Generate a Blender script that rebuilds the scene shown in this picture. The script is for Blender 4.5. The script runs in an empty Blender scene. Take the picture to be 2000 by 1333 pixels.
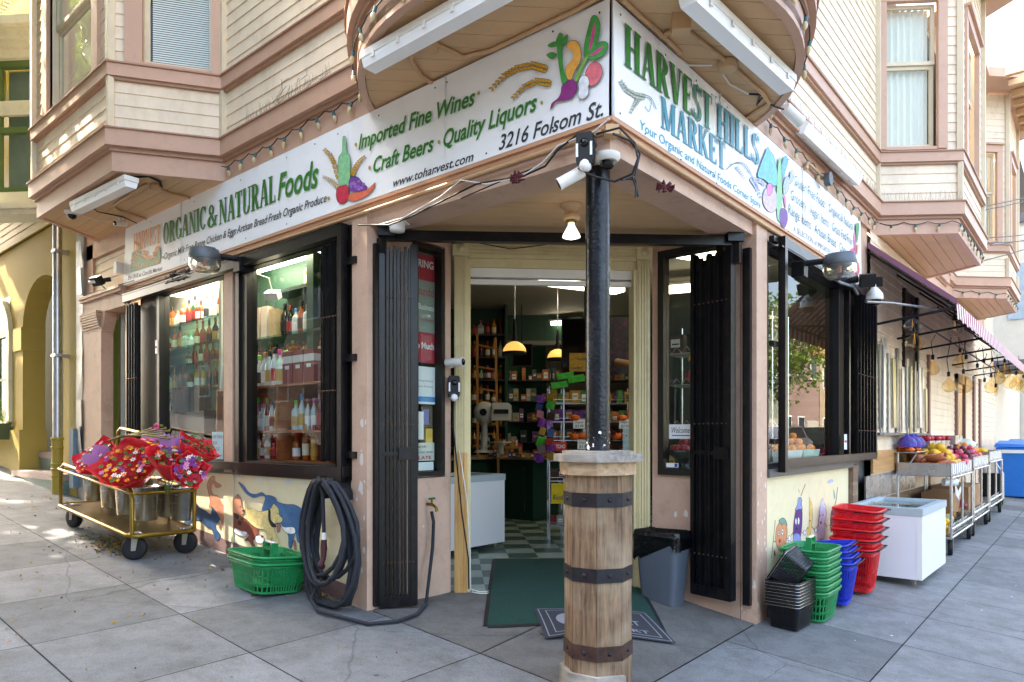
import bpy, math, random
from mathutils import Vector, Matrix
from math import sin, cos, pi, radians, sqrt, hypot, atan2
rnd = random.Random(11)
S = bpy.context.scene
# ---------------- camera ----------------
CAM = (1.9307, -3.0821, 1.41); FPX = 1356.6; HZ = 852.5
cam = bpy.data.cameras.new('camera'); co = bpy.data.objects.new('camera', cam); S.collection.objects.link(co)
co.location = CAM; co.rotation_euler = (radians(90), 0, math.asin(.6460))
cam.sensor_width = 36; cam.lens = FPX / 2000 * 36; cam.shift_y = (HZ - 666.5) / 2000
cam.clip_end = 600; cam.clip_start = .05
S.camera = co
# ---------------- world, sun, exposure ----------------
SUN_EL, SUN_AZ = 47, 252          # degrees; azimuth is where the light comes from, clockwise from +y
w = bpy.data.worlds.new('World'); S.world = w; w.use_nodes = True
nt = w.node_tree; bg = nt.nodes['Background']; sk = nt.nodes.new('ShaderNodeTexSky')
sk.sky_type = 'NISHITA'; sk.sun_disc = False; sk.sun_elevation = radians(SUN_EL); sk.sun_rotation = radians(SUN_AZ)
sk.air_density = 1.0; sk.dust_density = 4.5; sk.ozone_density = 1.0
nt.links.new(sk.outputs[0], bg.inputs[0]); bg.inputs[1].default_value = .15
sl = bpy.data.lights.new('sun', 'SUN'); so = bpy.data.objects.new('sun', sl); S.collection.objects.link(so)
sl.energy = 2.2; sl.angle = radians(.6); sl.color = (1, .95, .87)
_a = radians(SUN_AZ); _e = radians(SUN_EL)
_dir = Vector((sin(_a) * cos(_e), cos(_a) * cos(_e), sin(_e)))
so.rotation_euler = _dir.to_track_quat('Z', 'Y').to_euler()
S.view_settings.view_transform = 'Standard'; S.view_settings.look = 'None'
S.view_settings.exposure = 3.42; S.view_settings.gamma = 1
S.view_settings.use_white_balance = True; S.view_settings.white_balance_temperature = 7300
S.cycles.max_bounces = 8; S.cycles.transparent_max_bounces = 24; S.cycles.diffuse_bounces = 4
S.cycles.glossy_bounces = 4; S.cycles.sample_clamp_indirect = 6
S.cycles.use_denoising = True
# ---------------- survey helpers: photograph pixel -> point on a known real plane ----------------
_D = (-.6460, .7633); _R = (.7633, .6460)
def ray(px, py):
    a = (px - 1000) / FPX; return (_D[0] + a * _R[0], _D[1] + a * _R[1], -(py - HZ) / FPX)
def at(px, py, t):
    r = ray(px, py); return Vector([CAM[i] + t * r[i] for i in range(3)])
def onY(px, py, y=0.): r = ray(px, py); return at(px, py, (y - CAM[1]) / r[1])
def onX(px, py, x=0.): r = ray(px, py); return at(px, py, (x - CAM[0]) / r[0])
def onZ(px, py, z=0.): r = ray(px, py); return at(px, py, (z - CAM[2]) / r[2])
def gz(x, y): return -.087 * max(x, -30) + .012 * min(max(y, -2), 40)
def onG(px, py, off=0.):
    r = ray(px, py); t = (-.087 * CAM[0] + .012 * CAM[1] + off - CAM[2]) / (r[2] + .087 * r[0] - .012 * r[1]); return at(px, py, t)
# ---------------- materials ----------------
def lin(c):
    if isinstance(c, str): c = tuple(int(c[i:i + 2], 16) / 255 for i in (0, 2, 4))
    return tuple((x / 12.92 if x <= .04045 else ((x + .055) / 1.055) ** 2.4) for x in c) + (1,)
_mc = {}
def M(name, col, rough=.6, metal=0., var=.12, scale=6., bump=0., bscale=None, stretch=(1, 1, 1), emit=0., trans=0., spec=.5, dirt=None, dirts=2.5, dirta=.5, alpha=1., coat=0., world=False, ior=1.45):
    if name in _mc: return _mc[name]
    m = bpy.data.materials.new(name); m.use_nodes = True; t = m.node_tree; b = t.nodes['Principled BSDF']; L = t.links
    c = lin(col)
    tc = t.nodes.new('ShaderNodeTexCoord'); mp = t.nodes.new('ShaderNodeMapping'); mp.inputs['Scale'].default_value = stretch
    if world:
        g = t.nodes.new('ShaderNodeNewGeometry'); L.new(g.outputs['Position'], mp.inputs[0])
    else: L.new(tc.outputs['Object'], mp.inputs[0])
    if var > 0:
        n = t.nodes.new('ShaderNodeTexNoise'); n.inputs['Scale'].default_value = scale; n.inputs['Detail'].default_value = 6; n.inputs['Roughness'].default_value = .65
        L.new(mp.outputs[0], n.inputs[0])
        r = t.nodes.new('ShaderNodeValToRGB'); r.color_ramp.elements[0].position = .3; r.color_ramp.elements[1].position = .72
        r.color_ramp.elements[0].color = tuple(x * (1 - var) for x in c[:3]) + (1,)
        r.color_ramp.elements[1].color = tuple(min(1, x * (1 + var)) for x in c[:3]) + (1,)
        L.new(n.outputs['Fac'], r.inputs[0]); out = r.outputs[0]
        if dirt:
            n2 = t.nodes.new('ShaderNodeTexNoise'); n2.inputs['Scale'].default_value = dirts; n2.inputs['Detail'].default_value = 8; n2.inputs['Roughness'].default_value = .75
            L.new(mp.outputs[0], n2.inputs[0])
            r2 = t.nodes.new('ShaderNodeValToRGB'); r2.color_ramp.elements[0].position = .5; r2.color_ramp.elements[1].position = .78
            r2.color_ramp.elements[0].color = (0, 0, 0, 1); r2.color_ramp.elements[1].color = (dirta,) * 3 + (1,)
            L.new(n2.outputs['Fac'], r2.inputs[0]); mx = t.nodes.new('ShaderNodeMixRGB'); mx.inputs[2].default_value = lin(dirt)
            L.new(r2.outputs[0], mx.inputs[0]); L.new(out, mx.inputs[1]); out = mx.outputs[0]
        L.new(out, b.inputs['Base Color'])
        if rough < .9:
            mr = t.nodes.new('ShaderNodeMapRange'); mr.inputs[3].default_value = max(.02, rough - .1 * min(1, rough * 2)); mr.inputs[4].default_value = min(1, rough + .12)
            L.new(n.outputs['Fac'], mr.inputs[0]); L.new(mr.outputs[0], b.inputs['Roughness'])
        else: b.inputs['Roughness'].default_value = rough
    else:
        b.inputs['Base Color'].default_value = c; b.inputs['Roughness'].default_value = rough
    b.inputs['Metallic'].default_value = metal; b.inputs['Specular IOR Level'].default_value = spec; b.inputs['IOR'].default_value = ior
    b.inputs['Transmission Weight'].default_value = trans; b.inputs['Alpha'].default_value = alpha; b.inputs['Coat Weight'].default_value = coat
    if emit: b.inputs['Emission Color'].default_value = c; b.inputs['Emission Strength'].default_value = emit
    if bump:
        n3 = t.nodes.new('ShaderNodeTexNoise'); n3.inputs['Scale'].default_value = bscale or scale * 6; n3.inputs['Detail'].default_value = 5
        L.new(mp.outputs[0], n3.inputs[0]); bp = t.nodes.new('ShaderNodeBump'); bp.inputs['Strength'].default_value = bump; bp.inputs['Distance'].default_value = .01
        L.new(n3.outputs['Fac'], bp.inputs['Height']); L.new(bp.outputs[0], b.inputs['Normal'])
    _mc[name] = m; return m
def glassmat(name, tint=(1, 1, 1), refl=1.0, ior=1.52, rough=0.0):
    if name in _mc: return _mc[name]
    m = bpy.data.materials.new(name); m.use_nodes = True; t = m.node_tree; t.nodes.clear(); L = t.links
    o = t.nodes.new('ShaderNodeOutputMaterial'); tr = t.nodes.new('ShaderNodeBsdfTransparent'); gl = t.nodes.new('ShaderNodeBsdfGlossy')
    tr.inputs[0].default_value = tint + (1,); gl.inputs['Roughness'].default_value = rough
    fr = t.nodes.new('ShaderNodeFresnel'); fr.inputs[0].default_value = ior
    mu = t.nodes.new('ShaderNodeMath'); mu.operation = 'MULTIPLY'; mu.inputs[1].default_value = refl; mu.use_clamp = True
    mx = t.nodes.new('ShaderNodeMixShader'); L.new(fr.outputs[0], mu.inputs[0])
    ge = t.nodes.new('ShaderNodeNewGeometry'); ms = t.nodes.new('ShaderNodeMath'); ms.operation = 'SUBTRACT'; ms.inputs[0].default_value = 1; L.new(ge.outputs['Backfacing'], ms.inputs[1])
    m3 = t.nodes.new('ShaderNodeMath'); m3.operation = 'MULTIPLY'; L.new(mu.outputs[0], m3.inputs[0]); L.new(ms.outputs[0], m3.inputs[1]); L.new(m3.outputs[0], mx.inputs[0])
    L.new(tr.outputs[0], mx.inputs[1]); L.new(gl.outputs[0], mx.inputs[2]); L.new(mx.outputs[0], o.inputs[0]); _mc[name] = m; return m
def woodmat(name, c1, c2, scale=1., rough=.7, axis='z', c3=None):
    if name in _mc: return _mc[name]
    m = bpy.data.materials.new(name); m.use_nodes = True; t = m.node_tree; b = t.nodes['Principled BSDF']; L = t.links
    tc = t.nodes.new('ShaderNodeTexCoord'); mp = t.nodes.new('ShaderNodeMapping')
    mp.inputs['Scale'].default_value = {'z': (20 * scale, 20 * scale, 1.5 * scale), 'x': (.8 * scale, 14 * scale, 14 * scale), 'y': (14 * scale, .8 * scale, 14 * scale)}[axis]
    L.new(tc.outputs['Object'], mp.inputs[0]); n = t.nodes.new('ShaderNodeTexNoise'); n.inputs['Scale'].default_value = 2.2; n.inputs['Detail'].default_value = 9; n.inputs['Roughness'].default_value = .7; n.inputs['Distortion'].default_value = .6
    L.new(mp.outputs[0], n.inputs[0]); r = t.nodes.new('ShaderNodeValToRGB'); e = r.color_ramp.elements
    e[0].position = .33; e[0].color = lin(c1); e[1].position = .68; e[1].color = lin(c2)
    L.new(n.outputs['Fac'], r.inputs[0]); out = r.outputs[0]
    if c3:
        n2 = t.nodes.new('ShaderNodeTexNoise'); n2.inputs['Scale'].default_value = 3.5; n2.inputs['Detail'].default_value = 6; L.new(tc.outputs['Object'], n2.inputs[0])
        r2 = t.nodes.new('ShaderNodeValToRGB'); r2.color_ramp.elements[0].position = .45; r2.color_ramp.elements[1].position = .7; r2.color_ramp.elements[1].color = (.75, .75, .75, 1)
        L.new(n2.outputs['Fac'], r2.inputs[0]); mx = t.nodes.new('ShaderNodeMixRGB'); mx.inputs[2].default_value = lin(c3); L.new(r2.outputs[0], mx.inputs[0]); L.new(out, mx.inputs[1]); out = mx.outputs[0]
    L.new(out, b.inputs['Base Color']); b.inputs['Roughness'].default_value = rough
    bp = t.nodes.new('ShaderNodeBump'); bp.inputs['Strength'].default_value = .5; bp.inputs['Distance'].default_value = .004
    L.new(n.outputs['Fac'], bp.inputs['Height']); L.new(bp.outputs[0], b.inputs['Normal']); _mc[name] = m; return m
# ---------------- frames and mesh builder ----------------
class Fr:                                   # a vertical plane: u along it, z up, n outward
    def __init__(s, o, u):
        l = hypot(*u); s.o = Vector((o[0], o[1])); s.u = Vector((u[0] / l, u[1] / l)); s.n = Vector((s.u.y, -s.u.x))
    def p(s, u, z, n=0.):
        q = s.o + s.u * u + s.n * n; return Vector((q.x, q.y, z))
FL = Fr((0, 0), (1, 0)); FR = Fr((0, 0), (0, 1))
class MB:
    def __init__(s): s.v = []; s.f = []; s.mi = []; s.sm = []; s.m = 0; s.k = 0
    def add(s, vs, fs, smooth=False):
        b = len(s.v); s.v += [tuple(q) for q in vs]
        for f in fs: s.f.append([b + i for i in f]); s.mi.append(s.m); s.sm.append(smooth)
        return s
    def box(s, x0, y0, z0, x1, y1, z1):
        return s.hexa([(x0, y0, z0), (x1, y0, z0), (x1, y1, z0), (x0, y1, z0), (x0, y0, z1), (x1, y0, z1), (x1, y1, z1), (x0, y1, z1)])
    def hexa(s, p): return s.add(p, [(0, 3, 2, 1), (4, 5, 6, 7), (0, 1, 5, 4), (1, 2, 6, 5), (2, 3, 7, 6), (3, 0, 4, 7)])
    def fb(s, F, u0, u1, z0, z1, n0, n1, z0b=None):
        zz = z0 if z0b is None else z0b
        return s.hexa([F.p(u0, z0, n1), F.p(u1, zz, n1), F.p(u1, zz, n0), F.p(u0, z0, n0), F.p(u0, z1, n1), F.p(u1, z1, n1), F.p(u1, z1, n0), F.p(u0, z1, n0)])
    def cb(s, c, d, rz=0, rx=0, ry=0):      # centred box with rotation
        Rm = Matrix.Rotation(rz, 3, 'Z') @ Matrix.Rotation(ry, 3, 'Y') @ Matrix.Rotation(rx, 3, 'X'); c = Vector(c); h = Vector(d) / 2
        return s.hexa([c + Rm @ Vector((h.x * i, h.y * j, h.z * k)) for i, j, k in ((-1, -1, -1), (1, -1, -1), (1, 1, -1), (-1, 1, -1), (-1, -1, 1), (1, -1, 1), (1, 1, 1), (-1, 1, 1))])
    def quad(s, a, b, c, d): return s.add([a, b, c, d], [(0, 1, 2, 3)])
    def prism(s, pts, vec):                 # closed polygon extruded along vec
        n = len(pts); v = Vector(vec); P = [Vector(p) for p in pts]
        return s.add(P + [p + v for p in P], [tuple(range(n - 1, -1, -1)), tuple(range(n, 2 * n))] + [(i, (i + 1) % n, n + (i + 1) % n, n + i) for i in range(n)])
    def poly(s, pts): return s.add(pts, [tuple(range(len(pts)))])
    def tube(s, pts, r, n=8, closed=False, caps=True):
        P = [Vector(p) for p in pts]; rs = r if isinstance(r, (list, tuple)) else [r] * len(P); N = len(P); vs = []; prev = None
        for i, p in enumerate(P):
            a = P[i - 1] if (i > 0 or closed) else p; b = P[(i + 1) % N] if (i < N - 1 or closed) else p
            t = (b - a); t = t.normalized() if t.length > 1e-9 else Vector((0, 0, 1))
            if prev is None: prev = t.orthogonal().normalized()
            e = prev - t * prev.dot(t); e = e.normalized() if e.length > 1e-6 else t.orthogonal().normalized(); prev = e; g = t.cross(e)
            vs += [p + (e * cos(2 * pi * k / n) + g * sin(2 * pi * k / n)) * rs[i] for k in range(n)]
        fs = []
        for i in range(N if closed else N - 1):
            j = (i + 1) % N; fs += [(i * n + k, i * n + (k + 1) % n, j * n + (k + 1) % n, j * n + k) for k in range(n)]
        s.add(vs, fs, True)
        if caps and not closed: s.add(vs[:n], [tuple(range(n - 1, -1, -1))]); s.add(vs[-n:], [tuple(range(n))])
        return s
    def lathe(s, prof, c=(0, 0, 0), n=16, ax=None, smooth=True):   # prof: (r, h) up the axis
        c = Vector(c); q = Vector(ax).normalized().to_track_quat('Z', 'Y') if ax else None; vs = []; 
        for r, h in prof:
            for k in range(n):
                v = Vector((r * cos(2 * pi * k / n), r * sin(2 * pi * k / n), h)); vs.append(c + (q @ v if q else v))
        fs = [(i * n + k, i * n + (k + 1) % n, (i + 1) * n + (k + 1) % n, (i + 1) * n + k) for i in range(len(prof) - 1) for k in range(n)]
        s.add(vs, fs, smooth)
        if prof[0][0] > 1e-6: s.add(vs[:n], [tuple(range(n - 1, -1, -1))])
        if prof[-1][0] > 1e-6: s.add(vs[-n:], [tuple(range(n))])
        return s
    def ball(s, c, r, n=10, sz=1., sx=1., sy=1., ax=None):
        m = max(4, n // 2); b = len(s.v)
        s.lathe([(max(1e-7, r * sin(pi * i / m)), -r * sz * cos(pi * i / m)) for i in range(m + 1)], c, n, ax)
        if sx != 1 or sy != 1:
            for i in range(b, len(s.v)): v = s.v[i]; s.v[i] = (c[0] + (v[0] - c[0]) * sx, c[1] + (v[1] - c[1]) * sy, v[2])
        return s
    def xf(s, Mx):
        s.v = [tuple(Mx @ Vector(v)) for v in s.v]; return s
    def mesh(s, name, mats, off=(0, 0, 0)):
        me = bpy.data.meshes.new(name); me.from_pydata([(v[0] - off[0], v[1] - off[1], v[2] - off[2]) for v in s.v], [], s.f)
        for m in (mats if isinstance(mats, (list, tuple)) else [mats]): me.materials.append(m)
        me.polygons.foreach_set('material_index', s.mi); me.polygons.foreach_set('use_smooth', s.sm); me.update(); return me
W = {}
def tag(o, label=None, cat=None, group=None, kind=None):
    if label: o['label'] = label
    if cat: o['category'] = cat
    if group: o['group'] = group
    if kind: o['kind'] = kind
    return o
def T(name, label, cat, loc=(0, 0, 0), group=None):
    o = bpy.data.objects.new(name, None); o.empty_display_size = .1; S.collection.objects.link(o); o.location = loc; W[o] = Vector(loc); return tag(o, label, cat, group)
def part(name, mb, mat, par, label=None, kind=None):       # geometry given in the same space the parent's location is in
    o = bpy.data.objects.new(name, mb.mesh(name, mat, W[par])); S.collection.objects.link(o); o.parent = par; W[o] = W[par]
    return tag(o, label, kind=kind)
def solo(name, label, cat, mb, mat, group=None, kind=None):
    xs, ys, zs = zip(*mb.v); c = ((min(xs) + max(xs)) / 2, (min(ys) + max(ys)) / 2, min(zs))
    o = bpy.data.objects.new(name, mb.mesh(name, mat, c)); S.collection.objects.link(o); o.location = c; W[o] = Vector(c)
    return tag(o, label, cat, group, kind)
def dup(o, loc=None, rot=None, label=None, par=None, scale=None, group=None):
    c = o.copy(); S.collection.objects.link(c)
    if par: c.parent = par
    if loc is not None: c.location = loc
    if rot is not None: c.rotation_euler = rot if isinstance(rot, (tuple, list)) else (0, 0, rot)
    if scale: c.scale = (scale,) * 3 if not isinstance(scale, tuple) else scale
    if label: c['label'] = label
    if group: c['group'] = group
    for ch in list(o.children):
        if ch is not c: dup(ch, par=c)
    return c
ORD = 'first second third fourth fifth sixth seventh eighth ninth tenth eleventh twelfth thirteenth fourteenth fifteenth sixteenth seventeenth eighteenth nineteenth twentieth'.split()
def siding(mb, F, u0, u1, z0, z1, step=.108, n=0., holes=(), depth=.0085):
    k = 0; z = z0
    while z < z1 - 1e-4:
        zt = min(z + step, z1); cuts = [(u0, u1)]
        for h in holes:
            if z + step * .5 > h[2] and z + step * .5 < h[3]:
                nc = []
                for a, b in cuts:
                    if h[1] <= a or h[0] >= b: nc.append((a, b)); continue
                    if h[0] > a: nc.append((a, h[0]))
                    if h[1] < b: nc.append((h[1], b))
                cuts = nc
        for a, b in cuts:
            mb.quad(F.p(a, z, n + depth), F.p(b, z, n + depth), F.p(b, zt, n), F.p(a, zt, n))
            mb.quad(F.p(a, z, n), F.p(b, z, n), F.p(b, z, n + depth), F.p(a, z, n + depth))
        z = zt
_tc = {}
def glyphs(s, bold=0., shear=0.):
    k = (s, bold, shear)
    if k not in _tc:
        cu = bpy.data.curves.new('t', 'FONT'); cu.body = s; cu.size = 1; cu.offset = bold; cu.shear = shear; cu.resolution_u = 3
        o = bpy.data.objects.new('t', cu); me = bpy.data.meshes.new_from_object(o)
        vs = [(v.co.x, v.co.y) for v in me.vertices]; lim = len(s) * .95 + 1; fs = [tuple(p.vertices) for p in me.polygons]; fs = [f for f in fs if all(-1 < vs[i][0] < lim and -1 < vs[i][1] < 2 for i in f)]
        bpy.data.objects.remove(o); bpy.data.curves.remove(cu); bpy.data.meshes.remove(me); _tc[k] = (vs, fs)
    return _tc[k]
def text(mb, s, P0, P1, h, nrm, up=(0, 0, 1), bold=0., shear=0., off=.003, flipw=False, z=0):
    """flat lettering from P0 to P1 (baseline ends), capital height h, lifted off the surface along nrm"""
    vs, fs = glyphs(s, bold, shear); us = {i for f in fs for i in f}; x0 = min(vs[i][0] for i in us); x1 = max(vs[i][0] for i in us)
    P0 = Vector(P0); P1 = Vector(P1); d = P1 - P0; up = Vector(up); n = Vector(nrm) * off; k = h / .73
    mb.add([P0 + d * ((x - x0) / (x1 - x0)) + up * (y * k) + n for x, y in vs], fs); return mb
# ---------------- material list ----------------
PINK = M('mauve_brown_paint', 'C6A48D', .55, var=.09, scale=3, bump=.25, bscale=40, dirt='7E6454', dirts=5.5, dirta=.5, world=True)
PINKT = M('rose_trim_paint', 'C7A088', .5, var=.07, scale=3, dirt='8C7062', dirts=6, dirta=.4, world=True)
PINKD = M('mauve_plinth_paint', '7C6260', .6, var=.15, scale=5, dirt='A59A92', dirts=8, dirta=.5, world=True)
TAN = M('tan_soffit_paint', 'C9A67E', .6, var=.06, scale=2, dirt='A5814F', dirts=3, dirta=.3, world=True)
CREAM = M('cream_siding_paint', 'E9D7BD', .55, var=.09, scale=3.5, dirt='A38C72', dirts=3.2, dirta=.5, world=True, stretch=(1, 1, .5))
SASH = M('cream_sash_paint', 'D9CBB0', .5, var=.08, world=True)
YTRIM = M('pale_yellow_trim_paint', 'D2C394', .5, var=.06, dirt='8F7B4C', dirts=5, dirta=.4, world=True)
MURAL = M('yellow_mural_ground', 'E8DAB2', .6, var=.04, scale=2, bump=.1, bscale=50, dirt='C9AE7C', dirts=6, dirta=.35, world=True)
BLK = M('black_gloss_metal', '101114', .28, .2, var=.5, scale=14, dirt='4A3A30', dirts=12, dirta=.35)
BLKM = M('black_satin_metal', '18191C', .45, .3, var=.3, scale=20)
FRAME = M('black_window_frame', '17140F', .35, var=.3)
GREY = M('grey_sill_metal', '5F6062', .45, .3, var=.25, scale=12, world=True)
WHITE = M('white_paint', 'ECEDEC', .45, var=.02)
SIGNW = M('white_sign_board', 'EEF0F0', .4, var=.02, scale=2, dirt='C8C4B8', dirts=4, dirta=.25, world=True)
STEEL = M('stainless_steel', 'C6C8CA', .25, .95, var=.12, scale=8)
CHROME = M('bright_steel', 'D8D9DA', .12, 1., var=.05)
GALV = M('galvanised_pipe', 'B9BDC4', .3, .9, var=.15, scale=10)
BRONZE = M('bronze_tube_paint', '8C7128', .3, .75, var=.12, scale=10)
RUBB = M('black_rubber', '1B1B1D', .65, var=.3, scale=18)
PVC = M('off_white_plastic', 'E4E2DA', .45, var=.05)
DGREEN = M('dark_green_interior_paint', '28503F', .5, var=.12, scale=3, world=True)
DGREEN2 = M('dark_green_joinery', '1E4034', .45, var=.15, scale=4, world=True)
WIRE = M('black_cable', '141416', .5, var=0)
WIREW = M('white_cable', 'D8D6CE', .5, var=0)
YEL = M('mustard_stucco', 'A8934A', .75, var=.08, scale=2, bump=.35, bscale=90, dirt='8A7430', dirts=2, dirta=.4, world=True)
YELD = M('mustard_trim_paint', 'A48C36', .6, var=.08, world=True)
OLIVE = M('olive_green_paint', '4B5834', .55, var=.06, scale=2, world=True)
GGREEN = M('green_frame_paint', '5A7040', .5, var=.1, world=True)
CREAMW = M('cream_ornament_paint', 'DAD6BE', .55, var=.06, dirt='8F8C70', dirts=7, dirta=.4, world=True)
GLASS = glassmat('window_glass', (.93, .96, .95), 1.0, 1.5)
GLASSR = glassmat('shop_window_glass', (.92, .95, .94), .85, 1.5)
DARK = M('dark_void_paint', '0B0D0C', .8, var=0)
BLIND = M('pale_blind', 'ECEBE6', .5, var=.03)
CURT = M('pale_curtain', 'F4F0E6', .7, var=.06, scale=5, stretch=(8, 8, .3))
MARB = M('grey_marble', '9AA0AB', .3, var=.2, scale=5, dirt='4E525A', dirts=9, dirta=.6, world=True)
GRAN = M('pink_granite', 'A08D88', .5, var=.35, scale=60, world=True)
GRANG = M('green_marble', '6F857A', .4, var=.4, scale=25, world=True)
# ---------------- ground, slabs, streets ----------------
def concrete(name, col):
    m = bpy.data.materials.new(name); m.use_nodes = True; t = m.node_tree; b = t.nodes['Principled BSDF']; L = t.links; N = t.nodes.new; g = N('ShaderNodeNewGeometry'); out = None
    def noise(sc, det=6, ro=.6): n = N('ShaderNodeTexNoise'); n.inputs['Scale'].default_value = sc; n.inputs['Detail'].default_value = det; n.inputs['Roughness'].default_value = ro; L.new(g.outputs['Position'], n.inputs[0]); return n.outputs['Fac']
    def ramp(f, p0, p1, c0, c1): r = N('ShaderNodeValToRGB'); r.color_ramp.elements[0].position = p0; r.color_ramp.elements[1].position = p1; r.color_ramp.elements[0].color = c0; r.color_ramp.elements[1].color = c1; L.new(f, r.inputs[0]); return r.outputs[0]
    def mult(a, c): x = N('ShaderNodeMixRGB'); x.blend_type = 'MULTIPLY'; x.inputs[0].default_value = 1; L.new(a, x.inputs[1]); L.new(c, x.inputs[2]); return x.outputs[0]
    c = lin(col); G = lambda v: (v, v, v, 1)
    out = ramp(noise(.7, 5), .3, .7, tuple(x * .84 for x in c[:3]) + (1,), tuple(x * 1.14 for x in c[:3]) + (1,))
    out = mult(out, ramp(noise(4.5, 9, .75), .42, .68, (1, 1, 1, 1), (.62, .61, .58, 1)))
    out = mult(out, ramp(noise(110, 3, .7), .3, .7, G(.72), G(1.18)))
    v = N('ShaderNodeTexVoronoi'); v.inputs['Scale'].default_value = 1.9; L.new(g.outputs['Position'], v.inputs['Vector']); out = mult(out, ramp(v.outputs['Distance'], .028, .04, G(.45), G(1)))
    v2 = N('ShaderNodeTexVoronoi'); v2.feature = 'DISTANCE_TO_EDGE'; v2.inputs['Scale'].default_value = .55; mp = N('ShaderNodeMixRGB'); mp.inputs[0].default_value = .12; L.new(g.outputs['Position'], mp.inputs[1]); nn = N('ShaderNodeTexNoise'); nn.inputs['Scale'].default_value = 2.5; nn.inputs['Detail'].default_value = 6; L.new(g.outputs['Position'], nn.inputs[0]); L.new(nn.outputs['Color'], mp.inputs[2]); L.new(mp.outputs[0], v2.inputs['Vector']); out = mult(out, ramp(v2.outputs['Distance'], .0, .0035, G(.62), G(1)))
    L.new(out, b.inputs['Base Color']); b.inputs['Roughness'].default_value = .82
    bp = N('ShaderNodeBump'); bp.inputs['Strength'].default_value = .35; bp.inputs['Distance'].default_value = .004; L.new(noise(140, 4), bp.inputs['Height']); L.new(bp.outputs[0], b.inputs['Normal']); return m
CON = [concrete('concrete_slab_a', '818384'), concrete('concrete_slab_b', '777A7B'), concrete('concrete_slab_c', '6C6F70')]
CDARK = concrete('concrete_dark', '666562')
JOINT = M('dirt_joint', '35342C', .95, var=.4, scale=20, dirt='4D5A2E', dirts=5, dirta=.7, world=True)
ASPH = M('asphalt', '4A4A4B', .9, var=.25, scale=30, bump=.3, bscale=200, world=True)
g = MB(); xs = [-30, -14, -9, -7.75, -7.6, -4, -2, -.3, -.1, 0, 2, 4, 8, 14, 30, 60, 120]; ys = [-60, -30, -14, -8, -4, -2, 0, .2, .3, 2, 6, 14, 30, 40, 80, 150]
def hz(x, y): return gz(x, y) - (.16 if (x < -7.7 or x > -.2 or y < .25 or y > 16) else 1.)
gx = [-150] + xs; 
for i in range(len(gx) - 1):
    for j in range(len(ys) - 1):
        a, b, c, d = gx[i], gx[i + 1], ys[j], ys[j + 1]; g.quad((a, c, hz(a, c)), (b, c, hz(b, c)), (b, d, hz(b, d)), (a, d, hz(a, d)))
solo('road', None, None, g, ASPH, kind='structure')
RF = [(-2.02, .04, .178), (0, .04, 0), (0, 1.985, .024), (-.86, 1.985, .15), (-2.02, .84, .165)]   # recess floor outline
def rfz(x, y):                              # paving height in the entrance recess
    a = gz(x, y); t = max(0., min(1., min(-x, y - .04) / .85)); return a + (.165 - a) * t * t * (3 - 2 * t)
pv = MB(); gx = [-12.5 + .0] ; XL = [-.96 - .89 * i for i in range(14)][::-1]; 
XL = [x for x in XL] + [-.01, .88, 1.77, 2.66, 3.55]; YL = [-3.5, -2.67, -1.83, -.98, .03]; YR = [.03, 1.46, 2.39, 3.28, 4.17, 5.06, 5.95, 6.84, 7.73, 8.62, 9.51, 10.4, 11.3, 12.2, 13.1, 14, 15, 16, 17, 18, 20, 22, 25, 28]
sg = .004
def slab(x0, x1, y0, y1, m=None):
    pv.m = m if m is not None else rnd.choice([0, 0, 1, 1, 2])
    a, b, c, d = x0 + sg, x1 - sg, y0 + sg, y1 - sg
    for i in range(2):
        for j in range(2):
            u0 = a + (b - a) * i / 2; u1 = a + (b - a) * (i + 1) / 2; v0 = c + (d - c) * j / 2; v1 = c + (d - c) * (j + 1) / 2
            pv.quad((u0, v0, gz(u0, v0)), (u1, v0, gz(u1, v0)), (u1, v1, gz(u1, v1)), (u0, v1, gz(u0, v1)))
for i in range(len(XL) - 1):
    for j in range(len(YL) - 1):
        slab(XL[i], XL[i + 1], YL[j], YL[j + 1], 1 if (j == 3 and XL[i + 1] < -3) else None)
for i in range(len(XL) - 1):
    if XL[i] > -.1:
        for j in range(len(YR) - 1): slab(XL[i], XL[i + 1], YR[j], YR[j + 1], (2 if XL[i] < .5 and j == 1 else None))
# recess paving (darker, patched)
def rtri(poly, m):
    pv.m = m; n = 7
    # fan of small quads by barycentric subdivision of the polygon
    c = (sum(p[0] for p in poly) / len(poly), sum(p[1] for p in poly) / len(poly))
    for k in range(len(poly)):
        a, b = poly[k], poly[(k + 1) % len(poly)]
        for i in range(n):
            t0, t1 = i / n, (i + 1) / n
            q = [(c[0] + (a[0] - c[0]) * t0, c[1] + (a[1] - c[1]) * t0), (c[0] + (a[0] - c[0]) * t1, c[1] + (a[1] - c[1]) * t1), (c[0] + (b[0] - c[0]) * t1, c[1] + (b[1] - c[1]) * t1), (c[0] + (b[0] - c[0]) * t0, c[1] + (b[1] - c[1]) * t0)]
            if i == 0: q = q[1:3] + [q[0]]
            pv.poly([(x, y, rfz(x, y)) for x, y in q])
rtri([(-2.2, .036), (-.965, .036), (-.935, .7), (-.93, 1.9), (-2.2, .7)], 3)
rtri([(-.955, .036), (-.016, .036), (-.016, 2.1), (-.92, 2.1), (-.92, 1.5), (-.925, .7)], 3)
solo('pavement', None, None, pv, CON + [CDARK], kind='structure')
jb = MB()
for a, b in zip([-14, -10, -7, -4, -2, 0, 2], [-10, -7, -4, -2, 0, 2, 3.6]):
    for c, d in ((-3.52, -2), (-2, 0), (0, .1)): jb.quad((a, c, gz(a, c) - .012), (b, c, gz(b, c) - .012), (b, d, gz(b, d) - .012), (a, d, gz(a, d) - .012))
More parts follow.
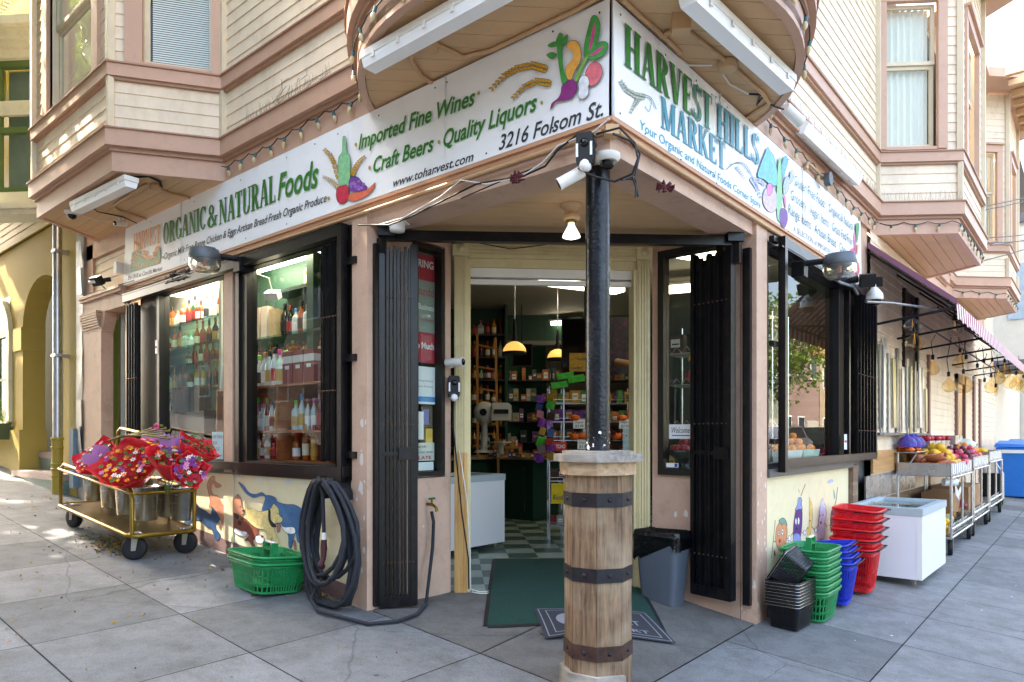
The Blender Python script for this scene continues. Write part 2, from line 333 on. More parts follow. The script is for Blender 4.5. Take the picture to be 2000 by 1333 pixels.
for c, d in ((.1, 2), (2, 10), (10, 28)): jb.quad((-1. if d <= 2 else -.05, c, gz(-1. if d <= 2 else -.05, c) - .012), (3.56, c, gz(3.56, c) - .012), (3.56, d, gz(3.56, d) - .012), (-1. if d <= 2 else -.05, d, gz(-1. if d <= 2 else -.05, d) - .012))
solo('ground', None, None, jb, JOINT, kind='structure')
kb = MB()
for i in range(-14, 4): kb.hexa([(i, -3.66, gz(i, -3.6) - .17), (i + 1, -3.66, gz(i + 1, -3.6) - .17), (i + 1, -3.52, gz(i + 1, -3.5) - .17), (i, -3.52, gz(i, -3.5) - .17), (i, -3.66, gz(i, -3.6)), (i + 1, -3.66, gz(i + 1, -3.6)), (i + 1, -3.52, gz(i + 1, -3.5)), (i, -3.52, gz(i, -3.5))])
for j in range(-3, 28): kb.hexa([(3.56, j, gz(3.6, j) - .17), (3.7, j, gz(3.6, j) - .17), (3.7, j + 1, gz(3.6, j + 1) - .17), (3.56, j + 1, gz(3.6, j + 1) - .17), (3.56, j, gz(3.6, j)), (3.7, j, gz(3.6, j)), (3.7, j + 1, gz(3.6, j + 1)), (3.56, j + 1, gz(3.6, j + 1))])
solo('kerb', None, None, kb, CON[0], kind='structure')
# ---------------- corner shop building ----------------
B = T('corner_building', 'two-storey corner shop building with cream clapboard upper floor, rounded corner bay and mauve trim', 'building')
DF = Fr((-2.0, .85), (1, 1)); SL = Fr((-2.02, 0), (0, 1)); SR = Fr((-.85, 1.99), (1, 0))   # door plane, recess side walls
SR = Fr((0, 1.99), (1, 0))                  # u runs -0.87..0 ; outward normal -y
# lower walls
wl = MB()
wl.fb(FL, -6.24, -2.19, -.1, 1.09, -.25, -.03)                       # mural wall left
wl.fb(FL, -2.19, -2.02, -.1, 3.0, -.05, .0)                          # entry pier left
wl.fb(FL, -2.19, -2.02, -.1, 3.0, -.12, -.05)
wl.fb(SL, .121, .44, -.1, 3.0, -.12, 0); wl.fb(SL, .44, .77, -.1, 1.09, -.12, 0); wl.fb(SL, .44, .77, 2.9, 3.0, -.12, 0); wl.fb(SL, .77, .83, -.1, 3.0, -.12, 0)
part('wall', wl, PINK, B, 'painted wall and pier left of the doorway'); wl = MB(); wl.fb(FR, 1.99, 2.2, -.1, 3.0, -.12, .0); wl.fb(FR, 2.2, 4.535, -.1, 1.095, -.25, -.03)
wl.fb(SR, -.86, -.8, -.1, 3.0, -.12, 0); wl.fb(SR, -.8, -.27, -.1, 1.1, -.12, 0); wl.fb(SR, -.8, -.27, 2.9, 3.0, -.12, 0); wl.fb(SR, -.27, -.125, -.1, 3., -.12, 0)
part('wall', wl, PINK, B, 'painted wall and pier right of the doorway'); wl = MB()
wl.fb(FL, -4.055, -3.909, 1.09, 2.95, -.12, -.0)
part('window_pier', wl, PINK, B)
# door trim: fluted casings, corner blocks, head
dz0, dz1 = .1, 2.84
tr = MB()
for a, b in ((0., .105), (1.483, 1.588)):
    tr.fb(DF, a, b, dz0, dz1, -.1, .02)
    for k in range(4): tr.fb(DF, a + .012 + k * .0225, a + .024 + k * .0225, dz0 + .003, dz1 - .003, .0, .032)
    tr.fb(DF, a - .012, b + .012, dz1, 2.965, -.1, .045)
    tr.lathe([(.036, 0), (.036, .006), (.026, .002), (.026, .008), (.014, .003), (.012, .012), (.0, .014)], DF.p((a + b) / 2, (dz1 + 2.965) / 2, .045), 18, (DF.n.x, DF.n.y, 0))
tr.fb(DF, .117, 1.471, 2.835, 2.955, -.1, .02)
for k in range(4): tr.fb(DF, .117, 1.471, 2.848 + k * .027, 2.862 + k * .027, .0, .032)
tr.fb(DF, .105, 1.483, 2.77, 2.835, -.1, -.02); tr.fb(DF, .105, .13, dz0, 2.77, -.16, .005); tr.fb(DF, 1.458, 1.483, dz0, 2.77, -.16, .005)
part('door_casing', tr, YTRIM, B)
rl = MB(); rl.fb(DF, .13, 1.458, 2.70, 2.772, -.14, -.06); rl.fb(DF, .13, 1.458, 2.645, 2.685, -.12, -.08); part('roller_shutter', rl, PVC, B)
bw = MB()
for a, b in ((0., .105),): bw.fb(DF, a + .001, b - .001, dz0 + .01, 1.3, .0, .0335)
nw = MB(); 
for k in range(4): nw.fb(DF, .012 + k * .0225, .0245 + k * .0225, dz0 + .01, 1.28, .03, .0345)
nw.fb(DF, .001, .104, dz0 + .005, 1.28, .018, .0212)
part('bare_wood_patch', nw, woodmat('new_pine', 'C9924E', 'E2B878', .7), B)
# recess ceiling planks and corner beam
rc = MB(); NB = 17
for k in range(NB):                         # boards laid along the door diagonal
    pass
def planks(mb, poly, z, ang, step=.12, gap=.005, th=.012):     # poly: convex 2D outline, boards along angle
    ca, sa = cos(ang), sin(ang); R2 = lambda p: (p[0] * ca + p[1] * sa, -p[0] * sa + p[1] * ca); Ri = lambda p: (p[0] * ca - p[1] * sa, p[0] * sa + p[1] * ca)
    Q = [R2(p) for p in poly]; y = min(q[1] for q in Q); ym = max(q[1] for q in Q)
    while y < ym:
        y0, y1 = y + gap / 2, min(ym, y + step - gap / 2); cuts = []
        pl = Q[:]
        for yy, sgn in ((y0, 1), (y1, -1)):
            new = []
            for i in range(len(pl)):
                a, b = pl[i], pl[(i + 1) % len(pl)]; ia = (a[1] - yy) * sgn >= 0; ib = (b[1] - yy) * sgn >= 0
                if ia: new.append(a)
                if ia != ib: t = (yy - a[1]) / (b[1] - a[1]); new.append((a[0] + (b[0] - a[0]) * t, yy))
            pl = new
            if len(pl) < 3: break
        if len(pl) >= 3: mb.prism([(*Ri(p), z) for p in pl], (0, 0, th))
        y += step
planks(rc, [(-2.02, .25), (-.25, .25), (-.25, 1.99), (-.86, 1.99), (-2.02, .85)], 2.94, pi / 4, .105, .004, .015)
part('recess_ceiling', rc, TAN, B)
rb = MB(); rb.prism([(-2.1, .05, 2.958), (-.05, .05, 2.958), (-.05, 2.1, 2.958), (-.8, 2.1, 2.958), (-2.1, .8, 2.958)], (0, 0, .04)); part('ceiling_backing', rb, M('dark_joint', '6B5236', .8), B)
bm = MB()
bm.hexa([(-2.2, .03, 2.9), (-.03, .03, 2.9), (-.27, .27, 2.9), (-2.2, .27, 2.9), (-2.2, .03, 3.07), (-.03, .03, 3.07), (-.27, .27, 3.07), (-2.2, .27, 3.07)])
bm.hexa([(-.03, .03, 2.9), (-.03, 2.2, 2.9), (-.27, 2.2, 2.9), (-.27, .27, 2.9), (-.03, .03, 3.07), (-.03, 2.2, 3.07), (-.27, 2.2, 3.07), (-.27, .27, 3.07)])
part('corner_beam', bm, PINK, B)
# frieze under the signs
fz = MB()
fz.fb(FL, -7.36, -2.2, 2.952, 3.1, -.12, -.03)
fz.fb(FL, -6.2, -2.2, 3.07, 3.69, -.12, -.03); fz.fb(FR, 2.2, 5.3, 2.9, 3.69, -.12, -.03); fz.fb(FL, -2.2, -.035, 3.071, 3.69, -.12, -.035); fz.fb(FR, .035, 2.2, 3.071, 3.69, -.12, -.035)
part('frieze', fz, PINK, B)
def offs(P, d):
    out = []
    for i, p in enumerate(P):
        p = Vector(p[:2]); a = Vector(P[max(0, i - 1)][:2]); b = Vector(P[min(len(P) - 1, i + 1)][:2]); ns = []
        for q, r in ((a, p), (p, b)):
            t = r - q
            if t.length > 1e-6: t.normalize(); ns.append(Vector((t.y, -t.x)))
        n = ns[0] if len(ns) == 1 else (ns[0] + ns[1]).normalized(); k = 1 if len(ns) == 1 else 1 / max(.4, n.dot(ns[0])); out.append(p + n * d * k)
    return out
def band(mb, P, z0, z1, o0, o1):
    A = offs(P, o0); Bo = offs(P, o1)
    for i in range(len(P) - 1):
        mb.hexa([(Bo[i].x, Bo[i].y, z0), (Bo[i + 1].x, Bo[i + 1].y, z0), (A[i + 1].x, A[i + 1].y, z0), (A[i].x, A[i].y, z0), (Bo[i].x, Bo[i].y, z1), (Bo[i + 1].x, Bo[i + 1].y, z1), (A[i + 1].x, A[i + 1].y, z1), (A[i].x, A[i].y, z1)])
low = [(-6.35, 0), (0, 0), (0, 5.25)]
ml = MB(); band(ml, low, 3.045, 3.068, -.035, .012); band(ml, low, 3.02, 3.045, -.035, -.004); band(ml, low, 3.0, 3.02, -.035, -.014)
part('moulding', ml, M('orange_tan_moulding', 'C09170', .5, var=.08, world=True), B)
# upper facade path
TCX, TCY, TR = -.79, .79, 1.44
dx = sqrt(TR * TR - TCY * TCY); a0 = atan2(-TCY, -dx); a1 = atan2(dx, TCY)
if a1 < a0: a1 += 2 * pi
NT = 44; arc = [(TCX + TR * cos(a0 + (a1 - a0) * i / NT), TCY + TR * sin(a0 + (a1 - a0) * i / NT)) for i in range(NT + 1)]
LB = [(-7.05, 0), (-6.55, -.75), (-4.54, -.75), (-4.04, 0)]; RB = [(0, 5.58), (.72, 6.11), (.72, 8.04), (0, 8.52)]
RB2 = [(0, 10.89), (.7, 11.6), (.7, 13.4), (0, 14.0)]
PA = [(-7.4, 0)] + LB + arc + RB + [(0, 10.2)]; PB = [(0, 10.2)] + RB2 + [(0, 15.2)]
def crown(mb1, mb2, P, zz, n=''):
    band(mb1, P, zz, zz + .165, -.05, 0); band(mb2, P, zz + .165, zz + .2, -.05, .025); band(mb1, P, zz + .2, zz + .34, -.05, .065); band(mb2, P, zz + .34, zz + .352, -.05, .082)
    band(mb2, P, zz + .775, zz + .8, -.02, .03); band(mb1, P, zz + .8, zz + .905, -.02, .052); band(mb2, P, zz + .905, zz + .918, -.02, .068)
c1 = MB(); c2 = MB(); crown(c1, c2, PA, 3.69); crown(c1, c2, PB, 3.79)
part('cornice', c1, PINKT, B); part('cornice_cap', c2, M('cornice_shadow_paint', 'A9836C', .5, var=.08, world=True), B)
# soffits (planked) of the bays and the round corner
sf = MB()
planks(sf, offs(LB, -.045), 3.705, 0.); part('soffit', sf, TAN, B, 'planked underside of the far left square bay'); sf = MB(); planks(sf, offs(RB, -.045), 3.705, pi / 2 + .02, .12); part('soffit', sf, TAN, B, 'planked underside of the near side bay'); sf = MB(); planks(sf, offs(RB2, -.045), 3.80, pi / 2, .12); part('soffit', sf, TAN, B, 'planked underside of the far side bay'); sf = MB()
ring = [(TCX + (TR - .052) * cos(t), TCY + (TR - .052) * sin(t)) for t in [a0 + (a1 - a0) * i / 30 for i in range(31)]] 
planks(sf, [(-.02, .02)] + [], 3.705, 0) if False else None
L1 = [p for p in ring if True]
planks(sf, ring[:16] + [(0., 0.)] if False else ring, 3.706, pi / 4, .14)
part('soffit', sf, TAN, B)
sb = MB()
for P, z in ((offs(LB, -.01), 3.722), (offs(RB, -.01), 3.722), (offs(RB2, -.01), 3.822)): sb.prism([(p.x, p.y, z) for p in P], (0, 0, .05))
sb.prism([(*p, 3.722) for p in arc], (0, 0, .05)); part('soffit_backing', sb, M('soffit_gap', '7A5B38', .8), B)
# clapboards above
sd = MB()
def segs(P): return [(Fr(P[i], (P[i + 1][0] - P[i][0], P[i + 1][1] - P[i][1])), hypot(P[i + 1][0] - P[i][0], P[i + 1][1] - P[i][1]), i) for i in range(len(P) - 1)]
WINS = {}                                   # holes per facade segment
ZT = 7.3
def hole(F, u0, u1, z0, z1): WINS.setdefault((round(F.o.x, 2), round(F.o.y, 2)), []).append((u0, u1, z0, z1))
FLB1 = Fr(LB[0], (.5, -.75)); FLB2 = Fr(LB[1], (1, 0)); FLB3 = Fr(LB[2], (.5, .75)); FRB1 = Fr(RB[0], (.72, .53)); FRB2 = Fr(RB[1], (0, 1)); FR2A = Fr(RB2[0], (.7, .71)); FR2B = Fr(RB2[1], (0, 1))
hole(FLB2, .42, 1.63, 4.62, 6.5); hole(FLB3, .2, .84, 4.62, 6.5); hole(FRB1, .1, .68, 4.6, 6.32); hole(FRB2, .5, 1.45, 4.6, 6.45); hole(FR2A, .2, .8, 4.7, 6.4); hole(FR2B, .5, 1.3, 4.7, 6.4)
for P, zz in ((PA, 4.042), (PB, 4.142)):
    for F, l, i in segs(P):
        siding(sd, F, 0, l, zz, zz + .435); siding(sd, F, 0, l, zz + .57, ZT, holes=WINS.get((round(F.o.x, 2), round(F.o.y, 2)), []))
# ground-floor clapboard on the side street and small panel above the side doorway
siding(sd, FR, 5.3, 17.2, -.1, 3.69, holes=[(11.2, 12.0, -.2, 2.3)]); siding(sd, FL, -7.2, -6.3, 3.12, 3.5, n=-.03)
part('clapboard_siding', sd, CREAM, B)
cbd = MB()
for P in (PA, PB):
    Q = offs(P, .02)
    for p in Q:
        if (p - Vector((TCX, TCY))).length > TR + .1: cbd = MB(); cbd.cb((p.x, p.y, 4.27), (.05, .05, .42)); cbd.cb((p.x, p.y, (4.62 + ZT) / 2), (.06, .06, ZT - 4.62)); part('corner_board', cbd, SASH, B)
# core: roof, floor between storeys, room shell
ef = MB(); band(ef, [(-7.4, 0)] + LB + arc + RB + [(0, 10.0)], ZT - .02, ZT + .12, -.3, .5); band(ef, [(0, 10.0)] + RB2 + [(0, 15.2)], ZT + .02, ZT + .17, -.3, .55)
part('eaves', ef, PINKT, B)
bk = MB()
for k in range(7): bk.cb((1.0, 10.6 + k * .45, ZT - .04), (.45, .1, .1)); 
for k in range(6): bk.cb((.97, 6.1 + k * .38, ZT - .07), (.42, .09, .09))
part('eave_brackets', bk, TAN, B)
core = MB(); core.box(-7.4, .3, ZT, -.3, 15.2, ZT + .3); core.box(-7.4, .2, 3.56, -.05, 15.2, 3.66)
part('roof', core, M('roofing', '5A5552', .9), B)
# upper windows
def sash_window(par, F, u0, u1, z0, z1, zm, tw=.11, cover='blind', tb=.0, gl=GLASS):
    f = MB(); f.fb(F, u0 - tw, u0, z0, z1, -.02, .035); f.fb(F, u1, u1 + tw, z0, z1, -.02, .035); f.fb(F, u0 - tw, u1 + tw, z1, z1 + .12, -.02, .04); f.fb(F, u0 - tw - .01, u1 + tw + .01, z1 + .12, z1 + .15, -.02, .075)
    f.fb(F, u0 - .0, u1 + .0, z0 - .005, z0 + .03, -.1, .02)
    wp = part('window', f, PINKT, par)
    s = MB(); sw = .04
    for a, b, c, n in ((z0 + .03, zm, 0, -.075), (zm, z1, 0, -.05)):
        s.fb(F, u0, u0 + sw, a, b, n - .035, n); s.fb(F, u1 - sw, u1, a, b, n - .035, n); s.fb(F, u0 + sw, u1 - sw, a, a + sw * (1.4 if c == 0 and a < zm else 1), n - .035, n); s.fb(F, u0 + sw, u1 - sw, b - sw, b, n - .035, n)
    s.fb(F, u0 - .001, u0 + .0, z0, z1, -.11, -.0)
    part('sash', s, SASH, wp)
    gq = MB(); gq.fb(F, u0 + sw, u1 - sw, z0 + .07, zm - sw, -.098, -.094); gq.fb(F, u0 + sw, u1 - sw, zm + sw, z1 - sw, -.073, -.069); part('pane', gq, gl, wp)
    bl = MB()
    if cover == 'blind':
        z = z0 + .08
        while z < z1: bl.hexa([F.p(u0 + .05, z, -.135), F.p(u1 - .05, z, -.135), F.p(u1 - .05, z + .0175, -.145), F.p(u0 + .05, z + .0175, -.145), F.p(u0 + .05, z + .0015, -.1345), F.p(u1 - .05, z + .0015, -.1345), F.p(u1 - .05, z + .0185, -.1445), F.p(u0 + .05, z + .0185, -.1445)]); z += .02
        part('blind', bl, BLIND, wp)
    elif cover == 'curtain':
        n = 40
        for k in range(n):
            a = u0 + .03 + (u1 - u0 - .06) * k / n; b = u0 + .03 + (u1 - u0 - .06) * (k + 1) / n; fa = -.15 + .02 * sin(k * 1.1); fb_ = -.15 + .02 * sin((k + 1) * 1.1)
            bl.quad(F.p(a, z0, fa), F.p(b, z0, fb_), F.p(b, z1, fb_), F.p(a, z1, fa))
        part('curtain', bl, CURT, wp)
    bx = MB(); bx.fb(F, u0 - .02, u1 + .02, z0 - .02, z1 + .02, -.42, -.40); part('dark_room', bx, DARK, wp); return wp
sash_window(B, FLB2, .42, 1.63, 4.62, 6.5, 5.5, .14, 'blind'); sash_window(B, FLB3, .24, .8, 4.62, 6.5, 5.5, .14, 'blind')
sash_window(B, FRB1, .1, .66, 4.64, 6.3, 5.62, .1, 'curtain'); sash_window(B, FRB2, .5, 1.45, 4.64, 6.3, 5.62, .1, 'curtain')
sash_window(B, FR2A, .2, .8, 4.75, 6.3, 5.6, .1, 'curtain'); sash_window(B, FR2B, .5, 1.3, 4.75, 6.3, 5.6, .1, 'curtain')
# ground-floor shop windows: black frames and glass
def shopwin(F, u0, u1, z0, z1, fw=.05, n=-.06, lab=None, fr=FRAME, th=.06):
    f = MB(); f.fb(F, u0 - fw, u0, z0 - fw, z1 + fw, n - th, n + .03); f.fb(F, u1, u1 + fw, z0 - fw, z1 + fw, n - th, n + .03); f.fb(F, u0, u1, z0 - fw, z0, n - th, n + .03); f.fb(F, u0, u1, z1, z1 + fw, n - th, n + .03)
    wp = part('window', f, fr, B, lab); gq = MB(); gq.fb(F, u0, u1, z0, z1, n - .03, n - .024); part('pane', gq, GLASSR, wp); return wp
WL1 = shopwin(FL, -5.44, -4.11, 1.2, 2.86, .055, -.05); WL2 = shopwin(FL, -3.70, -2.42, 1.2, 2.86, .055, -.05)
WS1 = shopwin(SL, .46, .70, 1.14, 2.84, .035, -.0, th=.07); WS2 = shopwin(SR, -.745, -.30, 1.15, 2.85, .05, -.0, th=.07); WR1 = shopwin(FR, 2.26, 4.14, 1.2, 2.86, .045, -.04, fr=BLKM)
fx = MB(); fx.fb(FL, -3.909, -3.755, 1.12, 2.95, -.15, -.02); fx.fb(FL, -3.86, -3.80, 1.12, 2.95, -.02, .0); fx.fb(FL, -6.0, -5.5, 1.12, 2.95, -.15, -.06)
fx.fb(FL, -6.17, -2.24, 1.075, 1.115, -.1, -.005); fx.fb(FL, -2.42, -2.19, 1.1, 2.95, -.12, -.02)
part('black_panelling', fx, FRAME, B)
sl_ = MB(); sl_.fb(FR, 2.2, 4.54, 1.095, 1.155, -.1, .02); sl_.fb(FR, 4.2, 5.3, .9, 2.9, -.12, -.06); part('sill', sl_, GREY, B)
pl = MB(); pl.fb(FR, 4.2, 5.26, 1.15, 2.9, -.06, -.03); part('black_side_panel', pl, FRAME, B)
# plinths (follow the slope) and mural boards
pb = MB(); pb.fb(FL, -6.24, -2.19, gz(-6.24, 0) - .02, gz(-6.24, 0) + .13, -.04, -.022)
pb = MB(); pb.hexa([(-6.24, .022, .5), (-2.2, .022, .15), (-2.2, .05, .15), (-6.24, .05, .5), (-6.24, .022, .68), (-2.2, .022, .315), (-2.2, .05, .315), (-6.24, .05, .68)])
part('plinth', pb, PINKD, B); pb = MB(); pb.fb(FR, 2.2, 4.54, -.02, .14, -.04, -.021); part('plinth', pb, PINKD, B)
mw = MB()
for a, b in ((-6.2, -4.1), (-4.09, -3.93), (-3.915, -2.72), (-2.705, -2.2)):
    zb0 = .68 - (.365) * (a + 6.24) / 4.04 - .003; zb1 = .68 - (.365) * (b + 6.24) / 4.04 - .003
    mw = MB(); mw.fb(FL, a, b, zb0, 1.074, -.035, -.024 if b - a > .2 else -.015, z0b=zb1); part('mural_board', mw, MURAL, B)
mw = MB(); mw.fb(FR, 2.215, 4.53, .137, 1.094, -.035, -.024); part('mural_board', mw, MURAL, B)
# side doorway at the left end
sdw = MB()
sdw.fb(FL, -7.40, -6.86, .3, 2.84, -.1, .03); sdw.fb(FL, -7.42, -6.2, 2.84, 3.0, -.3, .03); sdw.fb(FL, -7.42, -6.2, 3.0, 3.03, -.1, .07); sdw.fb(FL, -7.42, -6.2, 3.03, 3.06, -.1, .09); sdw.fb(FL, -7.42, -7.2, 3.06, 3.69, -.1, -.0)
sdw.fb(FL, -6.32, -6.17, .3, 2.95, -.3, -.03); sdw.fb(FL, -7.42, -6.2, 3.52, 3.69, -.1, .0)
for k in range(8):
    a = k / 7; sdw.fb(FL, -6.86, -6.84 + .1 * sin(a * pi / 2), 2.62 + .21 * a, 2.65 + .21 * a, -.1, .032)
    sdw.fb(FL, -7.4, -6.862, 2.64 + .2 * a * .99, 2.66 + .2 * a, .02, .035 + .05 * sin(a * pi / 2))
part('side_doorway', sdw, PINK, B)
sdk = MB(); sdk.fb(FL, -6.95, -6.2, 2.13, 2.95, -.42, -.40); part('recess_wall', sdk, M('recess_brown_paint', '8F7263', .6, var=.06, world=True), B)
mb_ = MB(); mb_.fb(FL, -6.95, -6.2, .4, 2.13, -.42, -.385); part('marble_panel', mb_, MARB, B)
cp = MB()
def chips(F, n_, u0, u1, z0, z1, n, s, seed):
    r = random.Random(seed)
    for k in range(n):
        u, z = r.uniform(u0, u1), r.uniform(z0, z1); q = s * r.uniform(.25, 1) ** 2; L_ = 7; cp.d = .0003; cp.poly([F.p(u + q * r.uniform(.4, 1) * cos(2 * pi * i / L_), z + q * 1.7 * r.uniform(.4, 1) * sin(2 * pi * i / L_), n_ + .0006 + k * .00002) for i in range(L_)][::-1])
chips(SR, 0, -.68, -.48, .45, .85, 9, .035, 1); chips(FL, 0, -2.18, -2.04, .25, 1.4, 26, .022, 2); chips(FR, 0, 2.0, 2.18, .05, 1.2, 24, .02, 3); chips(SR, 0, -.12, -.01, .05, .5, 12, .02, 4); chips(SL, 0, .1, .8, .2, .9, 8, .012, 5); chips(FL, 0, -2.1, -2.03, 1.0, 1.6, 6, .04, 8)
part('paint_chips', cp, M('bare_plaster', 'DAD2C8', .7, var=.1), B)
cp = MB(); chips(FL, -.024, -3.9, -2.25, 1.035, 1.07, 60, .03, 6); chips(FL, -.024, -3.9, -2.3, .35, .7, 14, .014, 7); part('flaked_paint', cp, M('flaked_white', 'DEDCD6', .7, var=.1), B)
mt = MB(); mt.fb(FL, -6.95, -6.2, .35, .72, -.4, -.0); part('doorstep', mt, M('worn_white_step', 'B8BCBE', .5, var=.15, world=True), B)
# ---------------- yellow neighbour ----------------
YB = T('stucco_house', 'mustard yellow stucco house with arched porch and cream bay window, left of the shop', 'house', (-10, 0, .8))
yw = MB(); n = 14; ax0, ax1 = -9.9, -8.22; acx = (ax0 + ax1) / 2; arx = (ax1 - ax0) / 2; zsp = 2.98
yw.fb(FL, -16, ax0, .3, zsp, -.28, 0.); yw.fb(FL, ax1, -7.78, .3, 4.6, -.5, 0.)
for k in range(n):
    t0 = pi - pi * k / n; t1 = pi - pi * (k + 1) / n; u0 = acx + arx * cos(t0); u1 = acx + arx * cos(t1); za = zsp + .62 * sin(t0); zb = zsp + .62 * sin(t1)
    P = [FL.p(u0, za, 0), FL.p(u1, zb, 0), FL.p(u1, 4.2, 0), FL.p(u0, 4.2, 0)]; yw.prism(P, (0, .28, 0))
yw.fb(FL, -16, ax0, zsp, 4.2, -.275, -0.002); yw.fb(FL, -16, ax1, 4.2, 4.25, -.5, .02)
yw.fb(FL, -10.35, -9.87, .3, 1.5, -.29, .05); yw.fb(FL, -10.28, -9.885, 2.65, 2.98, -.28, .025); yw.fb(FL, -7.9, -7.6, .3, 4.6, -.3, .03)
part('wall', yw, YEL, YB)
ys_ = MB(); siding(ys_, FL, -16, -7.78, 4.25, 4.75, .1, .02); ys_.fb(FL, -16, -7.78, 4.2, 4.25, -.1, .05); part('siding', ys_, YELD, YB)
pi_ = MB(); pi_.fb(FL, -15, -7.6, .7, 4.2, -1.1, -1.05); pi_.fb(FL, -8.3, -7.9, .7, 3.7, -.5, -.01) if False else None; part('porch_wall', pi_, OLIVE, YB)
st = MB(); st.fb(FL, -9.88, -7.95, .85, .93, -.5, .14); st.fb(FL, -9.88, -7.95, 1.1, 1.18, -1.04, -.18); part('step_treads', st, GRAN, YB)
st = MB(); st.fb(FL, -9.88, -7.95, .5, .85, -.5, .12); st.fb(FL, -9.88, -7.95, .93, 1.1, -.5, -.2); part('step_risers', st, GRANG, YB)
aw = MB(); aw.fb(FL, -12.2, -10.42, 1.65, 3.0, -.1, .02)
wd = MB()
for a, b in ((-12.2, -12.1), (-10.52, -10.4)): wd.fb(FL, a, b, 1.6, 3.05, -.1, .05)
wd.fb(FL, -12.2, -10.4, 1.55, 1.62, -.1, .08)
K = 10; cx = -11.3
for k in range(K):
    t0 = pi * k / K; t1 = pi * (k + 1) / K
    for r0, r1, n1 in ((.8, .92, .06),):
        P = [FL.p(cx + r * cos(t), 3.0 + r * .62 * sin(t), n1) for r, t in ((r0, t0), (r1, t0), (r1, t1), (r0, t1))]; wd.prism(P, (0, .1, 0))
wa = part('window', wd, CREAMW, YB, 'arched ground floor window with pale surround')
gm = MB(); gm.fb(FL, -10.62, -10.52, 1.65, 3.0, -.08, .03); gm.fb(FL, -12.1, -10.5, 2.9, 3.0, -.08, .04); gm.fb(FL, -12.1, -10.5, 2.25, 2.29, -.08, .02); gm.fb(FL, -11.0, -10.97, 1.65, 2.95, -.08, .02); part('frame', gm, GGREEN, wa)
gp = MB(); gp.fb(FL, -12.1, -10.5, 1.65, 3.5, .0, .006); part('pane', gp, GLASS, wa)
gd = MB(); gd.fb(FL, -12.1, -10.5, 1.65, 3.5, -.03, -.0); part('dim_room', gd, M('dim_interior', '3A423C', .8), wa)
# cream bay of the yellow house
YBX = [(-13, 0), (-12.4, -.72), (-8.75, -.72), (-7.75, 0)]
FY = Fr(YBX[2], (1.0, .72)); FYF = Fr(YBX[1], (1, 0)); ly = hypot(1, .72)
cw = MB()
for a, b in ((0, .16), (ly - .12, ly)): cw.fb(FY, a, b, 4.4, 6.1, -.08, .02)
cw.fb(FY, 0, ly, 4.25, 4.45, -.08, .03); cw.fb(FYF, 3.45, 3.66, 4.25, 6.1, -.08, .02); cw.fb(FYF, 2.0, 3.5, 4.25, 4.5, -.08, .04)
band(cw, YBX, 6.1, 6.2, -.2, .06); band(cw, YBX, 6.2, 6.28, -.2, .1); band(cw, YBX, 6.28, 6.42, -.2, .16); band(cw, YBX, 6.42, 6.52, -.2, .24)
band(cw, YBX, 4.14, 4.2, -.2, .12); band(cw, YBX, 4.2, 4.26, -.2, .18); band(cw, YBX, 5.42, 5.6, -.05, .0)
part('bay_trim', cw, CREAMW, YB)
gg = MB(); gg.fb(FY, .16, .22, 4.45, 6.1, -.07, .0); gg.fb(FY, ly - .18, ly - .12, 4.45, 6.1, -.07, .0); gg.fb(FY, .22, ly - .18, 6.02, 6.1, -.07, .0); gg.fb(FY, .22, ly - .18, 5.2, 5.27, -.07, .0); gg.fb(FY, .22, ly - .18, 4.45, 4.52, -.07, 0)
gg.fb(FYF, 2.0, 3.45, 5.36, 5.42, -.07, .0); gg.fb(FYF, 2.0, 3.45, 4.84, 4.88, -.07, 0)
wy = part('window', gg, GGREEN, YB)
pn = MB(); pn.fb(FY, .2, ly - .16, 4.5, 6.05, -.06, -.055); pn.fb(FYF, 1.0, 3.45, 4.5, 5.4, -.06, -.055); part('pane', pn, GLASS, wy)
pn = MB(); pn.fb(FY, .2, ly - .16, 4.5, 6.05, -.2, -.17); pn.fb(FYF, 1.0, 3.45, 4.5, 5.4, -.2, -.17); part('room', pn, M('pale_room', '7F8E86', .8), wy)
pd = MB(); pd.fb(FYF, .2, 3.6, 5.6, 6.1, -.25, -.2); part('panel', pd, YELD, YB)
cn = MB(); cn.fb(FL, -16, -7.7, 7.2, 7.35, -.3, .55); cn.fb(FL, -16, -7.7, 6.95, 7.2, -.3, .38); cn.fb(FL, -16, -7.7, 7.35, 7.9, -.3, .62)
for k in range(60): cn.fb(FL, -14 + k * .105, -13.95 + k * .105, 7.08, 7.2, .38, .44)
part('cornice', cn, CREAMW, YB)
uw = MB(); uw.fb(FL, -16, -7.5, 4.7, 7.0, -.5, -.02); part('upper_wall', uw, YELD, YB)
bx = MB(); bx.fb(FL, -12.2, -10.38, 1.36, 1.6, .02, .3); pf = solo('planter_box', 'green painted window box under the arched window of the yellow house', 'planter', bx, OLIVE)
lf = MB()
for k in range(240):
    c = Vector((rnd.uniform(-12.1, -10.4), rnd.uniform(-.3, -.04), 1.6 + abs(rnd.gauss(0, .07)))); a = rnd.uniform(0, 6.3); s = rnd.uniform(.02, .05); d = Vector((cos(a), sin(a), rnd.uniform(.1, 1.2))) * s; e = Vector((-sin(a), cos(a), rnd.uniform(-.3, .3))) * s * .5
    lf.quad(c, c + d * .5 + e, c + d, c + d * .5 - e)
solo('potted_plant', 'low leafy plants growing in the green window box', 'plant', lf, M('leaf_mid', '5F7D33', .6, var=.4, scale=9))
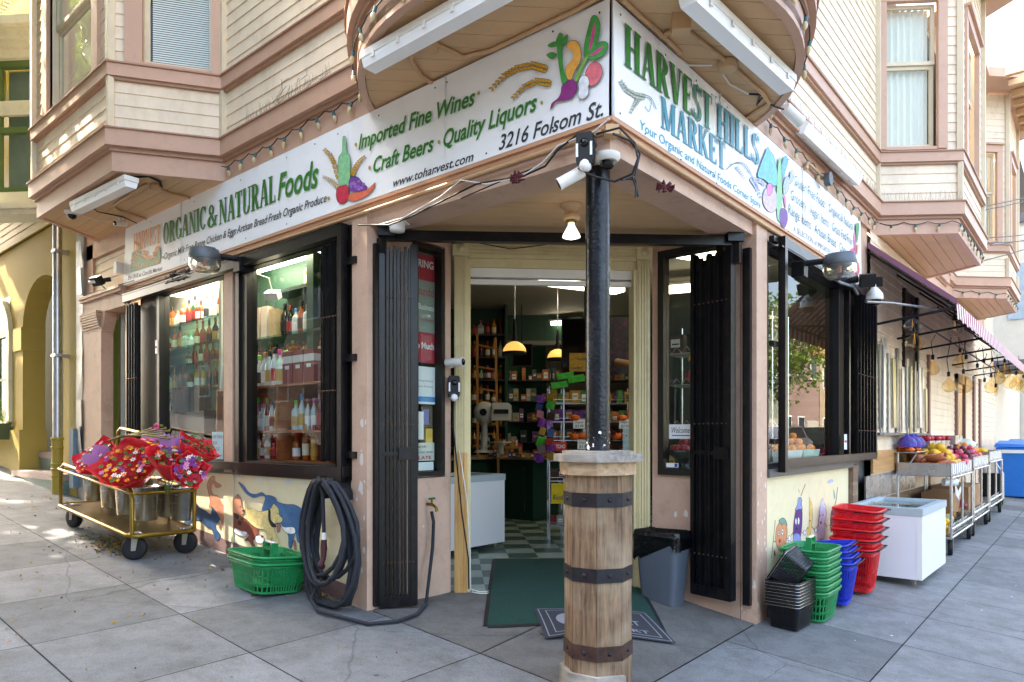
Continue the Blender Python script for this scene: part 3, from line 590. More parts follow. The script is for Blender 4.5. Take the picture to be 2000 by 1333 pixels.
# drain pipes
dp = MB(); px_, py_ = -8.0, -.13
dp.tube([(px_, py_, 1.25), (px_, py_, 4.6)], .05, 14)
root = T('drainpipe', 'shiny galvanised downpipe on the edge of the yellow house', 'drainpipe', (px_, py_, .6)); part('pipe', dp, GALV, root)
d2 = MB(); d2.tube([(px_, py_, .5), (px_, py_, 1.38)], .062, 14)
for z in (1.36, 1.25, 1.05, .98, .9): d2.lathe([(.062, 0), (.072, .006), (.072, .03), (.062, .036)], (px_, py_, z), 14)
d2.ball((px_ - .1, py_ + .02, 1.12), .062, 12); part('iron_base', d2, YELD, root)
d3 = MB(); 
for z in (3.7, 2.4): d3.box(px_ - .06, py_ - .055, z, px_ + .1, py_ + .13, z + .03)
part('bracket', d3, GALV, root)
fl = MB()
for k in range(9):
    z = 1.2 + k * .32; fl.quad((-7.6 + rnd.uniform(-.01, .01), -.05, z), (-7.42 + rnd.uniform(-.02, .02), -.045 + rnd.uniform(-.02, .01), z), (-7.42 + rnd.uniform(-.02, .02), -.045 + rnd.uniform(-.03, .01), z + .33), (-7.6, -.05, z + .33))
fl.box(-7.62, -.03, .5, -7.40, .3, 4.0)
solo('metal_flashing', 'crumpled grey sheet metal flashing between the two houses', 'flashing', fl, M('dull_flashing', '9A9C9C', .35, .7, var=.3))
gb = MB(); gb.box(-7.72, -.09, .78, -7.58, -.03, 1.5); solo('meter_cover', 'blue grey steel cover plate beside the bronze cart', 'cover plate', gb, M('bluegrey_metal', '6F8594', .5, .2, var=.15))
# ---------------- interior ----------------
fl = MB(); fl.m = 0; ca = cos(pi / 4); sa = sin(pi / 4)
for i in range(-34, 22):
    for j in range(-12, 40):
        s = .305; x, y = i * s, j * s; q = [(x, y), (x + s, y), (x + s, y + s), (x, y + s)]; q = [(-.5 + a * ca - b * sa, 1.0 + a * sa + b * ca) for a, b in q]
        cx = sum(p[0] for p in q) / 4; cy = sum(p[1] for p in q) / 4
        if -6.9 < cx < -.1 and .2 < cy < 10 and (cy - cx) > 2.78 + .1: fl.m = (i + j) % 2; fl.poly([(a, b, .168) for a, b in q])
part('shop_floor', fl, [M('tile_green', '3E5A50', .35, var=.2, world=True), M('tile_grey', '8D9C93', .35, var=.2, world=True)], B)
fb_ = MB(); fb_.prism([(-6.9, .3, .1), (-2.2, .3, .1), (-2.06, .79, .1), (-.81, 2.04, .1), (-.2, 2.2, .1), (-.2, 10.2, .1), (-6.9, 10.2, .1)], (0, 0, .06)); part('floor_slab', fb_, M('threshold', '5D6A66', .6, var=.2, world=True), B)
iw = MB(); iw.box(-6.95, .2, .1, -6.9, 10.2, 3.5); iw.box(-6.9, 10.15, .1, -.1, 10.2, 3.5); iw.box(-.16, 5.3, .1, -.1, 10.2, 3.5)
part('interior_wall', iw, DGREEN, B)
ic = MB(); ic.box(-6.95, .13, 3.5, -.1, 10.2, 3.54); part('shop_ceiling', ic, M('ceiling_paint', 'B4AFA0', .7, var=.05, world=True), B)
# partition behind windows (display backs): pale for left window
dv = MB(); dv.box(-6.75, .56, 1.0, -4.72, .59, 3.3); dv.box(-6.78, .15, 1.0, -6.75, .59, 3.3); dv.box(-4.74, .3, 1.0, -4.70, .59, 3.3); part('display_back', dv, M('pale_display_wall', 'B9BDB4', .6, var=.05, world=True), B)
dv = MB(); dv.box(-4.69, .6, 1.15, -2.9, .63, 3.3); dv.box(-3.3, .35, 1.9, -3.2, .6, 3.3); part('display_back', dv, DGREEN, B)
LAMP = M('fluorescent_lens', 'FFF4DC', .5, var=0, emit=1.1); LAMPW = M('window_fluorescent_lens', 'FFF6E4', .5, var=0, emit=3.0); 
def striplight(n_, lab, c, L_, rz, w_=.22, mat=LAMP):
    r = T('ceiling_light', lab, 'ceiling light', c, 'fluorescent lights inside the shop'); m = MB(); m.cb(c, (L_, w_, .06), rz); part('diffuser', m, mat, r)
    m = MB(); m.cb((c[0], c[1], c[2] + .045), (L_ + .04, w_ + .04, .03), rz); part('housing', m, WHITE, r)
striplight(0, 'long fluorescent light above the left shop window shelves', (-5.4, .36, 3.0), 1.1, 0, .22, LAMPW)
striplight(1, 'fluorescent light above the bottles of the middle shop window', (-3.75, .36, 3.02), 1.1, 0, .22, LAMPW)
striplight(2, 'fluorescent light seen through the top of the open doorway', (-3.2, 4.4, 3.36), 1.2, 1.2)
striplight(3, 'fluorescent light seen through the narrow window by the Welcome sign', (-1.2, 3.9, 3.3), 1.2, 1.2)
striplight(4, 'fluorescent light deep behind the big side window', (-1.9, 5.2, 3.3), 1.2, .3)
striplight(5, 'fluorescent light at the far back of the shop', (-5.4, 6.6, 3.36), 1.2, .2)
# pendant lamps
GLOW = M('warm_glass_shade', 'F2B860', .4, var=0, emit=.12)
def pendant(px, py, t, lab):
    c = at(px, py, t); r = T('pendant_lamp', lab, 'lamp', c, 'pendant lamps over the counter'); s = .165 * t / 8
    m = MB(); m.lathe([(.135, 0), (.14, .01), (.13, .055), (.095, .105), (.045, .13), (.03, .135)], c, 20); part('lamp_shade', m, GLOW, r)
    m = MB(); m.lathe([(.142, -.012), (.144, .0), (.142, .014), (.138, .014)], c, 20); m.lathe([(.03, .135), (.032, .18), (.02, .24), (.022, .3), (.008, .4)], c, 12); part('metal_ring', m, BLKM, r)
    m = MB(); m.tube([c + Vector((0, 0, .4)), (c.x, c.y, 3.5)], .008, 6); part('chain', m, GALV, r)
pendant(1005, 690, 8.2, 'dome pendant lamp hanging in the left half of the doorway'); pendant(1089, 702, 9.4, 'dome pendant lamp half hidden by the black television')
# ---------------- painted signs ----------------
GRN = M('sign_green', '2F7A2C', .45, var=.08, scale=20); GRND = M('sign_dark_outline', '23301F', .5, var=0); CHAR = M('sign_charcoal', '33363A', .5, var=0)
TEAL = M('sign_teal', '3E93A8', .45, var=.1, scale=10); TGRN = M('sign_blue_green', '3C8A70', .45, var=.1, scale=10); TEALD = M('sign_dark_teal', '2C5A6C', .5, var=0)
GOLD = M('sign_gold', 'D9A02C', .5, var=.12, scale=60); GOLDD = M('sign_gold_dots', 'A89050', .5, var=0); ORNG = M('sign_orange', 'E29A5C', .5, var=.05)
def colr(n, c, v=.1): return M('paint_' + n, c, .5, var=v, scale=30)
class Art:                                  # flat painted shapes on a wall plane, each a hair in front of the last
    def __init__(s, plane, base): s.pl = plane; s.d = base; s.st = .00005
    def P(s, x, y): return onY(x, y, -s.d) if s.pl == 'L' else onX(x, y, s.d)
    def smooth(s, pts, k=4):
        n = len(pts); out = []
        for i in range(n):
            p0, p1, p2, p3 = pts[i - 1], pts[i], pts[(i + 1) % n], pts[(i + 2) % n]
            for j in range(k):
                t = j / k; out.append(tuple(.5 * (2 * p1[a] + (p2[a] - p0[a]) * t + (2 * p0[a] - 5 * p1[a] + 4 * p2[a] - p3[a]) * t * t + (3 * p1[a] - p0[a] - 3 * p2[a] + p3[a]) * t ** 3) for a in (0, 1)))
        return out
    def poly(s, mb, pts, sm=True): s.d += s.st; mb.poly([s.P(*p) for p in (s.smooth(pts) if sm else pts)])
    def ell(s, mb, cx, cy, rx, ry, rot=0, n=20): s.poly(mb, [(cx + rx * cos(t) * cos(rot) - ry * sin(t) * sin(rot), cy + rx * cos(t) * sin(rot) + ry * sin(t) * cos(rot)) for t in [2 * pi * i / n for i in range(n)]], False)
    def line(s, mb, pts, w):
        s.d += s.st
        for i in range(len(pts) - 1):
            a = Vector(pts[i]); b = Vector(pts[i + 1]); w0 = w if not isinstance(w, tuple) else w[0] + (w[1] - w[0]) * i / (len(pts) - 1); w1 = w if not isinstance(w, tuple) else w[0] + (w[1] - w[0]) * (i + 1) / (len(pts) - 1)
            n = (b - a).orthogonal().normalized(); mb.poly([s.P(*(a - n * w0 / 2)), s.P(*(a + n * w0 / 2)), s.P(*(b + n * w1 / 2)), s.P(*(b - n * w1 / 2))])
    def curve(s, mb, pts, w, k=5):
        out = []; n = len(pts)
        for i in range(n - 1):
            p0, p1, p2, p3 = pts[max(0, i - 1)], pts[i], pts[i + 1], pts[min(n - 1, i + 2)]
            for j in range(k):
                t = j / k; out.append(tuple(.5 * (2 * p1[a] + (p2[a] - p0[a]) * t + (2 * p0[a] - 5 * p1[a] + 4 * p2[a] - p3[a]) * t * t + (3 * p1[a] - p0[a] - 3 * p2[a] + p3[a]) * t ** 3) for a in (0, 1)))
        s.line(mb, out + [pts[-1]], w)
    def wheat(s, mb, mbo, pts, size, n=9):  # ear along a curve
        s.st = .000015
        for i in range(n):
            t = i / (n - 1) * (len(pts) - 1.001); k = int(t); f = t - k; a = Vector(pts[k]); b = Vector(pts[k + 1]); c = a.lerp(b, f); d = (b - a).normalized(); nn = d.orthogonal(); sz = size * (1 - .45 * i / n)
            for sg_ in (-1, 1):
                e = c + nn * sg_ * sz * .45; r = atan2((d + nn * sg_ * .5).y, (d + nn * sg_ * .5).x); s.ell(mbo, e.x, e.y, sz * .66, sz * .36, r, 10); s.ell(mb, e.x, e.y, sz * .56, sz * .27, r, 10)
        s.st = .00005
def sgn_text(s, A, txt, p0, p1, hpx, bold=.0, shear=.25):
    P0 = A.P(*p0); P1 = A.P(*p1); h = A.P(p0[0], p0[1] - hpx).z - P0.z; n = (0, -1, 0) if A.pl == 'L' else (1, 0, 0); A.d += .0001; text(s, txt, P0, P1, h, n, bold=bold, shear=shear, off=.0002)
def arcs(cx, cy, rx, ry, a0, a1, T_, t_, n=12):
    out = []; 
    for i in range(n):
        q = []
        for a, o in ((a0 + (a1 - a0) * i / n, 0), (a0 + (a1 - a0) * (i + 1) / n, 0)):
            a = radians(a); q.append(((cx + rx * cos(a), cy + ry * sin(a)), (cx + (rx - T_) * cos(a), cy + (ry - t_) * sin(a))))
        out.append([q[0][0], q[1][0], q[1][1], q[0][1]])
    return out
def bar(x0, y0, x1, y1, w): return [[(x0 - w / 2, y0), (x0 + w / 2, y0), (x1 + w / 2, y1), (x1 - w / 2, y1)]]
def rec(x0, y0, x1, y1): return [[(x0, y0), (x1, y0), (x1, y1), (x0, y1)]]
def srf(x, y, w=.2): return rec(x - w / 2, y, x + w / 2, y + .045)
tk, tn = .15, .055
SG = {
 'H': (.66, bar(.15, 0, .15, 1, tk) + bar(.51, 0, .51, 1, tk) + rec(.15, .48, .51, .535) + srf(.15, 0, .26) + srf(.15, .955, .26) + srf(.51, 0, .26) + srf(.51, .955, .26)),
 'A': (.62, bar(.1, 0, .29, 1, tn) + bar(.5, 0, .32, 1, tk) + rec(.16, .3, .44, .35) + srf(.1, 0, .18) + srf(.5, 0, .24)),
 'R': (.62, bar(.15, 0, .15, 1, tk) + arcs(.25, .745, .27, .255, -90, 90, tk, tn) + rec(.15, .945, .26, 1) + rec(.15, .49, .26, .54) + bar(.5, 0, .3, .52, tk) + srf(.15, 0, .26) + srf(.1, .955, .16) + srf(.53, 0, .16)),
 'V': (.6, bar(.3, 0, .11, 1, tk) + bar(.33, 0, .49, 1, tn) + srf(.11, .955, .24) + srf(.49, .955, .18)),
 'E': (.52, bar(.15, 0, .15, 1, tk) + rec(.1, 0, .47, .055) + rec(.1, .945, .46, 1) + rec(.15, .48, .36, .535) + bar(.455, 0, .455, .2, .04) + bar(.44, .8, .44, 1, .04) + bar(.36, .4, .36, .62, .035)),
 'S': (.5, arcs(.25, .745, .2, .255, 20, 270, .13, tn) + arcs(.25, .245, .2, .255, -160, 90, .13, tn) + bar(.43, .74, .43, 1, .035) + bar(.06, 0, .06, .27, .035) + [[(.08, .62), (.2, .49), (.44, .36), (.3, .52)]]),
 'T': (.56, bar(.28, 0, .28, 1, tk) + rec(.03, .945, .53, 1) + bar(.045, .78, .045, 1, .035) + bar(.515, .78, .515, 1, .035) + srf(.28, 0, .28)),
 'I': (.3, bar(.15, 0, .15, 1, tk) + srf(.15, 0, .26) + srf(.15, .955, .26)),
 'L': (.5, bar(.15, 0, .15, 1, tk) + rec(.1, 0, .46, .055) + bar(.445, 0, .445, .24, .04) + srf(.15, .955, .26)),
 'M': (.8, bar(.12, 0, .12, 1, tn) + bar(.38, .05, .15, 1, tk) + bar(.4, .05, .62, 1, tn) + bar(.65, 0, .65, 1, tk) + srf(.12, 0, .2) + srf(.1, .955, .2) + srf(.66, 0, .24) + srf(.68, .955, .18)),
 'K': (.64, bar(.15, 0, .15, 1, tk) + bar(.2, .42, .5, 1, tn) + bar(.53, 0, .28, .56, tk) + srf(.15, 0, .26) + srf(.15, .955, .26) + srf(.5, .955, .18) + srf(.53, 0, .2)),
 'O': (.62, arcs(.31, .5, .28, .51, 0, 360, tk, tn, 22)), 'C': (.56, arcs(.31, .5, .28, .51, 40, 320, tk, tn, 18) + bar(.51, .68, .51, .98, .035)),
 'G': (.62, arcs(.31, .5, .28, .51, 40, 320, tk, tn, 18) + bar(.51, .68, .51, .98, .035) + bar(.5, .05, .5, .42, .12) + rec(.38, .4, .6, .445)),
 'N': (.68, bar(.13, 0, .13, 1, tn) + bar(.54, 0, .16, 1, tk) + bar(.55, 0, .55, 1, tn) + srf(.13, 0, .2) + srf(.12, .955, .2) + srf(.55, .955, .2)),
 'U': (.64, bar(.15, .28, .15, 1, tk) + bar(.52, .28, .52, 1, tn) + arcs(.31, .28, .235, .29, 180, 360, tk * .8, tn) + srf(.15, .955, .26) + srf(.52, .955, .2)),
 '&': (.74, arcs(.3, .77, .17, .24, -60, 240, .09, tn, 16) + arcs(.28, .25, .25, .26, 60, 330, tk, tn, 16) + [[(.16, .68), (.28, .68), (.66, .03), (.5, .03)]] + bar(.5, .1, .62, .45, .05) + srf(.62, .43, .2)),
 ' ': (.25, [])}
def serif_text(mbs, A, txt, p0, p1, hpx, split=None, sh=None):
    """hand-painted serif capitals; mbs: list of mesh builders, sh: outline builder behind"""
    P0 = A.P(*p0); P1 = A.P(*p1); h = A.P(p0[0], p0[1] - hpx).z - P0.z; W_ = sum(SG[c][0] for c in txt); d = (P1 - P0) / W_; n = Vector((0, -1, 0)) if A.pl == 'L' else Vector((1, 0, 0)); x = 0; dl = A.d
    for ci, c in enumerate(txt):
        mb = mbs[0] if split is None or ci < split else mbs[1]; k = 0
        for q in SG[c][1]:
            k += 1
            if sh is not None: sh.add([P0 + d * (x + a + .025) + Vector((0, 0, (b - .012) * h)) + n * (.0002 + k * .00001) for a, b in q], [(0, 1, 2, 3)])
            mb.add([P0 + d * (x + a) + Vector((0, 0, b * h)) + n * (.0006 + k * .00001) for a, b in q], [(0, 1, 2, 3)])
        x += SG[c][0]
    A.d += .0001
s1 = T('shop_sign', 'long white sign board over the left windows reading ORGANIC & NATURAL Foods and 3216 Folsom St.', 'sign', (-3, -.01, 3.07))
m = MB(); m.hexa([(-6.27, -.012, 3.07), (-.012, -.012, 3.07), (-.03, .02, 3.07), (-6.27, .02, 3.07), (-6.235, 0, 3.688), (-.012, 0, 3.688), (-.03, .02, 3.688), (-6.235, .02, 3.688)]); part('board', m, SIGNW, s1)
A = Art('L', .0135); k1 = MB(); g1 = MB(); o1 = MB(); y1 = MB(); q1 = MB()
serif_text([g1], A, 'ORGANIC', (318, 479), (402, 446), 41, sh=k1); serif_text([g1], A, '&', (404, 447), (425, 440), 43, sh=k1); serif_text([g1], A, 'NATURAL', (427, 440), (538, 394), 48, sh=k1)
sgn_text(g1, A, 'Foods', (542, 391), (622, 364), 52, .02, .28)
part('green_lettering', g1, GRN, s1); g1 = MB(); sgn_text(g1, A, 'Imported Fine Wines', (700, 293), (928, 204), 30, .02, .28); part('green_lettering', g1, GRN, s1); g1 = MB(); sgn_text(g1, A, 'Craft Beers', (729, 338), (847, 294), 30, .02, .28); sgn_text(g1, A, 'Quality Liquors', (866, 288), (1049, 215), 33, .02, .28)
for t_, a, b, h in (('Organic Milk·Free Range Chicken & Eggs·Artisan Bread·Fresh Organic Produce', (321, 507), (638, 394), 13), ('www.toharvest.com', (768, 366), (925, 314), 17), ('3216 Folsom St.', (974, 294), (1178, 226), 30), ('Est 1918 as Cancilla Market', (250, 547), (317, 528), 8)): sgn_text(q1, A, t_, a, b, h, .012, .3)
for x, y in ((695, 283), (935, 182), (722, 328), (857, 278), (1058, 201), (642, 388), (318, 503)): A.ell(y1, x, y, 2.6, 4 if x > 400 else 2.5)
serif_text([o1], A, 'HARVEST', (261, 492), (313, 474), 34)
part('lettering', k1, GRND, s1); part('green_lettering', g1, GRN, s1); part('dark_lettering', q1, CHAR, s1); part('gold_dots', y1, GOLDD, s1); part('orange_lettering', o1, ORNG, s1)
lg = MB(); A.poly(lg, [(257.6, 494), (268, 488), (276, 496), (284, 505), (295, 507), (304, 500), (313, 482), (313, 515), (255, 532.5)], False); part('green_hill', lg, GRN, s1)
l2 = MB(); 
for x, y, r in ((281, 500, .5), (288, 504, .2), (296, 502, -.2), (303, 494, -.6), (284, 493, .4), (307, 486, -.9)): A.ell(l2, x, y, 6, 3.6, r, 12)
part('orange_field', l2, ORNG, s1)
l3 = MB(); l4 = MB(); A.wheat(l3, l4, [(259, 510), (266, 500), (274, 488), (272, 478), (264, 474)], 5.5, 10); sgn_text(l3, A, 'HILLS', (260, 526), (309, 512), 8, 0, 0)
# bottle and fruit
A.wheat(l3, l4, [(661, 345), (652, 318), (645, 303), (634, 293)], 7, 10); A.wheat(l3, l4, [(688, 340), (694, 328), (702, 315), (712, 307)], 6.5, 9)
A.wheat(l3, l4, [(1064, 135), (1040, 128), (1010, 134), (985, 148), (960, 174)], 10, 17); A.wheat(l3, l4, [(1072, 163), (1048, 159), (1024, 170), (1002, 192)], 9, 13)
part('wheat_outline', l4, GRND, s1); part('wheat_ears', l3, GOLD, s1)
A.wheat(z1 := MB(), z2 := MB(), [(659, 365), (650, 356), (642, 350), (632, 346)], 5.5, 8); part('pale_wheat', z1, colr('straw', 'E2C08C'), s1); part('pale_wheat_outline', z2, GRND, s1)
def shape(nm, col, *polys, outl=True, A_=None, par=None):
    A_ = A_ or A; par = par or s1; mb = MB()
    if outl:
        ob = MB()
        for p in polys:
            cx = sum(q[0] for q in p) / len(p); cy = sum(q[1] for q in p) / len(p); A_.poly(ob, [(x + (x - cx) / max(4, hypot(x - cx, y - cy)) * .9, y + (y - cy) / max(4, hypot(x - cx, y - cy)) * .9) for x, y in p])
        part(nm + '_outline', ob, GRND, par)
    for p in polys: A_.poly(mb, p)
    return part(nm, mb, colr(nm, col, .25), par)
shape('painted_bottle', '7FC08C', [(669, 270), (676, 270), (677, 296), (683, 306), (684, 330), (682, 364), (672, 368), (662, 362), (661, 328), (662, 308), (668, 298)])
shape('painted_grapes', '6B3A8E', [(690, 345), (700, 348), (708, 358), (717, 366), (710, 373), (692, 374), (682, 370), (683, 352)])
shape('painted_pepper', 'D9694E', [(732, 357), (728, 372), (712, 385), (694, 393), (680, 390), (680, 380), (698, 376), (718, 370)])
shape('painted_apple', 'C22A45', [(668, 364), (676, 362), (681, 372), (679, 388), (670, 398), (660, 394), (657, 380), (660, 367)])
e = MB()
for k in range(26): 
    a = rnd.uniform(0, 6.3); r = rnd.uniform(0, 1) ** .5; A.ell(e, 698 + 14 * r * cos(a), 361 + 10 * r * sin(a), 2, 2.4, 0, 8)
part('grape_highlights', e, colr('violet', '9A6AB8'), s1)
shape('painted_celery', '3E9A45', [(1085, 86), (1092, 66), (1100, 70), (1098, 88), (1100, 130), (1108, 160), (1098, 164), (1092, 130), (1088, 95)], [(1071, 88), (1083, 82), (1086, 90), (1075, 92)], [(1068, 108), (1078, 103), (1087, 108), (1078, 115)], [(1098, 80), (1108, 68), (1107, 82), (1101, 90)])
shape('painted_squash', 'E9A94E', [(1108, 88), (1116, 80), (1128, 83), (1134, 98), (1133, 120), (1123, 138), (1114, 158), (1106, 148), (1106, 130), (1118, 116), (1118, 100), (1109, 96)])
shape('painted_chard', '3F9A4A', [(1142, 112), (1141, 90), (1149, 55), (1156, 33), (1166, 33), (1172, 50), (1168, 76), (1156, 100)], [(1146, 114), (1156, 96), (1174, 82), (1187, 86), (1182, 104), (1164, 116)])
shape('painted_stem', 'D2488C', [(1150, 98), (1156, 62), (1161, 44), (1162, 62), (1156, 90)], [(1150, 110), (1168, 96), (1180, 90), (1168, 104)], outl=False)
shape('painted_leek', '7CB04C', [(1122, 156), (1134, 128), (1146, 108), (1150, 110), (1138, 134), (1128, 158)])
shape('painted_radish', 'E0707A', [(1150, 130), (1160, 122), (1172, 126), (1176, 142), (1168, 160), (1154, 168), (1146, 160), (1144, 144)])
shape('painted_egg', 'E4E8F0', [(1130, 160), (1138, 148), (1148, 152), (1150, 166), (1142, 176), (1132, 176)], [(1131, 176), (1138, 162), (1147, 166), (1149, 182), (1140, 193), (1130, 190)])
shape('painted_beet', '8C2A78', [(1098, 168), (1112, 157), (1124, 160), (1126, 176), (1116, 192), (1102, 196), (1086, 200), (1076, 215), (1078, 202), (1090, 192), (1096, 182)])
sc = MB()
for px, pts in (('L', [(263, 462), (262, 515), (295, 434), (380, 394), (470, 352), (560, 308), (615, 282), (660, 262), (740, 226), (850, 172), (873, 161), (980, 78), (1080, 62), (1171, 25), (1150, 232), (1080, 250), (950, 300), (850, 336), (700, 388), (560, 438), (480, 466), (360, 508), (874, 328), (880, 325)]),):
    for p in pts: sc.lathe([(.006, 0), (.006, .002), (0, .003)], onY(*p, -.012), 6, (0, -1, 0))
part('screw', sc, BLKM, s1)
sm = MB(); sm.box(-1.222, -.0125, 3.075, -1.218, 0, 3.685); sm.box(-4.882, -.0125, 3.075, -4.878, 0, 3.685); part('board_joint', sm, M('joint_line', 'D4D4D0', .5, var=0), s1)
# right sign
s2 = T('shop_sign', 'white sign board over the side street reading HARVEST HILLS MARKET in green and teal', 'sign', (.01, 2.4, 3.07))
m = MB(); m.hexa([(.012, .012, 3.07), (.012, 4.9, 3.07), (-.02, 4.9, 3.07), (-.02, .03, 3.07), (.0, .012, 3.685), (.0, 4.9, 3.685), (-.02, 4.9, 3.685), (-.02, .03, 3.685)]); part('board', m, SIGNW, s2)
A = Art('R', .0135); k1 = MB(); g1 = MB(); t1 = MB(); t2 = MB(); q1 = MB(); g2 = MB()
serif_text([g1, g2], A, 'HARVEST', (1219, 125), (1391, 257), 82, split=5, sh=k1); serif_text([t1], A, 'HILLS', (1400, 264), (1484, 325), 65, sh=k1); serif_text([t1], A, 'MARKET', (1290, 248), (1417, 334), 62, sh=k1)
sgn_text(t1, A, 'Your Organic and Natural Foods Corner Store', (1250, 252), (1486, 408), 19, .012, .1)
for t_, a, b, h in (('Gluten Free Foods · Organic & Natural', (1552, 360), (1667, 451), 21), ('Grocery · Vegan Items · Grass Fed/Free', (1545, 389), (1665, 480), 21), ('Range Items · Artisan Bread · Cheese', (1540, 417), (1659, 503), 21)): sgn_text(t2, A, t_, a, b, h, .0, .15)
sgn_text(q1, A, 'A SELECTION of IMPORTED WINES', (1550, 452), (1640, 510), 12, .0, 0)
part('outline_lettering', k1, TEALD, s2); part('green_lettering', g1, GRN, s2); part('blue_green_lettering', g2, TGRN, s2); part('teal_lettering', t1, TEAL, s2); part('small_lettering', t2, M('sign_slate_teal', '2E6068', .5, var=0), s2); part('grey_lettering', q1, M('sign_grey', '5E666C', .5, var=0), s2)
wa1 = MB(); wo = MB(); A.wheat(wa1, wo, [(1256, 190), (1240, 186), (1224, 176), (1213, 160)], 8, 10); A.wheat(wa1, wo, [(1246, 196), (1240, 206), (1232, 220)], 6, 6);
A.curve(wo, [(1256, 184), (1272, 192), (1282, 214)], 1.2); A.curve(wo, [(1258, 190), (1272, 196), (1268, 218), (1260, 208)], 1.)
part('grey_wheat', wa1, colr('grey_wheat', 'B4B49A'), s2); 
A.curve(wo, [(1418, 332), (1438, 318), (1456, 322), (1470, 345), (1482, 372)], 1.4); A.curve(wo, [(1424, 322), (1446, 320), (1466, 340)], 1); part('grey_wheat_outline', wo, TEALD, s2)
wb = MB(); wc = MB(); A.wheat(wb, wc, [(1470, 350), (1478, 365), (1486, 385)], 7, 7); A.wheat(wb, wc, [(1474, 352), (1486, 354), (1494, 362)], 6, 6); A.wheat(wb, wc, [(1440, 328), (1448, 338), (1454, 348)], 4, 6); part('lilac_wheat', wb, colr('lilac_grey', 'B8B8CC'), s2); part('lilac_wheat_outline', wc, colr('slate', '6E7C98'), s2)
def sh2(nm, col, *p, outl=True): return shape(nm, col, *p, outl=outl, A_=A, par=s2)
sh2('painted_gourd', '69B8C4', [(1496, 296), (1500, 288), (1505, 297), (1512, 308), (1518, 340), (1517, 362), (1504, 360), (1492, 350), (1480, 344), (1486, 322), (1492, 306)])
sh2('painted_turnip', 'C9B4D2', [(1500, 366), (1512, 368), (1518, 390), (1514, 412), (1500, 412), (1491, 396), (1492, 376)])
sh2('painted_flower', 'E079B0', [(1499, 362), (1507, 360), (1508, 376), (1500, 382)], [(1531, 384), (1535, 388), (1536, 406), (1533, 402)])
sh2('painted_bottle', 'D8CBD6', [(1521, 312), (1525, 312), (1527, 345), (1527, 425), (1519, 428), (1517, 400), (1518, 350)])
sh2('painted_leaf', '5FA6B4', [(1530, 310), (1536, 306), (1539, 318), (1534, 335), (1530, 352), (1527, 330)])
sh2('painted_corn', 'A9B4C4', [(1536, 345), (1542, 350), (1540, 370), (1532, 380), (1530, 362)], [(1545, 335), (1550, 338), (1548, 354), (1542, 358)])
sh2('painted_grapes', '7F6FA8', [(1526, 408), (1536, 412), (1538, 430), (1532, 445), (1525, 436), (1523, 420)])
sh2('painted_radish', 'D9248A', [(1673, 515), (1677, 516), (1678, 528), (1675, 538), (1671, 530)]); sh2('painted_onion_tops', '4C9A6A', [(1675, 437), (1678, 440), (1677, 452), (1674, 475), (1672, 455), (1672, 440)]); sh2('painted_ribbon', 'DD5BA0', [(1669, 458), (1671, 460), (1672, 510), (1670, 508)], [(1662, 488), (1666, 485), (1669, 494), (1667, 500), (1665, 492)], outl=False); sh2('painted_carrot', 'E8A25C', [(1674, 478), (1677, 480), (1676, 494), (1674, 496)], outl=False)
sc = MB()
for p in ((1212, 29), (1230, 18 + 50), (1300, 108), (1360, 158), (1420, 210), (1480, 262), (1540, 312), (1600, 366), (1650, 412), (1675, 440), (1211, 222), (1260, 262), (1330, 312), (1400, 358), (1470, 402), (1540, 452), (1600, 490), (1390, 185), (1398, 190), (1388, 338), (1396, 344), (1675, 532)): sc.lathe([(.006, 0), (.006, .002), (0, .003)], onX(*p, .012), 6, (1, 0, 0))
part('screw', sc, BLKM, s2)
sm = MB(); sm.box(0, 1.33, 3.075, .0125, 1.334, 3.685); sm.box(0, 3.0, 3.075, .0125, 3.004, 3.685); part('board_joint', sm, M('joint_line', 'D4D4D0', .5, var=0), s2)
# ---------------- murals on the low walls ----------------
mu = T('dog_mural', 'painted frieze of cartoon dogs running along the low yellow wall under the left windows', 'mural', (-3.4, .0, .4)); A = Art('L', -.02)
def mshape(nm, col, *polys): return shape(nm, col, *polys, A_=A, par=mu)
def cr(pts): return [(380 + x / 6.06, 900 + y / 6.06) for x, y in pts]
mshape('red_brown_dog', '8E5240', cr([(-290, 470), (-230, 430), (-120, 440), (-60, 400), (-20, 440), (-40, 560), (-90, 640), (-60, 700), (-110, 720), (-140, 620), (-200, 560), (-240, 640), (-290, 620), (-250, 540)]))
mshape('navy_dog', '28507C', cr([(10, 500), (60, 560), (130, 600), (190, 640), (210, 545), (285, 545), (290, 640), (300, 690), (265, 745), (240, 740), (250, 800), (300, 870), (280, 940), (240, 920), (200, 810), (150, 790), (90, 730), (20, 700), (-60, 740), (-110, 850), (-150, 870), (-130, 760), (-60, 600)]))
mshape('tan_dog', 'BC8266', cr([(190, 200), (240, 190), (250, 250), (320, 300), (260, 325), (215, 270), (200, 340), (225, 405), (280, 425), (340, 520), (390, 490), (440, 500), (500, 400), (545, 450), (560, 540), (590, 590), (560, 645), (480, 620), (430, 640), (430, 740), (370, 900), (410, 940), (360, 960), (345, 850), (300, 680), (200, 540), (170, 590), (185, 480), (165, 380), (150, 290)]))
mshape('brown_spotted_dog', '87473A', cr([(340, 480), (400, 600), (470, 620), (600, 690), (660, 760), (720, 765), (755, 830), (740, 900), (690, 950), (740, 1040), (700, 1050), (640, 950), (590, 945), (640, 880), (560, 850), (480, 800), (420, 850), (360, 840), (400, 650)]))
mshape('black_spots', '1E1E22', cr([(475, 630), (520, 650), (510, 690), (480, 670)]), cr([(520, 715), (550, 730), (545, 765), (515, 750)]), cr([(545, 675), (580, 690), (560, 700)]))
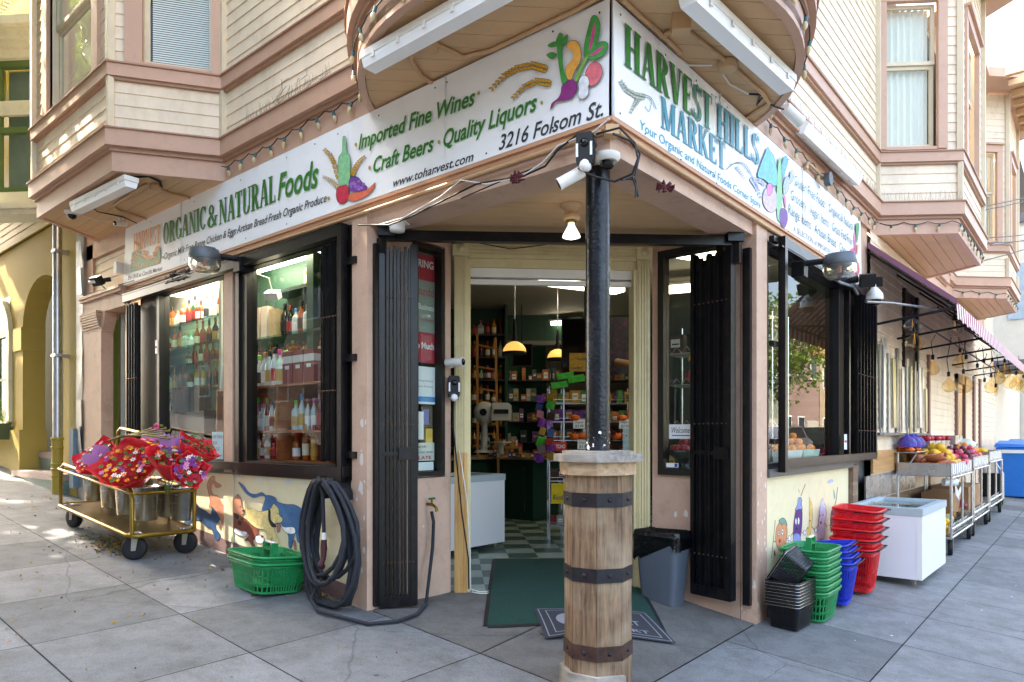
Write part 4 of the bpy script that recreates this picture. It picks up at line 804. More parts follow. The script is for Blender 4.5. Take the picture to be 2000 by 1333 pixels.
mshape('white_patch', 'E8E8E6', cr([(480, 800), (540, 830), (620, 850), (600, 900), (520, 880), (470, 840)]), cr([(730, 900), (800, 890), (820, 940), (790, 980), (730, 960)]))
mshape('blue_hound', '3A6896', cr([(520, 258), (580, 290), (640, 370), (720, 400), (800, 378), (850, 410), (900, 415), (960, 440), (990, 490), (1080, 520), (1180, 525), (1260, 570), (1300, 620), (1320, 440), (1370, 400), (1395, 270), (1410, 320), (1425, 290), (1430, 400), (1440, 560), (1400, 680), (1340, 700), (1320, 760), (1240, 760), (1250, 900), (1330, 960), (1390, 1000), (1390, 1180), (1350, 1160), (1340, 1060), (1220, 960), (1200, 880), (1190, 860), (1140, 1040), (1110, 1000), (1100, 860), (1000, 760), (900, 740), (800, 610), (840, 450), (790, 420), (700, 440), (610, 390)]))
mshape('white_belly', 'E4E6E8', cr([(1010, 740), (1060, 790), (1170, 790), (1185, 860), (1080, 850)]), cr([(1250, 750), (1330, 800), (1270, 880)]))
mshape('orange_collar', 'D28A5E', cr([(1290, 520), (1320, 560), (1320, 700), (1340, 790), (1290, 740), (1268, 620)]))
mshape('yellow_dog', 'E3CF8C', cr([(600, 500), (618, 500), (625, 580), (680, 565), (760, 605), (860, 590), (910, 560), (940, 515), (990, 570), (1000, 640), (1040, 690), (1020, 730), (960, 740), (940, 800), (990, 930), (1030, 1050), (990, 1050), (920, 900), (900, 1000), (860, 960), (840, 830), (740, 800), (640, 720), (610, 640)]))
mshape('black_collar', '201E1E', cr([(875, 590), (900, 600), (905, 700), (960, 760), (960, 785), (910, 775), (880, 700)]))
mshape('pink_tongue', 'B0706E', cr([(985, 750), (1010, 755), (1010, 820), (985, 850), (975, 800)]), cr([(290, 745), (305, 760), (300, 805), (288, 790)]), cr([(1170, 960), (1195, 960), (1205, 1050), (1180, 1050)]), cr([(1245, 985), (1275, 985), (1280, 1050), (1250, 1060)]))
ey = MB()
for x, y, r in ((575, 592, 2.0), (800, 900, 2.2), (290, 675, 1.4), (252, 662, 1.0), (1030, 660, 1.2), (980, 628, 1.1), (540, 545, 1.2), (738, 880, 1.1)): A.ell(ey, 380 + x / 6.06, 900 + y / 6.06, r, r, 0, 10)
part('noses_and_eyes', ey, GRND, mu)
md = MB(); A.line(md, cr([(443, 170), (443, 1110)]), 1.2); part('white_pipe', md, PVC, mu)
mv = T('vegetable_mural', 'painted row of hand-holding cartoon vegetables on the yellow wall under the side window', 'mural', (0, 3.2, .4)); A = Art('R', -.0235)
def vshape(nm, col, *polys, outl=True): return shape(nm, col, *polys, outl=outl, A_=A, par=mv)
def cv(pts): return [(1490 + x / 7.405, 930 + y / 7.405) for x, y in pts]
lm = MB()
for p, w_ in (([(150, 940), (190, 960)], 1.2), ([(325, 880), (350, 905), (380, 910)], 1.2), ([(450, 800), (410, 860)], 1.2), ([(550, 800), (585, 830)], 1.2), ([(655, 735), (625, 790)], 1.1), ([(710, 730), (745, 785)], 1.1), ([(805, 700), (775, 755)], 1.), ([(895, 680), (930, 745)], 1.), ([(285, 1060), (240, 1160)], 1.), ([(125, 1190), (180, 640)], .9), ([(550, 290), (575, 220), (615, 120)], 1.2), ([(1040, 430), (1065, 330), (1080, 160)], 1.1), ([(515, 190), (530, 240)], .8), ([(960, 720), (1000, 700)], 1.)): A.line(lm, cv(p), w_)
part('stick_arms', lm, colr('maroon_brown', '6B3428'), mv)
vshape('tomato_figure', 'DC9468', cv([(270, 650), (330, 700), (350, 800), (335, 950), (290, 1060), (240, 1080), (195, 980), (190, 850), (205, 740)])); vshape('tomato_leaves', '6FA090', cv([(235, 650), (290, 610), (330, 650), (350, 720), (310, 690), (270, 700)]))
vshape('aubergine_figure', '5A3A78', cv([(520, 440), (560, 470), (570, 560), (560, 740), (540, 900), (500, 990), (450, 990), (440, 860), (450, 700), (468, 540), (490, 460)])); vshape('aubergine_cap', '8C96C8', cv([(510, 330), (545, 315), (565, 350), (555, 410), (570, 480), (530, 475), (480, 500), (470, 480), (505, 410)]), cv([(445, 860), (490, 830), (535, 860), (540, 980), (450, 1000)]))
vshape('white_patches', 'EEEEF2', cv([(478, 610), (490, 640), (485, 700), (472, 690), (470, 640)]), cv([(515, 600), (530, 640), (522, 700), (508, 690), (506, 630)]), cv([(232, 790), (245, 820), (240, 860), (225, 850)]), cv([(280, 765), (297, 800), (290, 850), (272, 830)]), cv([(375, 870), (400, 880), (405, 920), (370, 935)]), cv([(590, 800), (620, 805), (615, 850), (590, 845)]), cv([(755, 760), (785, 765), (780, 810), (752, 805)]))
vshape('carrot_figure', 'E6C06A', cv([(672, 320), (690, 360), (715, 440), (718, 600), (705, 720), (690, 850), (700, 900), (640, 915), (650, 780), (670, 700), (672, 500)])); vshape('garlic_figure', 'DCD2E4', cv([(868, 330), (885, 400), (905, 440), (915, 560), (890, 700), (880, 900), (800, 900), (800, 800), (815, 600), (830, 440), (845, 380)])); vshape('radish_figure', '8A2C48', cv([(1040, 430), (1065, 480), (1050, 620), (1020, 760), (985, 800), (985, 600), (1000, 490)]))
vshape('red_lips', 'B8243A', cv([(825, 655), (840, 665), (852, 655), (848, 690), (838, 700), (828, 685)]), cv([(232, 920), (250, 910), (260, 940), (245, 970), (230, 950)]), cv([(165, 1070), (180, 1110), (182, 1150), (165, 1150)]), outl=False)
ey = MB()
for x, y, r in ((237, 828, .9), (284, 808, 1), (828, 575, .9), (870, 570, .9), (676, 650, .7), (692, 645, .7), (490, 760, 1.3)): A.ell(ey, 1490 + x / 7.405, 930 + y / 7.405, r, r * 1.6, 0, 8)
part('eyes', ey, GRND, mv)
vshape('green_leaf', '7FA898', cv([(1025, 190), (1040, 240), (1050, 300), (1040, 340), (1028, 280)]), outl=False)
vshape('lilac_smudge', 'B8BCD8', cv([(960, 60), (1010, 50), (1020, 80), (980, 100), (940, 105)]), outl=False)
# ---------------- street trees ----------------
LEAF = [M('leaf_dark', '3F5A22', .5, var=.3, scale=3, trans=0), M('leaf_bright', '6E8C2E', .5, var=.3, scale=3)]
BARK = M('bark', '5D5046', .9, var=.3, scale=10, bump=.6)
for m_ in LEAF:
    t = m_.node_tree; b_ = t.nodes['Principled BSDF']; tl = t.nodes.new('ShaderNodeBsdfTranslucent'); mx = t.nodes.new('ShaderNodeMixShader'); mx.inputs[0].default_value = .3
    tl.inputs[0].default_value = lin('8FB040'); o_ = t.nodes['Material Output']; t.links.new(b_.outputs[0], mx.inputs[1]); t.links.new(tl.outputs[0], mx.inputs[2]); t.links.new(mx.outputs[0], o_.inputs[0])
def tree(x, y, cx, cy, cz, rx, rz, n, lab, seed, ls=.1):
    r = random.Random(seed); z0 = gz(x, y); root = T('street_tree', lab, 'tree', (x, y, z0), 'street trees along the kerb')
    tb = MB(); top = Vector((cx, cy, cz - rz * .35)); tb.tube([(x, y, z0 - .1), (x + .05, y, z0 + 1.2), Vector((x, y, z0)).lerp(top, .6), top], [.17, .13, .11, .07], 10)
    cl = []
    for k in range(11):
        a = r.uniform(0, 6.3); e = r.uniform(-.3, 1); q = Vector((cx + rx * .7 * cos(a) * cos(e * .8), cy + rx * .7 * sin(a) * cos(e * .8), cz + rz * .7 * sin(e))); tb.tube([Vector((x, y, z0)).lerp(top, .55 + .4 * r.random()), (q + top) / 2 + Vector((0, 0, .2)), q], [.06, .04, .015], 6)
    part('trunk', tb, BARK, root); lb = MB()
    for k in range(n // 30):
        while True:
            p = Vector((r.uniform(-1, 1), r.uniform(-1, 1), r.uniform(-1, 1)))
            if p.length < 1: break
        c = Vector((cx + p.x * rx, cy + p.y * rx, cz + p.z * rz)); lb.m = 1 if r.random() < .45 else 0
        for j in range(30):
            q = c + Vector((r.gauss(0, .26), r.gauss(0, .26), r.gauss(0, .2))); d = Vector((r.uniform(-1, 1), r.uniform(-1, 1), r.uniform(-.8, .4))).normalized() * ls * r.uniform(.7, 1.3); e = d.orthogonal().normalized() * d.length * .42
            lb.quad(q, q + d * .5 + e, q + d, q + d * .5 - e)
    part('crown', lb, LEAF, root)
tree(-4.6, -3.25, -5.2, -4.65, 6.8, 2.95, 2.9, 19000, 'leafy street tree on the kerb left of the shop, reflected in the middle window', 1, .22)
tree(-7.1, -3.3, -7.4, -3.9, 7.9, 2.2, 2.0, 9000, 'unseen tree added to shade the front pavement, between the shop tree and the porch tree', 7, .2)  # extra crown out of view, added to keep sun off the front pavement
tree(-9.6, -3.25, -9.5, -4.6, 7.2, 2.7, 2.7, 9000, 'leafy street tree opposite the arched porch of the yellow house', 2, .22)
tree(-15.0, -3.25, -15.0, -5.0, 8.2, 2.9, 2.8, 8000, 'leafy street tree farthest up the hill beyond the yellow house', 3, .22)
tree(9.6, 27.0, 9.6, 27.0, 5.2, 3.2, 2.4, 8000, 'sunlit tree across the side street, reflected in the big side window', 5, .2)
# ---------------- houses across the streets (seen in the window reflections) ----------------
def house(F, u0, u1, z0, h, col, lab, n=3, garage=True, d=7):
    c = F.p((u0 + u1) / 2, z0, 0); r = T('row_house', lab, 'house', c, 'row houses across the street'); m = MB(); m.fb(F, u0, u1, z0 - 1, h, -d, 0); part('wall', m, M('house_' + col, col, .7, var=.08, world=True), r)
    m = MB(); m.fb(F, u0 - .1, u1 + .1, h, h + .3, -d, .3); m.fb(F, u0 - .05, u1 + .05, h - .25, h, -.2, .12); part('roof', m, M('row_roof', 'C9C4BA', .7, world=True), r); wd_ = (u1 - u0) / n
    for fl_ in (0, 1):
        for k in range(n):
            if fl_ == 0 and k == 0 and garage: continue
            a = u0 + wd_ * (k + .28); b = u0 + wd_ * (k + .72); za = z0 + 1.0 + fl_ * (h - z0) * .46; m = MB(); m.fb(F, a - .08, b + .08, za - .08, za + 1.58, 0, .05); wn = part('window', m, WHITE, r); m = MB(); m.fb(F, a, b, za, za + 1.5, .04, .06); part('pane', m, M('dark_pane', '2A3440', .08, var=0), wn)
    if garage:
        m = MB(); m.fb(F, u0 + .3, u0 + .3 + min(2.6, wd_ * 1.1), z0 - .1, z0 + 2.3, 0, .05)
        for k in range(3): m.fb(F, u0 + .4, u0 + .2 + min(2.6, wd_ * 1.1), z0 + .1 + k * .72, z0 + .72 + k * .72, .05, .075)
        part('garage_door', m, M('garage_door_paint', 'A9A89E', .6), r)
FA = Fr((30, -14.5), (-1, 0)); FB_ = Fr((13.5, 60), (0, -1))
cols = ['8C7A66', '66727A', '9A9078', '7C6454', '7E8678', '85706A', '988A74']; kinds = ['tan', 'blue grey', 'cream', 'brown', 'pale green', 'dusty rose', 'sand']
for i in range(9):
    u = 6 + i * 7.5; house(FA, u, u + 7.3, gz(30 - u - 3, -14), 8 + (i % 3) + max(0, (u - 28) * .08), cols[i % 7], kinds[i % 7] + ' row house across the uphill street, number %s from the crossing' % ORD[i], 3, i % 2 == 0)
for i in range(6):
    u = 2 + i * 8.2; house(FB_, u, u + 8, .2, 8.5 + (i % 2), cols[-1 - i], kinds[-1 - i] + ' row house across the side street, %s from the far end' % ORD[i], 3, True)
# far houses on the shop's own side
pr = T('pale_house', 'pale shingled house beyond the shop building at the far end of the side street', 'house', (0, 19, .2)); m = MB()
m.fb(FR, 16.2, 24, 0, 8.4, -5, .0); m.fb(FR, 17, 19.4, 3.2, 6.4, 0, 1.0); m.fb(FR, 24.2, 33, 0, 7.5, -5, .25); part('wall', m, M('pale_shingle', 'DCD6C8', .7, var=.06, world=True), pr)
m = MB(); m.fb(FR, 17.5, 18.6, 4.1, 5.4, .98, 1.02); m.cb((.5, 16.98, 4.8), (.45, .04, 1.3)); wn = part('window', m, M('blue_pane', 'A9BCC8', .3, var=.15), pr)
m = MB(); m.fb(FR, 16.9, 19.5, 6.4, 6.6, 0, 1.1); m.prism([(-5, 16.0, 8.4), (.4, 16.0, 8.4), (-2.4, 16.0, 10)], (0, 8.2, 0)); m.fb(FR, 16.9, 19.5, 3.05, 3.2, 0, 1.1); part('roof', m, M('grey_roof', '6E6A6E', .8), pr)
# parked car and portable toilet across the side street
def car(c, rz, col, lab):
    r = T('parked_car', lab, 'car', c, 'cars parked across the side street'); Mx = Matrix.Translation(c) @ Matrix.Rotation(rz, 4, 'Z')
    prof = [(-2.2, .35), (-2.25, .8), (-2.0, .98), (-1.35, 1.05), (-.75, 1.48), (.9, 1.5), (1.55, 1.08), (2.1, .95), (2.25, .7), (2.2, .35)]
    m = MB(); m.prism([(x, -.88, z) for x, z in prof], (0, 1.76, 0)); part('body', m.xf(Mx), M('car_' + col, col, .2, .3, var=.02, coat=.8), r)
    m = MB(); m.prism([(x, -.895, z) for x, z in ((-1.2, 1.06), (-.72, 1.42), (.85, 1.44), (1.35, 1.08))], (0, 1.79, 0)); m.box(-1.29, -.75, 1.08, -1.27, .75, 1.1); part('windows', m.xf(Mx), M('car_glass', '1C2328', .05, var=0), r)
    for x in (-1.4, 1.4):
        for y in (-.82, .82): m = MB(); m.tube([(x, y - .1, .32), (x, y + .1, .32)], .32, 20); wh = part('wheel', m.xf(Mx), RUBB, r)
    for y in (-.6, .6): m = MB(); m.cb((2.2, y, .72), (.12, .35, .14)); part('headlight', m.xf(Mx), CHROME, r)
car((6.9, 21.5, .28), pi / 2, 'C4C8CC', 'silver parked car reflected in the big side window'); car((6.9, 27.5, .3), pi / 2, '23282E', 'dark parked car behind the silver one, reflected in the side window')
pt = T('portable_toilet', 'blue and white portable toilet reflected in the big side window', 'portable toilet', (9.4, 26, .3)); m = MB(); m.box(8.8, 25.4, .3, 10, 26.6, 2.2); part('cabin', m, M('toilet_blue', '3E74B4', .4), pt)
m = MB(); m.prism([(8.75, 25.35, 2.2), (10.05, 25.35, 2.2), (10.05, 26.65, 2.2), (8.75, 26.65, 2.2)], (0, 0, .18)); part('roof', m, WHITE, pt); m = MB(); m.box(8.78, 25.6, .45, 8.81, 26.4, 2.1); part('door', m, M('toilet_white', 'D8DEE4', .4), pt)
# ---------------- wooden column with iron pole ----------------
COLX, COLY = -.21, .19
WOODO = woodmat('weathered_oak', '3E2E22', '98795A', .9, .85, 'z', 'A8957C'); WOODX = woodmat('weathered_edge', '9A7A5A', 'C9AE8C', .8, .8, 'x', '8A8078'); GREYW = woodmat('silvered_wood', '6E675E', 'A29A90', .7, .8, 'x', 'B8B0A4')
IRON = M('hoop_iron', '2C2D31', .5, .6, var=.3, scale=20, dirt='6A3A2C', dirts=7, dirta=.35)
wc = T('wooden_column', 'octagonal weathered timber column with iron hoops at the street corner', 'column', (COLX, COLY, 0))
def octp(r, z, a=-58.4, n=8): return [(COLX + r * cos(radians(a + 360 / n * k)), COLY + r * sin(radians(a + 360 / n * k)), z) for k in range(n)]
def ring8(mb, r, z0, z1, r2=None): mb.prism(octp(r, z0), (0, 0, z1 - z0)) if r2 is None else None
stv = MB()
P = octp(.187, 0); Q = octp(.16, 0)
for k in range(8):
    a, b = Vector(P[k]), Vector(P[(k + 1) % 8]); e = (b - a).normalized() * .0015; c, d = Vector(Q[k]), Vector(Q[(k + 1) % 8]); stv.prism([a + e, b - e, d - e, c + e], (0, 0, 1.22))
part('stave_casing', stv, WOODO, wc)
m = MB(); ring8(m, .212, 1.2, 1.272); part('collar', m, WOODX, wc)
m = MB(); ring8(m, .248, 1.272, 1.312); ring8(m, .20, 1.3125, 1.33); part('cap', m, GREYW, wc)
m = MB(); P = octp(.215, -.02); 
for k in (4, 5, 6, 7, 0, 3): a, b = Vector(P[k]), Vector(P[(k + 1) % 8]); c, d = Vector(octp(.19, -.02)[k]), Vector(octp(.19, -.02)[(k + 1) % 8]); m.prism([a, b, d, c], (0, 0, .15))
part('base_board', m, GREYW, wc)
for z0, z1 in ((1.03, 1.105), (.625, .70), (.205, .285)):
    m = MB(); P = octp(.1925, z0); Q = octp(.1865, z0)
    for k in range(8): m.hexa([P[k], P[(k + 1) % 8], Q[(k + 1) % 8], Q[k]] + [(x, y, z1) for x, y, z in (P[k], P[(k + 1) % 8], Q[(k + 1) % 8], Q[k])])
    h = part('iron_hoop', m, IRON if z0 > .5 else M('rusty_hoop', '4A342C', .7, .4, var=.5, scale=14, dirt='22242A', dirts=5, dirta=.8), wc); m = MB()
    for k in range(8):
        a, b = Vector(P[k]), Vector(P[(k + 1) % 8]); c = (a + b) / 2; n_ = Vector((c.x - COLX, c.y - COLY, 0)).normalized(); m.lathe([(.012, 0), (.0115, .004), (.007, .008), (0, .009)], (c.x, c.y, (z0 + z1) / 2), 12, n_)
    part('rivet', m, IRON, h)
m = MB(); m.tube([(COLX, COLY, 1.31), (COLX, COLY, 2.9)], .0675, 28)
PAINTY = M('pole_black_enamel', '16191F', .2, .3, var=.4, scale=8, dirt='5A5F66', dirts=9, dirta=.3, bump=.25, bscale=60)
pr = T('iron_pole', 'black painted iron pole rising from the wooden column to the beam', 'pole', (COLX, COLY, 1.33)); part('pole', m, PAINTY, pr)
m = MB()
for k in range(18):
    a = rnd.uniform(-2.3, .4); z = 1.335 + abs(rnd.gauss(0, .07)); s_ = .0015 + .012 * rnd.random() ** 2.5; c = Vector((COLX + .0682 * cos(a), COLY + .0682 * sin(a), z)); t_ = Vector((-sin(a), cos(a), 0)) * s_; u_ = Vector((0, 0, s_ * rnd.uniform(.5, 1.6)))
    m.poly([c - t_ - u_ * .4, c + t_ * .6 - u_, c + t_ + u_ * .3, c + u_, c - t_ * .9 + u_ * .6])
part('chipped_paint', m, WHITE, pr)
# ---------------- folding security gates ----------------
def gate(lab, A_, B_, z0, z1, n, mid=True, cross=(.12, .5, .85), base=True):
    F = Fr(A_, (B_[0] - A_[0], B_[1] - A_[1])); l = hypot(B_[0] - A_[0], B_[1] - A_[1]); r = T('folding_gate', lab, 'security gate', ((A_[0] + B_[0]) / 2, (A_[1] + B_[1]) / 2, z0), 'folded black security gates')
    m = MB()
    for k in range(n):
        u = l * (k + .5) / n; w_ = l / n * .74; nn = .012 * (k % 2); m.fb(F, u - w_ / 2, u + w_ / 2, z0 + .02, z1 - .02 - .02 * (k % 3), nn - .012, nn + .010)
        m.fb(F, u - w_ / 2, u - w_ / 2 + .004, z0 + .02, z1 - .03, nn + .010, nn + .022)
    part('gate_bars', m, BLK, r); m = MB()
    for c in cross:
        for k in range(n): u = l * (k + .5) / n; m.lathe([(.006, 0), (.005, .008), (0, .009)], F.p(u, z0 + (z1 - z0) * c, .02 + .004), 6, (F.n.x, F.n.y, 0))
    part('pivot_rivets', m, M('worn_rivet', '7A5A48', .4, .6), r)
    if base:
        m = MB(); m.fb(F, -.01, l + .01, z0 - .005, z0 + .075, -.02, .028); m.fb(F, l - .03, l + .02, z0, z1, -.03, .03); m.fb(F, -.02, .015, z0, z1, -.03, .03)
        if mid: m.fb(F, 0, l, z0 + (1.27 - z0), z0 + (1.3 - z0), -.01, .03); m.fb(F, l - .12, l - .0, 1.24, 1.33, .028, .05)
        part('gate_frame', m, BLK, r)
    return r
gate('tall black folding gate hanging open left of the doorway', (-2.0, .115), (-1.875, .315), .19, 2.8, 9)
gate('tall black folding gate hanging open right of the doorway', (-.46, 1.93), (-.14, 1.86), .2, 2.81, 8)
gate('folded black gate at the corner end of the left shop windows', (-2.55, -.0), (-2.26, -.0), 1.2, 2.86, 8, False, (.33, .66), False)
gate('folded black gate at the far left end of the shop windows', (-6.14, -.01), (-5.84, -.01), 1.2, 2.86, 9, False, (.5,), False)
gate('folded black gate at the far end of the side street window', (.05, 4.5), (.05, 5.2), 1.22, 2.86, 11, False, (.15, .5), False)
def rail(lab, fn):
    m = MB(); fn(m); return solo('gate_rail', lab, 'gate rail', m, BLK, 'steel rails of the security gates')
rail('black steel rail across the top of the left shop windows', lambda m: (m.fb(FL, -6.18, -2.25, 2.865, 2.94, -.01, .055), m.fb(FL, -6.18, -2.25, 2.94, 2.952, -.03, .06)))
rail('black steel rail along the bottom of the left shop windows', lambda m: m.fb(FL, -6.18, -2.22, 1.118, 1.185, -.01, .055))
rail('black upright tube at the corner end of the left windows', lambda m: (m.fb(FL, -2.29, -2.24, 1.06, 2.95, -.0, .06), [m.fb(FL, -2.24, -2.13, z, z + .05, .0, .02) or m.lathe([(.03, 0), (.026, .012), (0, .014)], (-2.14, -.02, z + .025), 12, (0, -1, 0)) for z in (1.25, 1.95, 2.65)]))
rail('black steel beam spanning the top of the entrance recess', lambda m: (m.fb(Fr((-2.02, .11), (1.92, 1.82)), 0, 2.64, 2.815, 2.885, -.03, .03), m.cb((-1.97, .14, 2.87), (.12, .12, .07), .75), m.cb((-.13, 1.88, 2.87), (.12, .12, .07), .75), m.cb((-1.98, .1, 2.77), (.05, .05, .1)), m.cb((-.1, 1.88, 2.76), (.05, .05, .16))))
rail('black flat bar on the wall left of the left entrance gate', lambda m: m.fb(SL, .05, .11, .2, 2.78, .0, .03))
rail('black flat bar on the wall right of the right entrance gate', lambda m: m.fb(SR, -.09, -.035, .16, 2.8, .0, .04))
rail('square black upright at the corner end of the side window', lambda m: (m.fb(FR, 2.355, 2.41, 1.13, 2.955, .03, .085), [m.fb(FR, 2.24, 2.36, z, z + .04, -.0, .04) for z in (1.35, 2.1, 2.9)]))
rail('black steel rail across the top of the side window', lambda m: (m.fb(FR, 2.41, 5.24, 2.87, 2.945, .03, .085), m.fb(FR, 2.3, 5.24, 2.86, 2.87, -.0, .08)))
rail('worn grey rail along the bottom of the side window', lambda m: (m.fb(FR, 2.41, 5.24, 1.165, 1.235, .03, .085), m.fb(FR, 4.28, 4.32, 1.2, 2.87, .0, .05), m.fb(FR, 5.2, 5.25, 1.2, 2.9, .02, .085)))
# ---------------- garden hose ----------------
hs = T('garden_hose', 'long dark grey fabric hose coiled on a black wall hook and trailing to the tap', 'hose', (-2.46, -.1, .2)); m = MB(); HOSE = M('hose_fabric', '2A2D33', .75, var=.25, scale=40, bump=.3, bscale=200)
r2 = random.Random(5); pts = []
for k in range(9):
    wx = r2.uniform(.20, .31); dz = r2.uniform(.62, 1.1); cx = -2.27 + r2.uniform(-.05, .05); yo = -.10 - .035 * (k % 4) - r2.uniform(0, .02)
    for j in range(18):
        a = pi / 2 + 2 * pi * j / 18; zc = 1.1 - dz / 2; xx = cx + wx * cos(a) * (1 - .35 * max(0, sin(a))); pts.append((xx, yo + .02 * cos(a * 2), max(.225, zc + dz / 2 * sin(a))))
pts = [pts[0]] + pts
m.tube(pts, .016, 8)
bz = lambda q: (q.x, q.y, q.z)
tail = [(-2.4, -.15, .35), (-2.33, -.25, .25), (-2.16, -.3, .21)] + [bz(onG(x, y, .018)) for x, y in ((720, 1219), (775, 1214), (815, 1200), (832, 1180))] + [bz(onX(838, 1130, -1.93)), bz(onX(845, 1070, -1.96)), bz(onX(847, 1020, -1.97)), bz(onX(843, 1000, -1.97))]
m.tube(tail, .013, 8); part('hose', m, HOSE, hs)
m = MB(); m.tube([(-2.350, -.2, 1.08), (-2.290, -.22, 1.12), (-2.260, -.2, 1.0), (-2.260, -.19, .72)], .014, 8); part('hose_end', m, HOSE, hs)
m = MB(); m.tube([(-2.260, -.19, .73), (-2.260, -.19, .68)], [.017, .02], 10); part('collar', m, PVC, hs)
m = MB(); m.tube([(-2.260, -.19, .68), (-2.260, -.19, .62), (-2.255, -.2, .54), (-2.260, -.22, .5)], [.02, .024, .018, .02], 10); m.ball((-2.270, -.2, .49), .024, 8); part('nozzle', m, M('maroon_grip', '4A2028', .5), hs)
hk = MB()
for k in range(9): a = pi * k / 8; hk.cb((-2.28 + .11 * cos(a), -.1, .98 + .09 * sin(a)), (.05, .16, .03), 0, 0, -a + pi / 2)
hk.box(-2.33, -.05, .95, -2.23, .02, 1.08); solo('hose_hook', 'black cast hose hook under the coil of hose', 'hook', hk, BLKM)
tp = T('water_tap', 'brass tap with green handle on the wall left of the doorway', 'tap', bz(onX(834, 985, -2.02))); c = onX(834, 985, -2.02)
m = MB(); m.tube([c, c + Vector((.06, 0, 0)), c + Vector((.1, 0, -.02)), c + Vector((.11, 0, -.05))], .012, 8); m.tube([c + Vector((.055, 0, 0)), c + Vector((.055, 0, .04))], .008, 8); part('spout', m, M('brass', '8A7434', .35, .9), tp)
m = MB(); m.tube([c + Vector((.055, -.03, .045)), c + Vector((.055, .03, .045))], .008, 8); part('handle', m, M('green_handle', '2C6A40', .5), tp)
# ---------------- lamps, cameras ----------------
def linlight(lab, a, b, n_, w_=.055, h_=.065):
    """sealed white strip fitting from a to b, standing off a surface along n_"""
    a, b, n_ = Vector(a), Vector(b), Vector(n_).normalized(); d = (b - a).normalized(); s_ = d.cross(n_).normalized(); r = T('strip_light', lab, 'light fitting', (a + b) / 2, 'white weatherproof strip lights'); m = MB()
    prof = [(-w_, .0), (-w_, .03), (-w_ * .8, h_), (w_ * .8, h_), (w_, .03), (w_, 0)]; m.prism([a + s_ * x + n_ * y for x, y in prof], b - a); part('diffuser', m, M('white_diffuser', 'F1F3F2', .3, var=0, emit=.0), r)
    m = MB(); m.prism([a - d * .01 + s_ * x + n_ * y for x, y in ((-w_ - .006, -.03), (-w_ - .006, .012), (w_ + .006, .012), (w_ + .006, -.03))], b - a + d * .02)
    for k in range(5): q = a.lerp(b, (k + .5) / 5); [m.prism([q + s_ * sg_ * (w_ + .004) + n_ * y_ + d * x_ for x_, y_ in ((-.012, 0), (.012, 0), (.012, .04), (-.012, .04))], s_ * .006 * sg_) for sg_ in (1, -1)]
    part('housing', m, PVC, r); return r
dn = (0, 0, -1)
linlight('white strip light under the rounded bay, left side above the painted bottle sign', onZ(722, 118, 3.64), onZ(990, -32, 3.64), dn)
linlight('white strip light under the rounded bay, right side above HARVEST', onZ(1345, -15, 3.64), onZ(1536, 162, 3.64), dn)
linlight('white strip light under the square bay at the far left', onZ(150, 404, 3.63), onZ(256, 352, 3.63), dn)
linlight('white strip light on the clapboards above the side street sign', (.06, 2.75, 3.94), (.12, 4.2, 3.9), (.9, 0, -.5))
def yard(lab, c, dirv):
    c = Vector(c); d = Vector(dirv).normalized(); r = T('security_light', lab, 'outdoor lamp', c, 'round yard lights over the windows'); m = MB(); m.lathe([(.125, 0), (.128, .02), (.11, .085), (.05, .1), (0, .1)], c, 24); m.cb(c + Vector((.03, 0, .06)), (.12, .09, .07)); part('hood', m, M('grey_cast_housing', '5E6468', .5, .5, var=.15), r)
    m = MB(); m.tube([c - d * .1 + Vector((0, 0, .05)), c - d * .24 + Vector((0, 0, .05)), c - d * .3 + Vector((0, 0, .04))], .025, 8); m.cb(c - d * .3, (.1, .1, .12)); part('arm', m, BLKM, r)
    m = MB(); m.lathe([(.122, 0), (.125, -.05), (.105, -.095), (.05, -.11), (0, -.112)], c, 24); part('lens', m, M('clear_ribbed_lens', 'D8D4C8', .12, var=.05, trans=.85, ior=1.3), r)
    m = MB(); m.tube([c + Vector((0, 0, 0)), c + Vector((0, 0, -.07))], .018, 8); part('bulb', m, M('orange_bulb', 'E0805A', .3), r)
yard('round grey yard light in front of the ORGANIC sign above the left window', onY(400, 508, -.32), (-.2, -1, 0)); yard('round grey yard light at the far end of the side street sign', onX(1640, 519, .34), (1, .15, 0))
c = Vector(onZ(1116, 400, 2.94)); r = T('porch_lamp', 'bare reflector bulb hanging in an ornate socket under the recess ceiling', 'lamp', c); m = MB(); m.lathe([(.07, 0), (.075, -.015), (.05, -.03), (.035, -.06), (.06, -.07), (.055, -.1), (.03, -.11)], c, 16); part('socket', m, TAN, r); m = MB(); m.lathe([(.02, -.11), (.022, -.14), (.055, -.2), (.06, -.215), (.0, -.235)], c, 18); part('bulb', m, M('lit_bulb', 'FFF6E8', .3, var=0, emit=.35), r); m = MB(); m.lathe([(.026, -.1), (.04, -.112), (.04, -.118), (.026, -.125)], c, 14); part('brass_ring', m, M('brass', '8A7434', .35, .9), r)
def bullet(lab, c, aim, base, col=PVC, s=1., spot=False):
    c, a, b = Vector(c), Vector(aim).normalized(), Vector(base); r = T('security_camera', lab, 'camera', c); m = MB(); m.lathe([(.028 * s, -.07 * s), (.032 * s, -.06 * s), (.032 * s, .06 * s), (.034 * s, .075 * s)], c, 14, a); part('housing', m, col, r)
    m = MB(); m.lathe([(.027 * s, .076 * s), (.027 * s, .078 * s), (0, .079 * s)], c, 14, a); part('lens', m, M('camera_glass', '0A0A0E', .08, var=0), r)
    m = MB(); m.tube([b, b.lerp(c, .5) + Vector((0, 0, .01)), c], .010 * s, 8); m.lathe([(.03 * s, -.004), (.03 * s, .008)], b, 12, (c - b)); part('bracket', m, col, r)
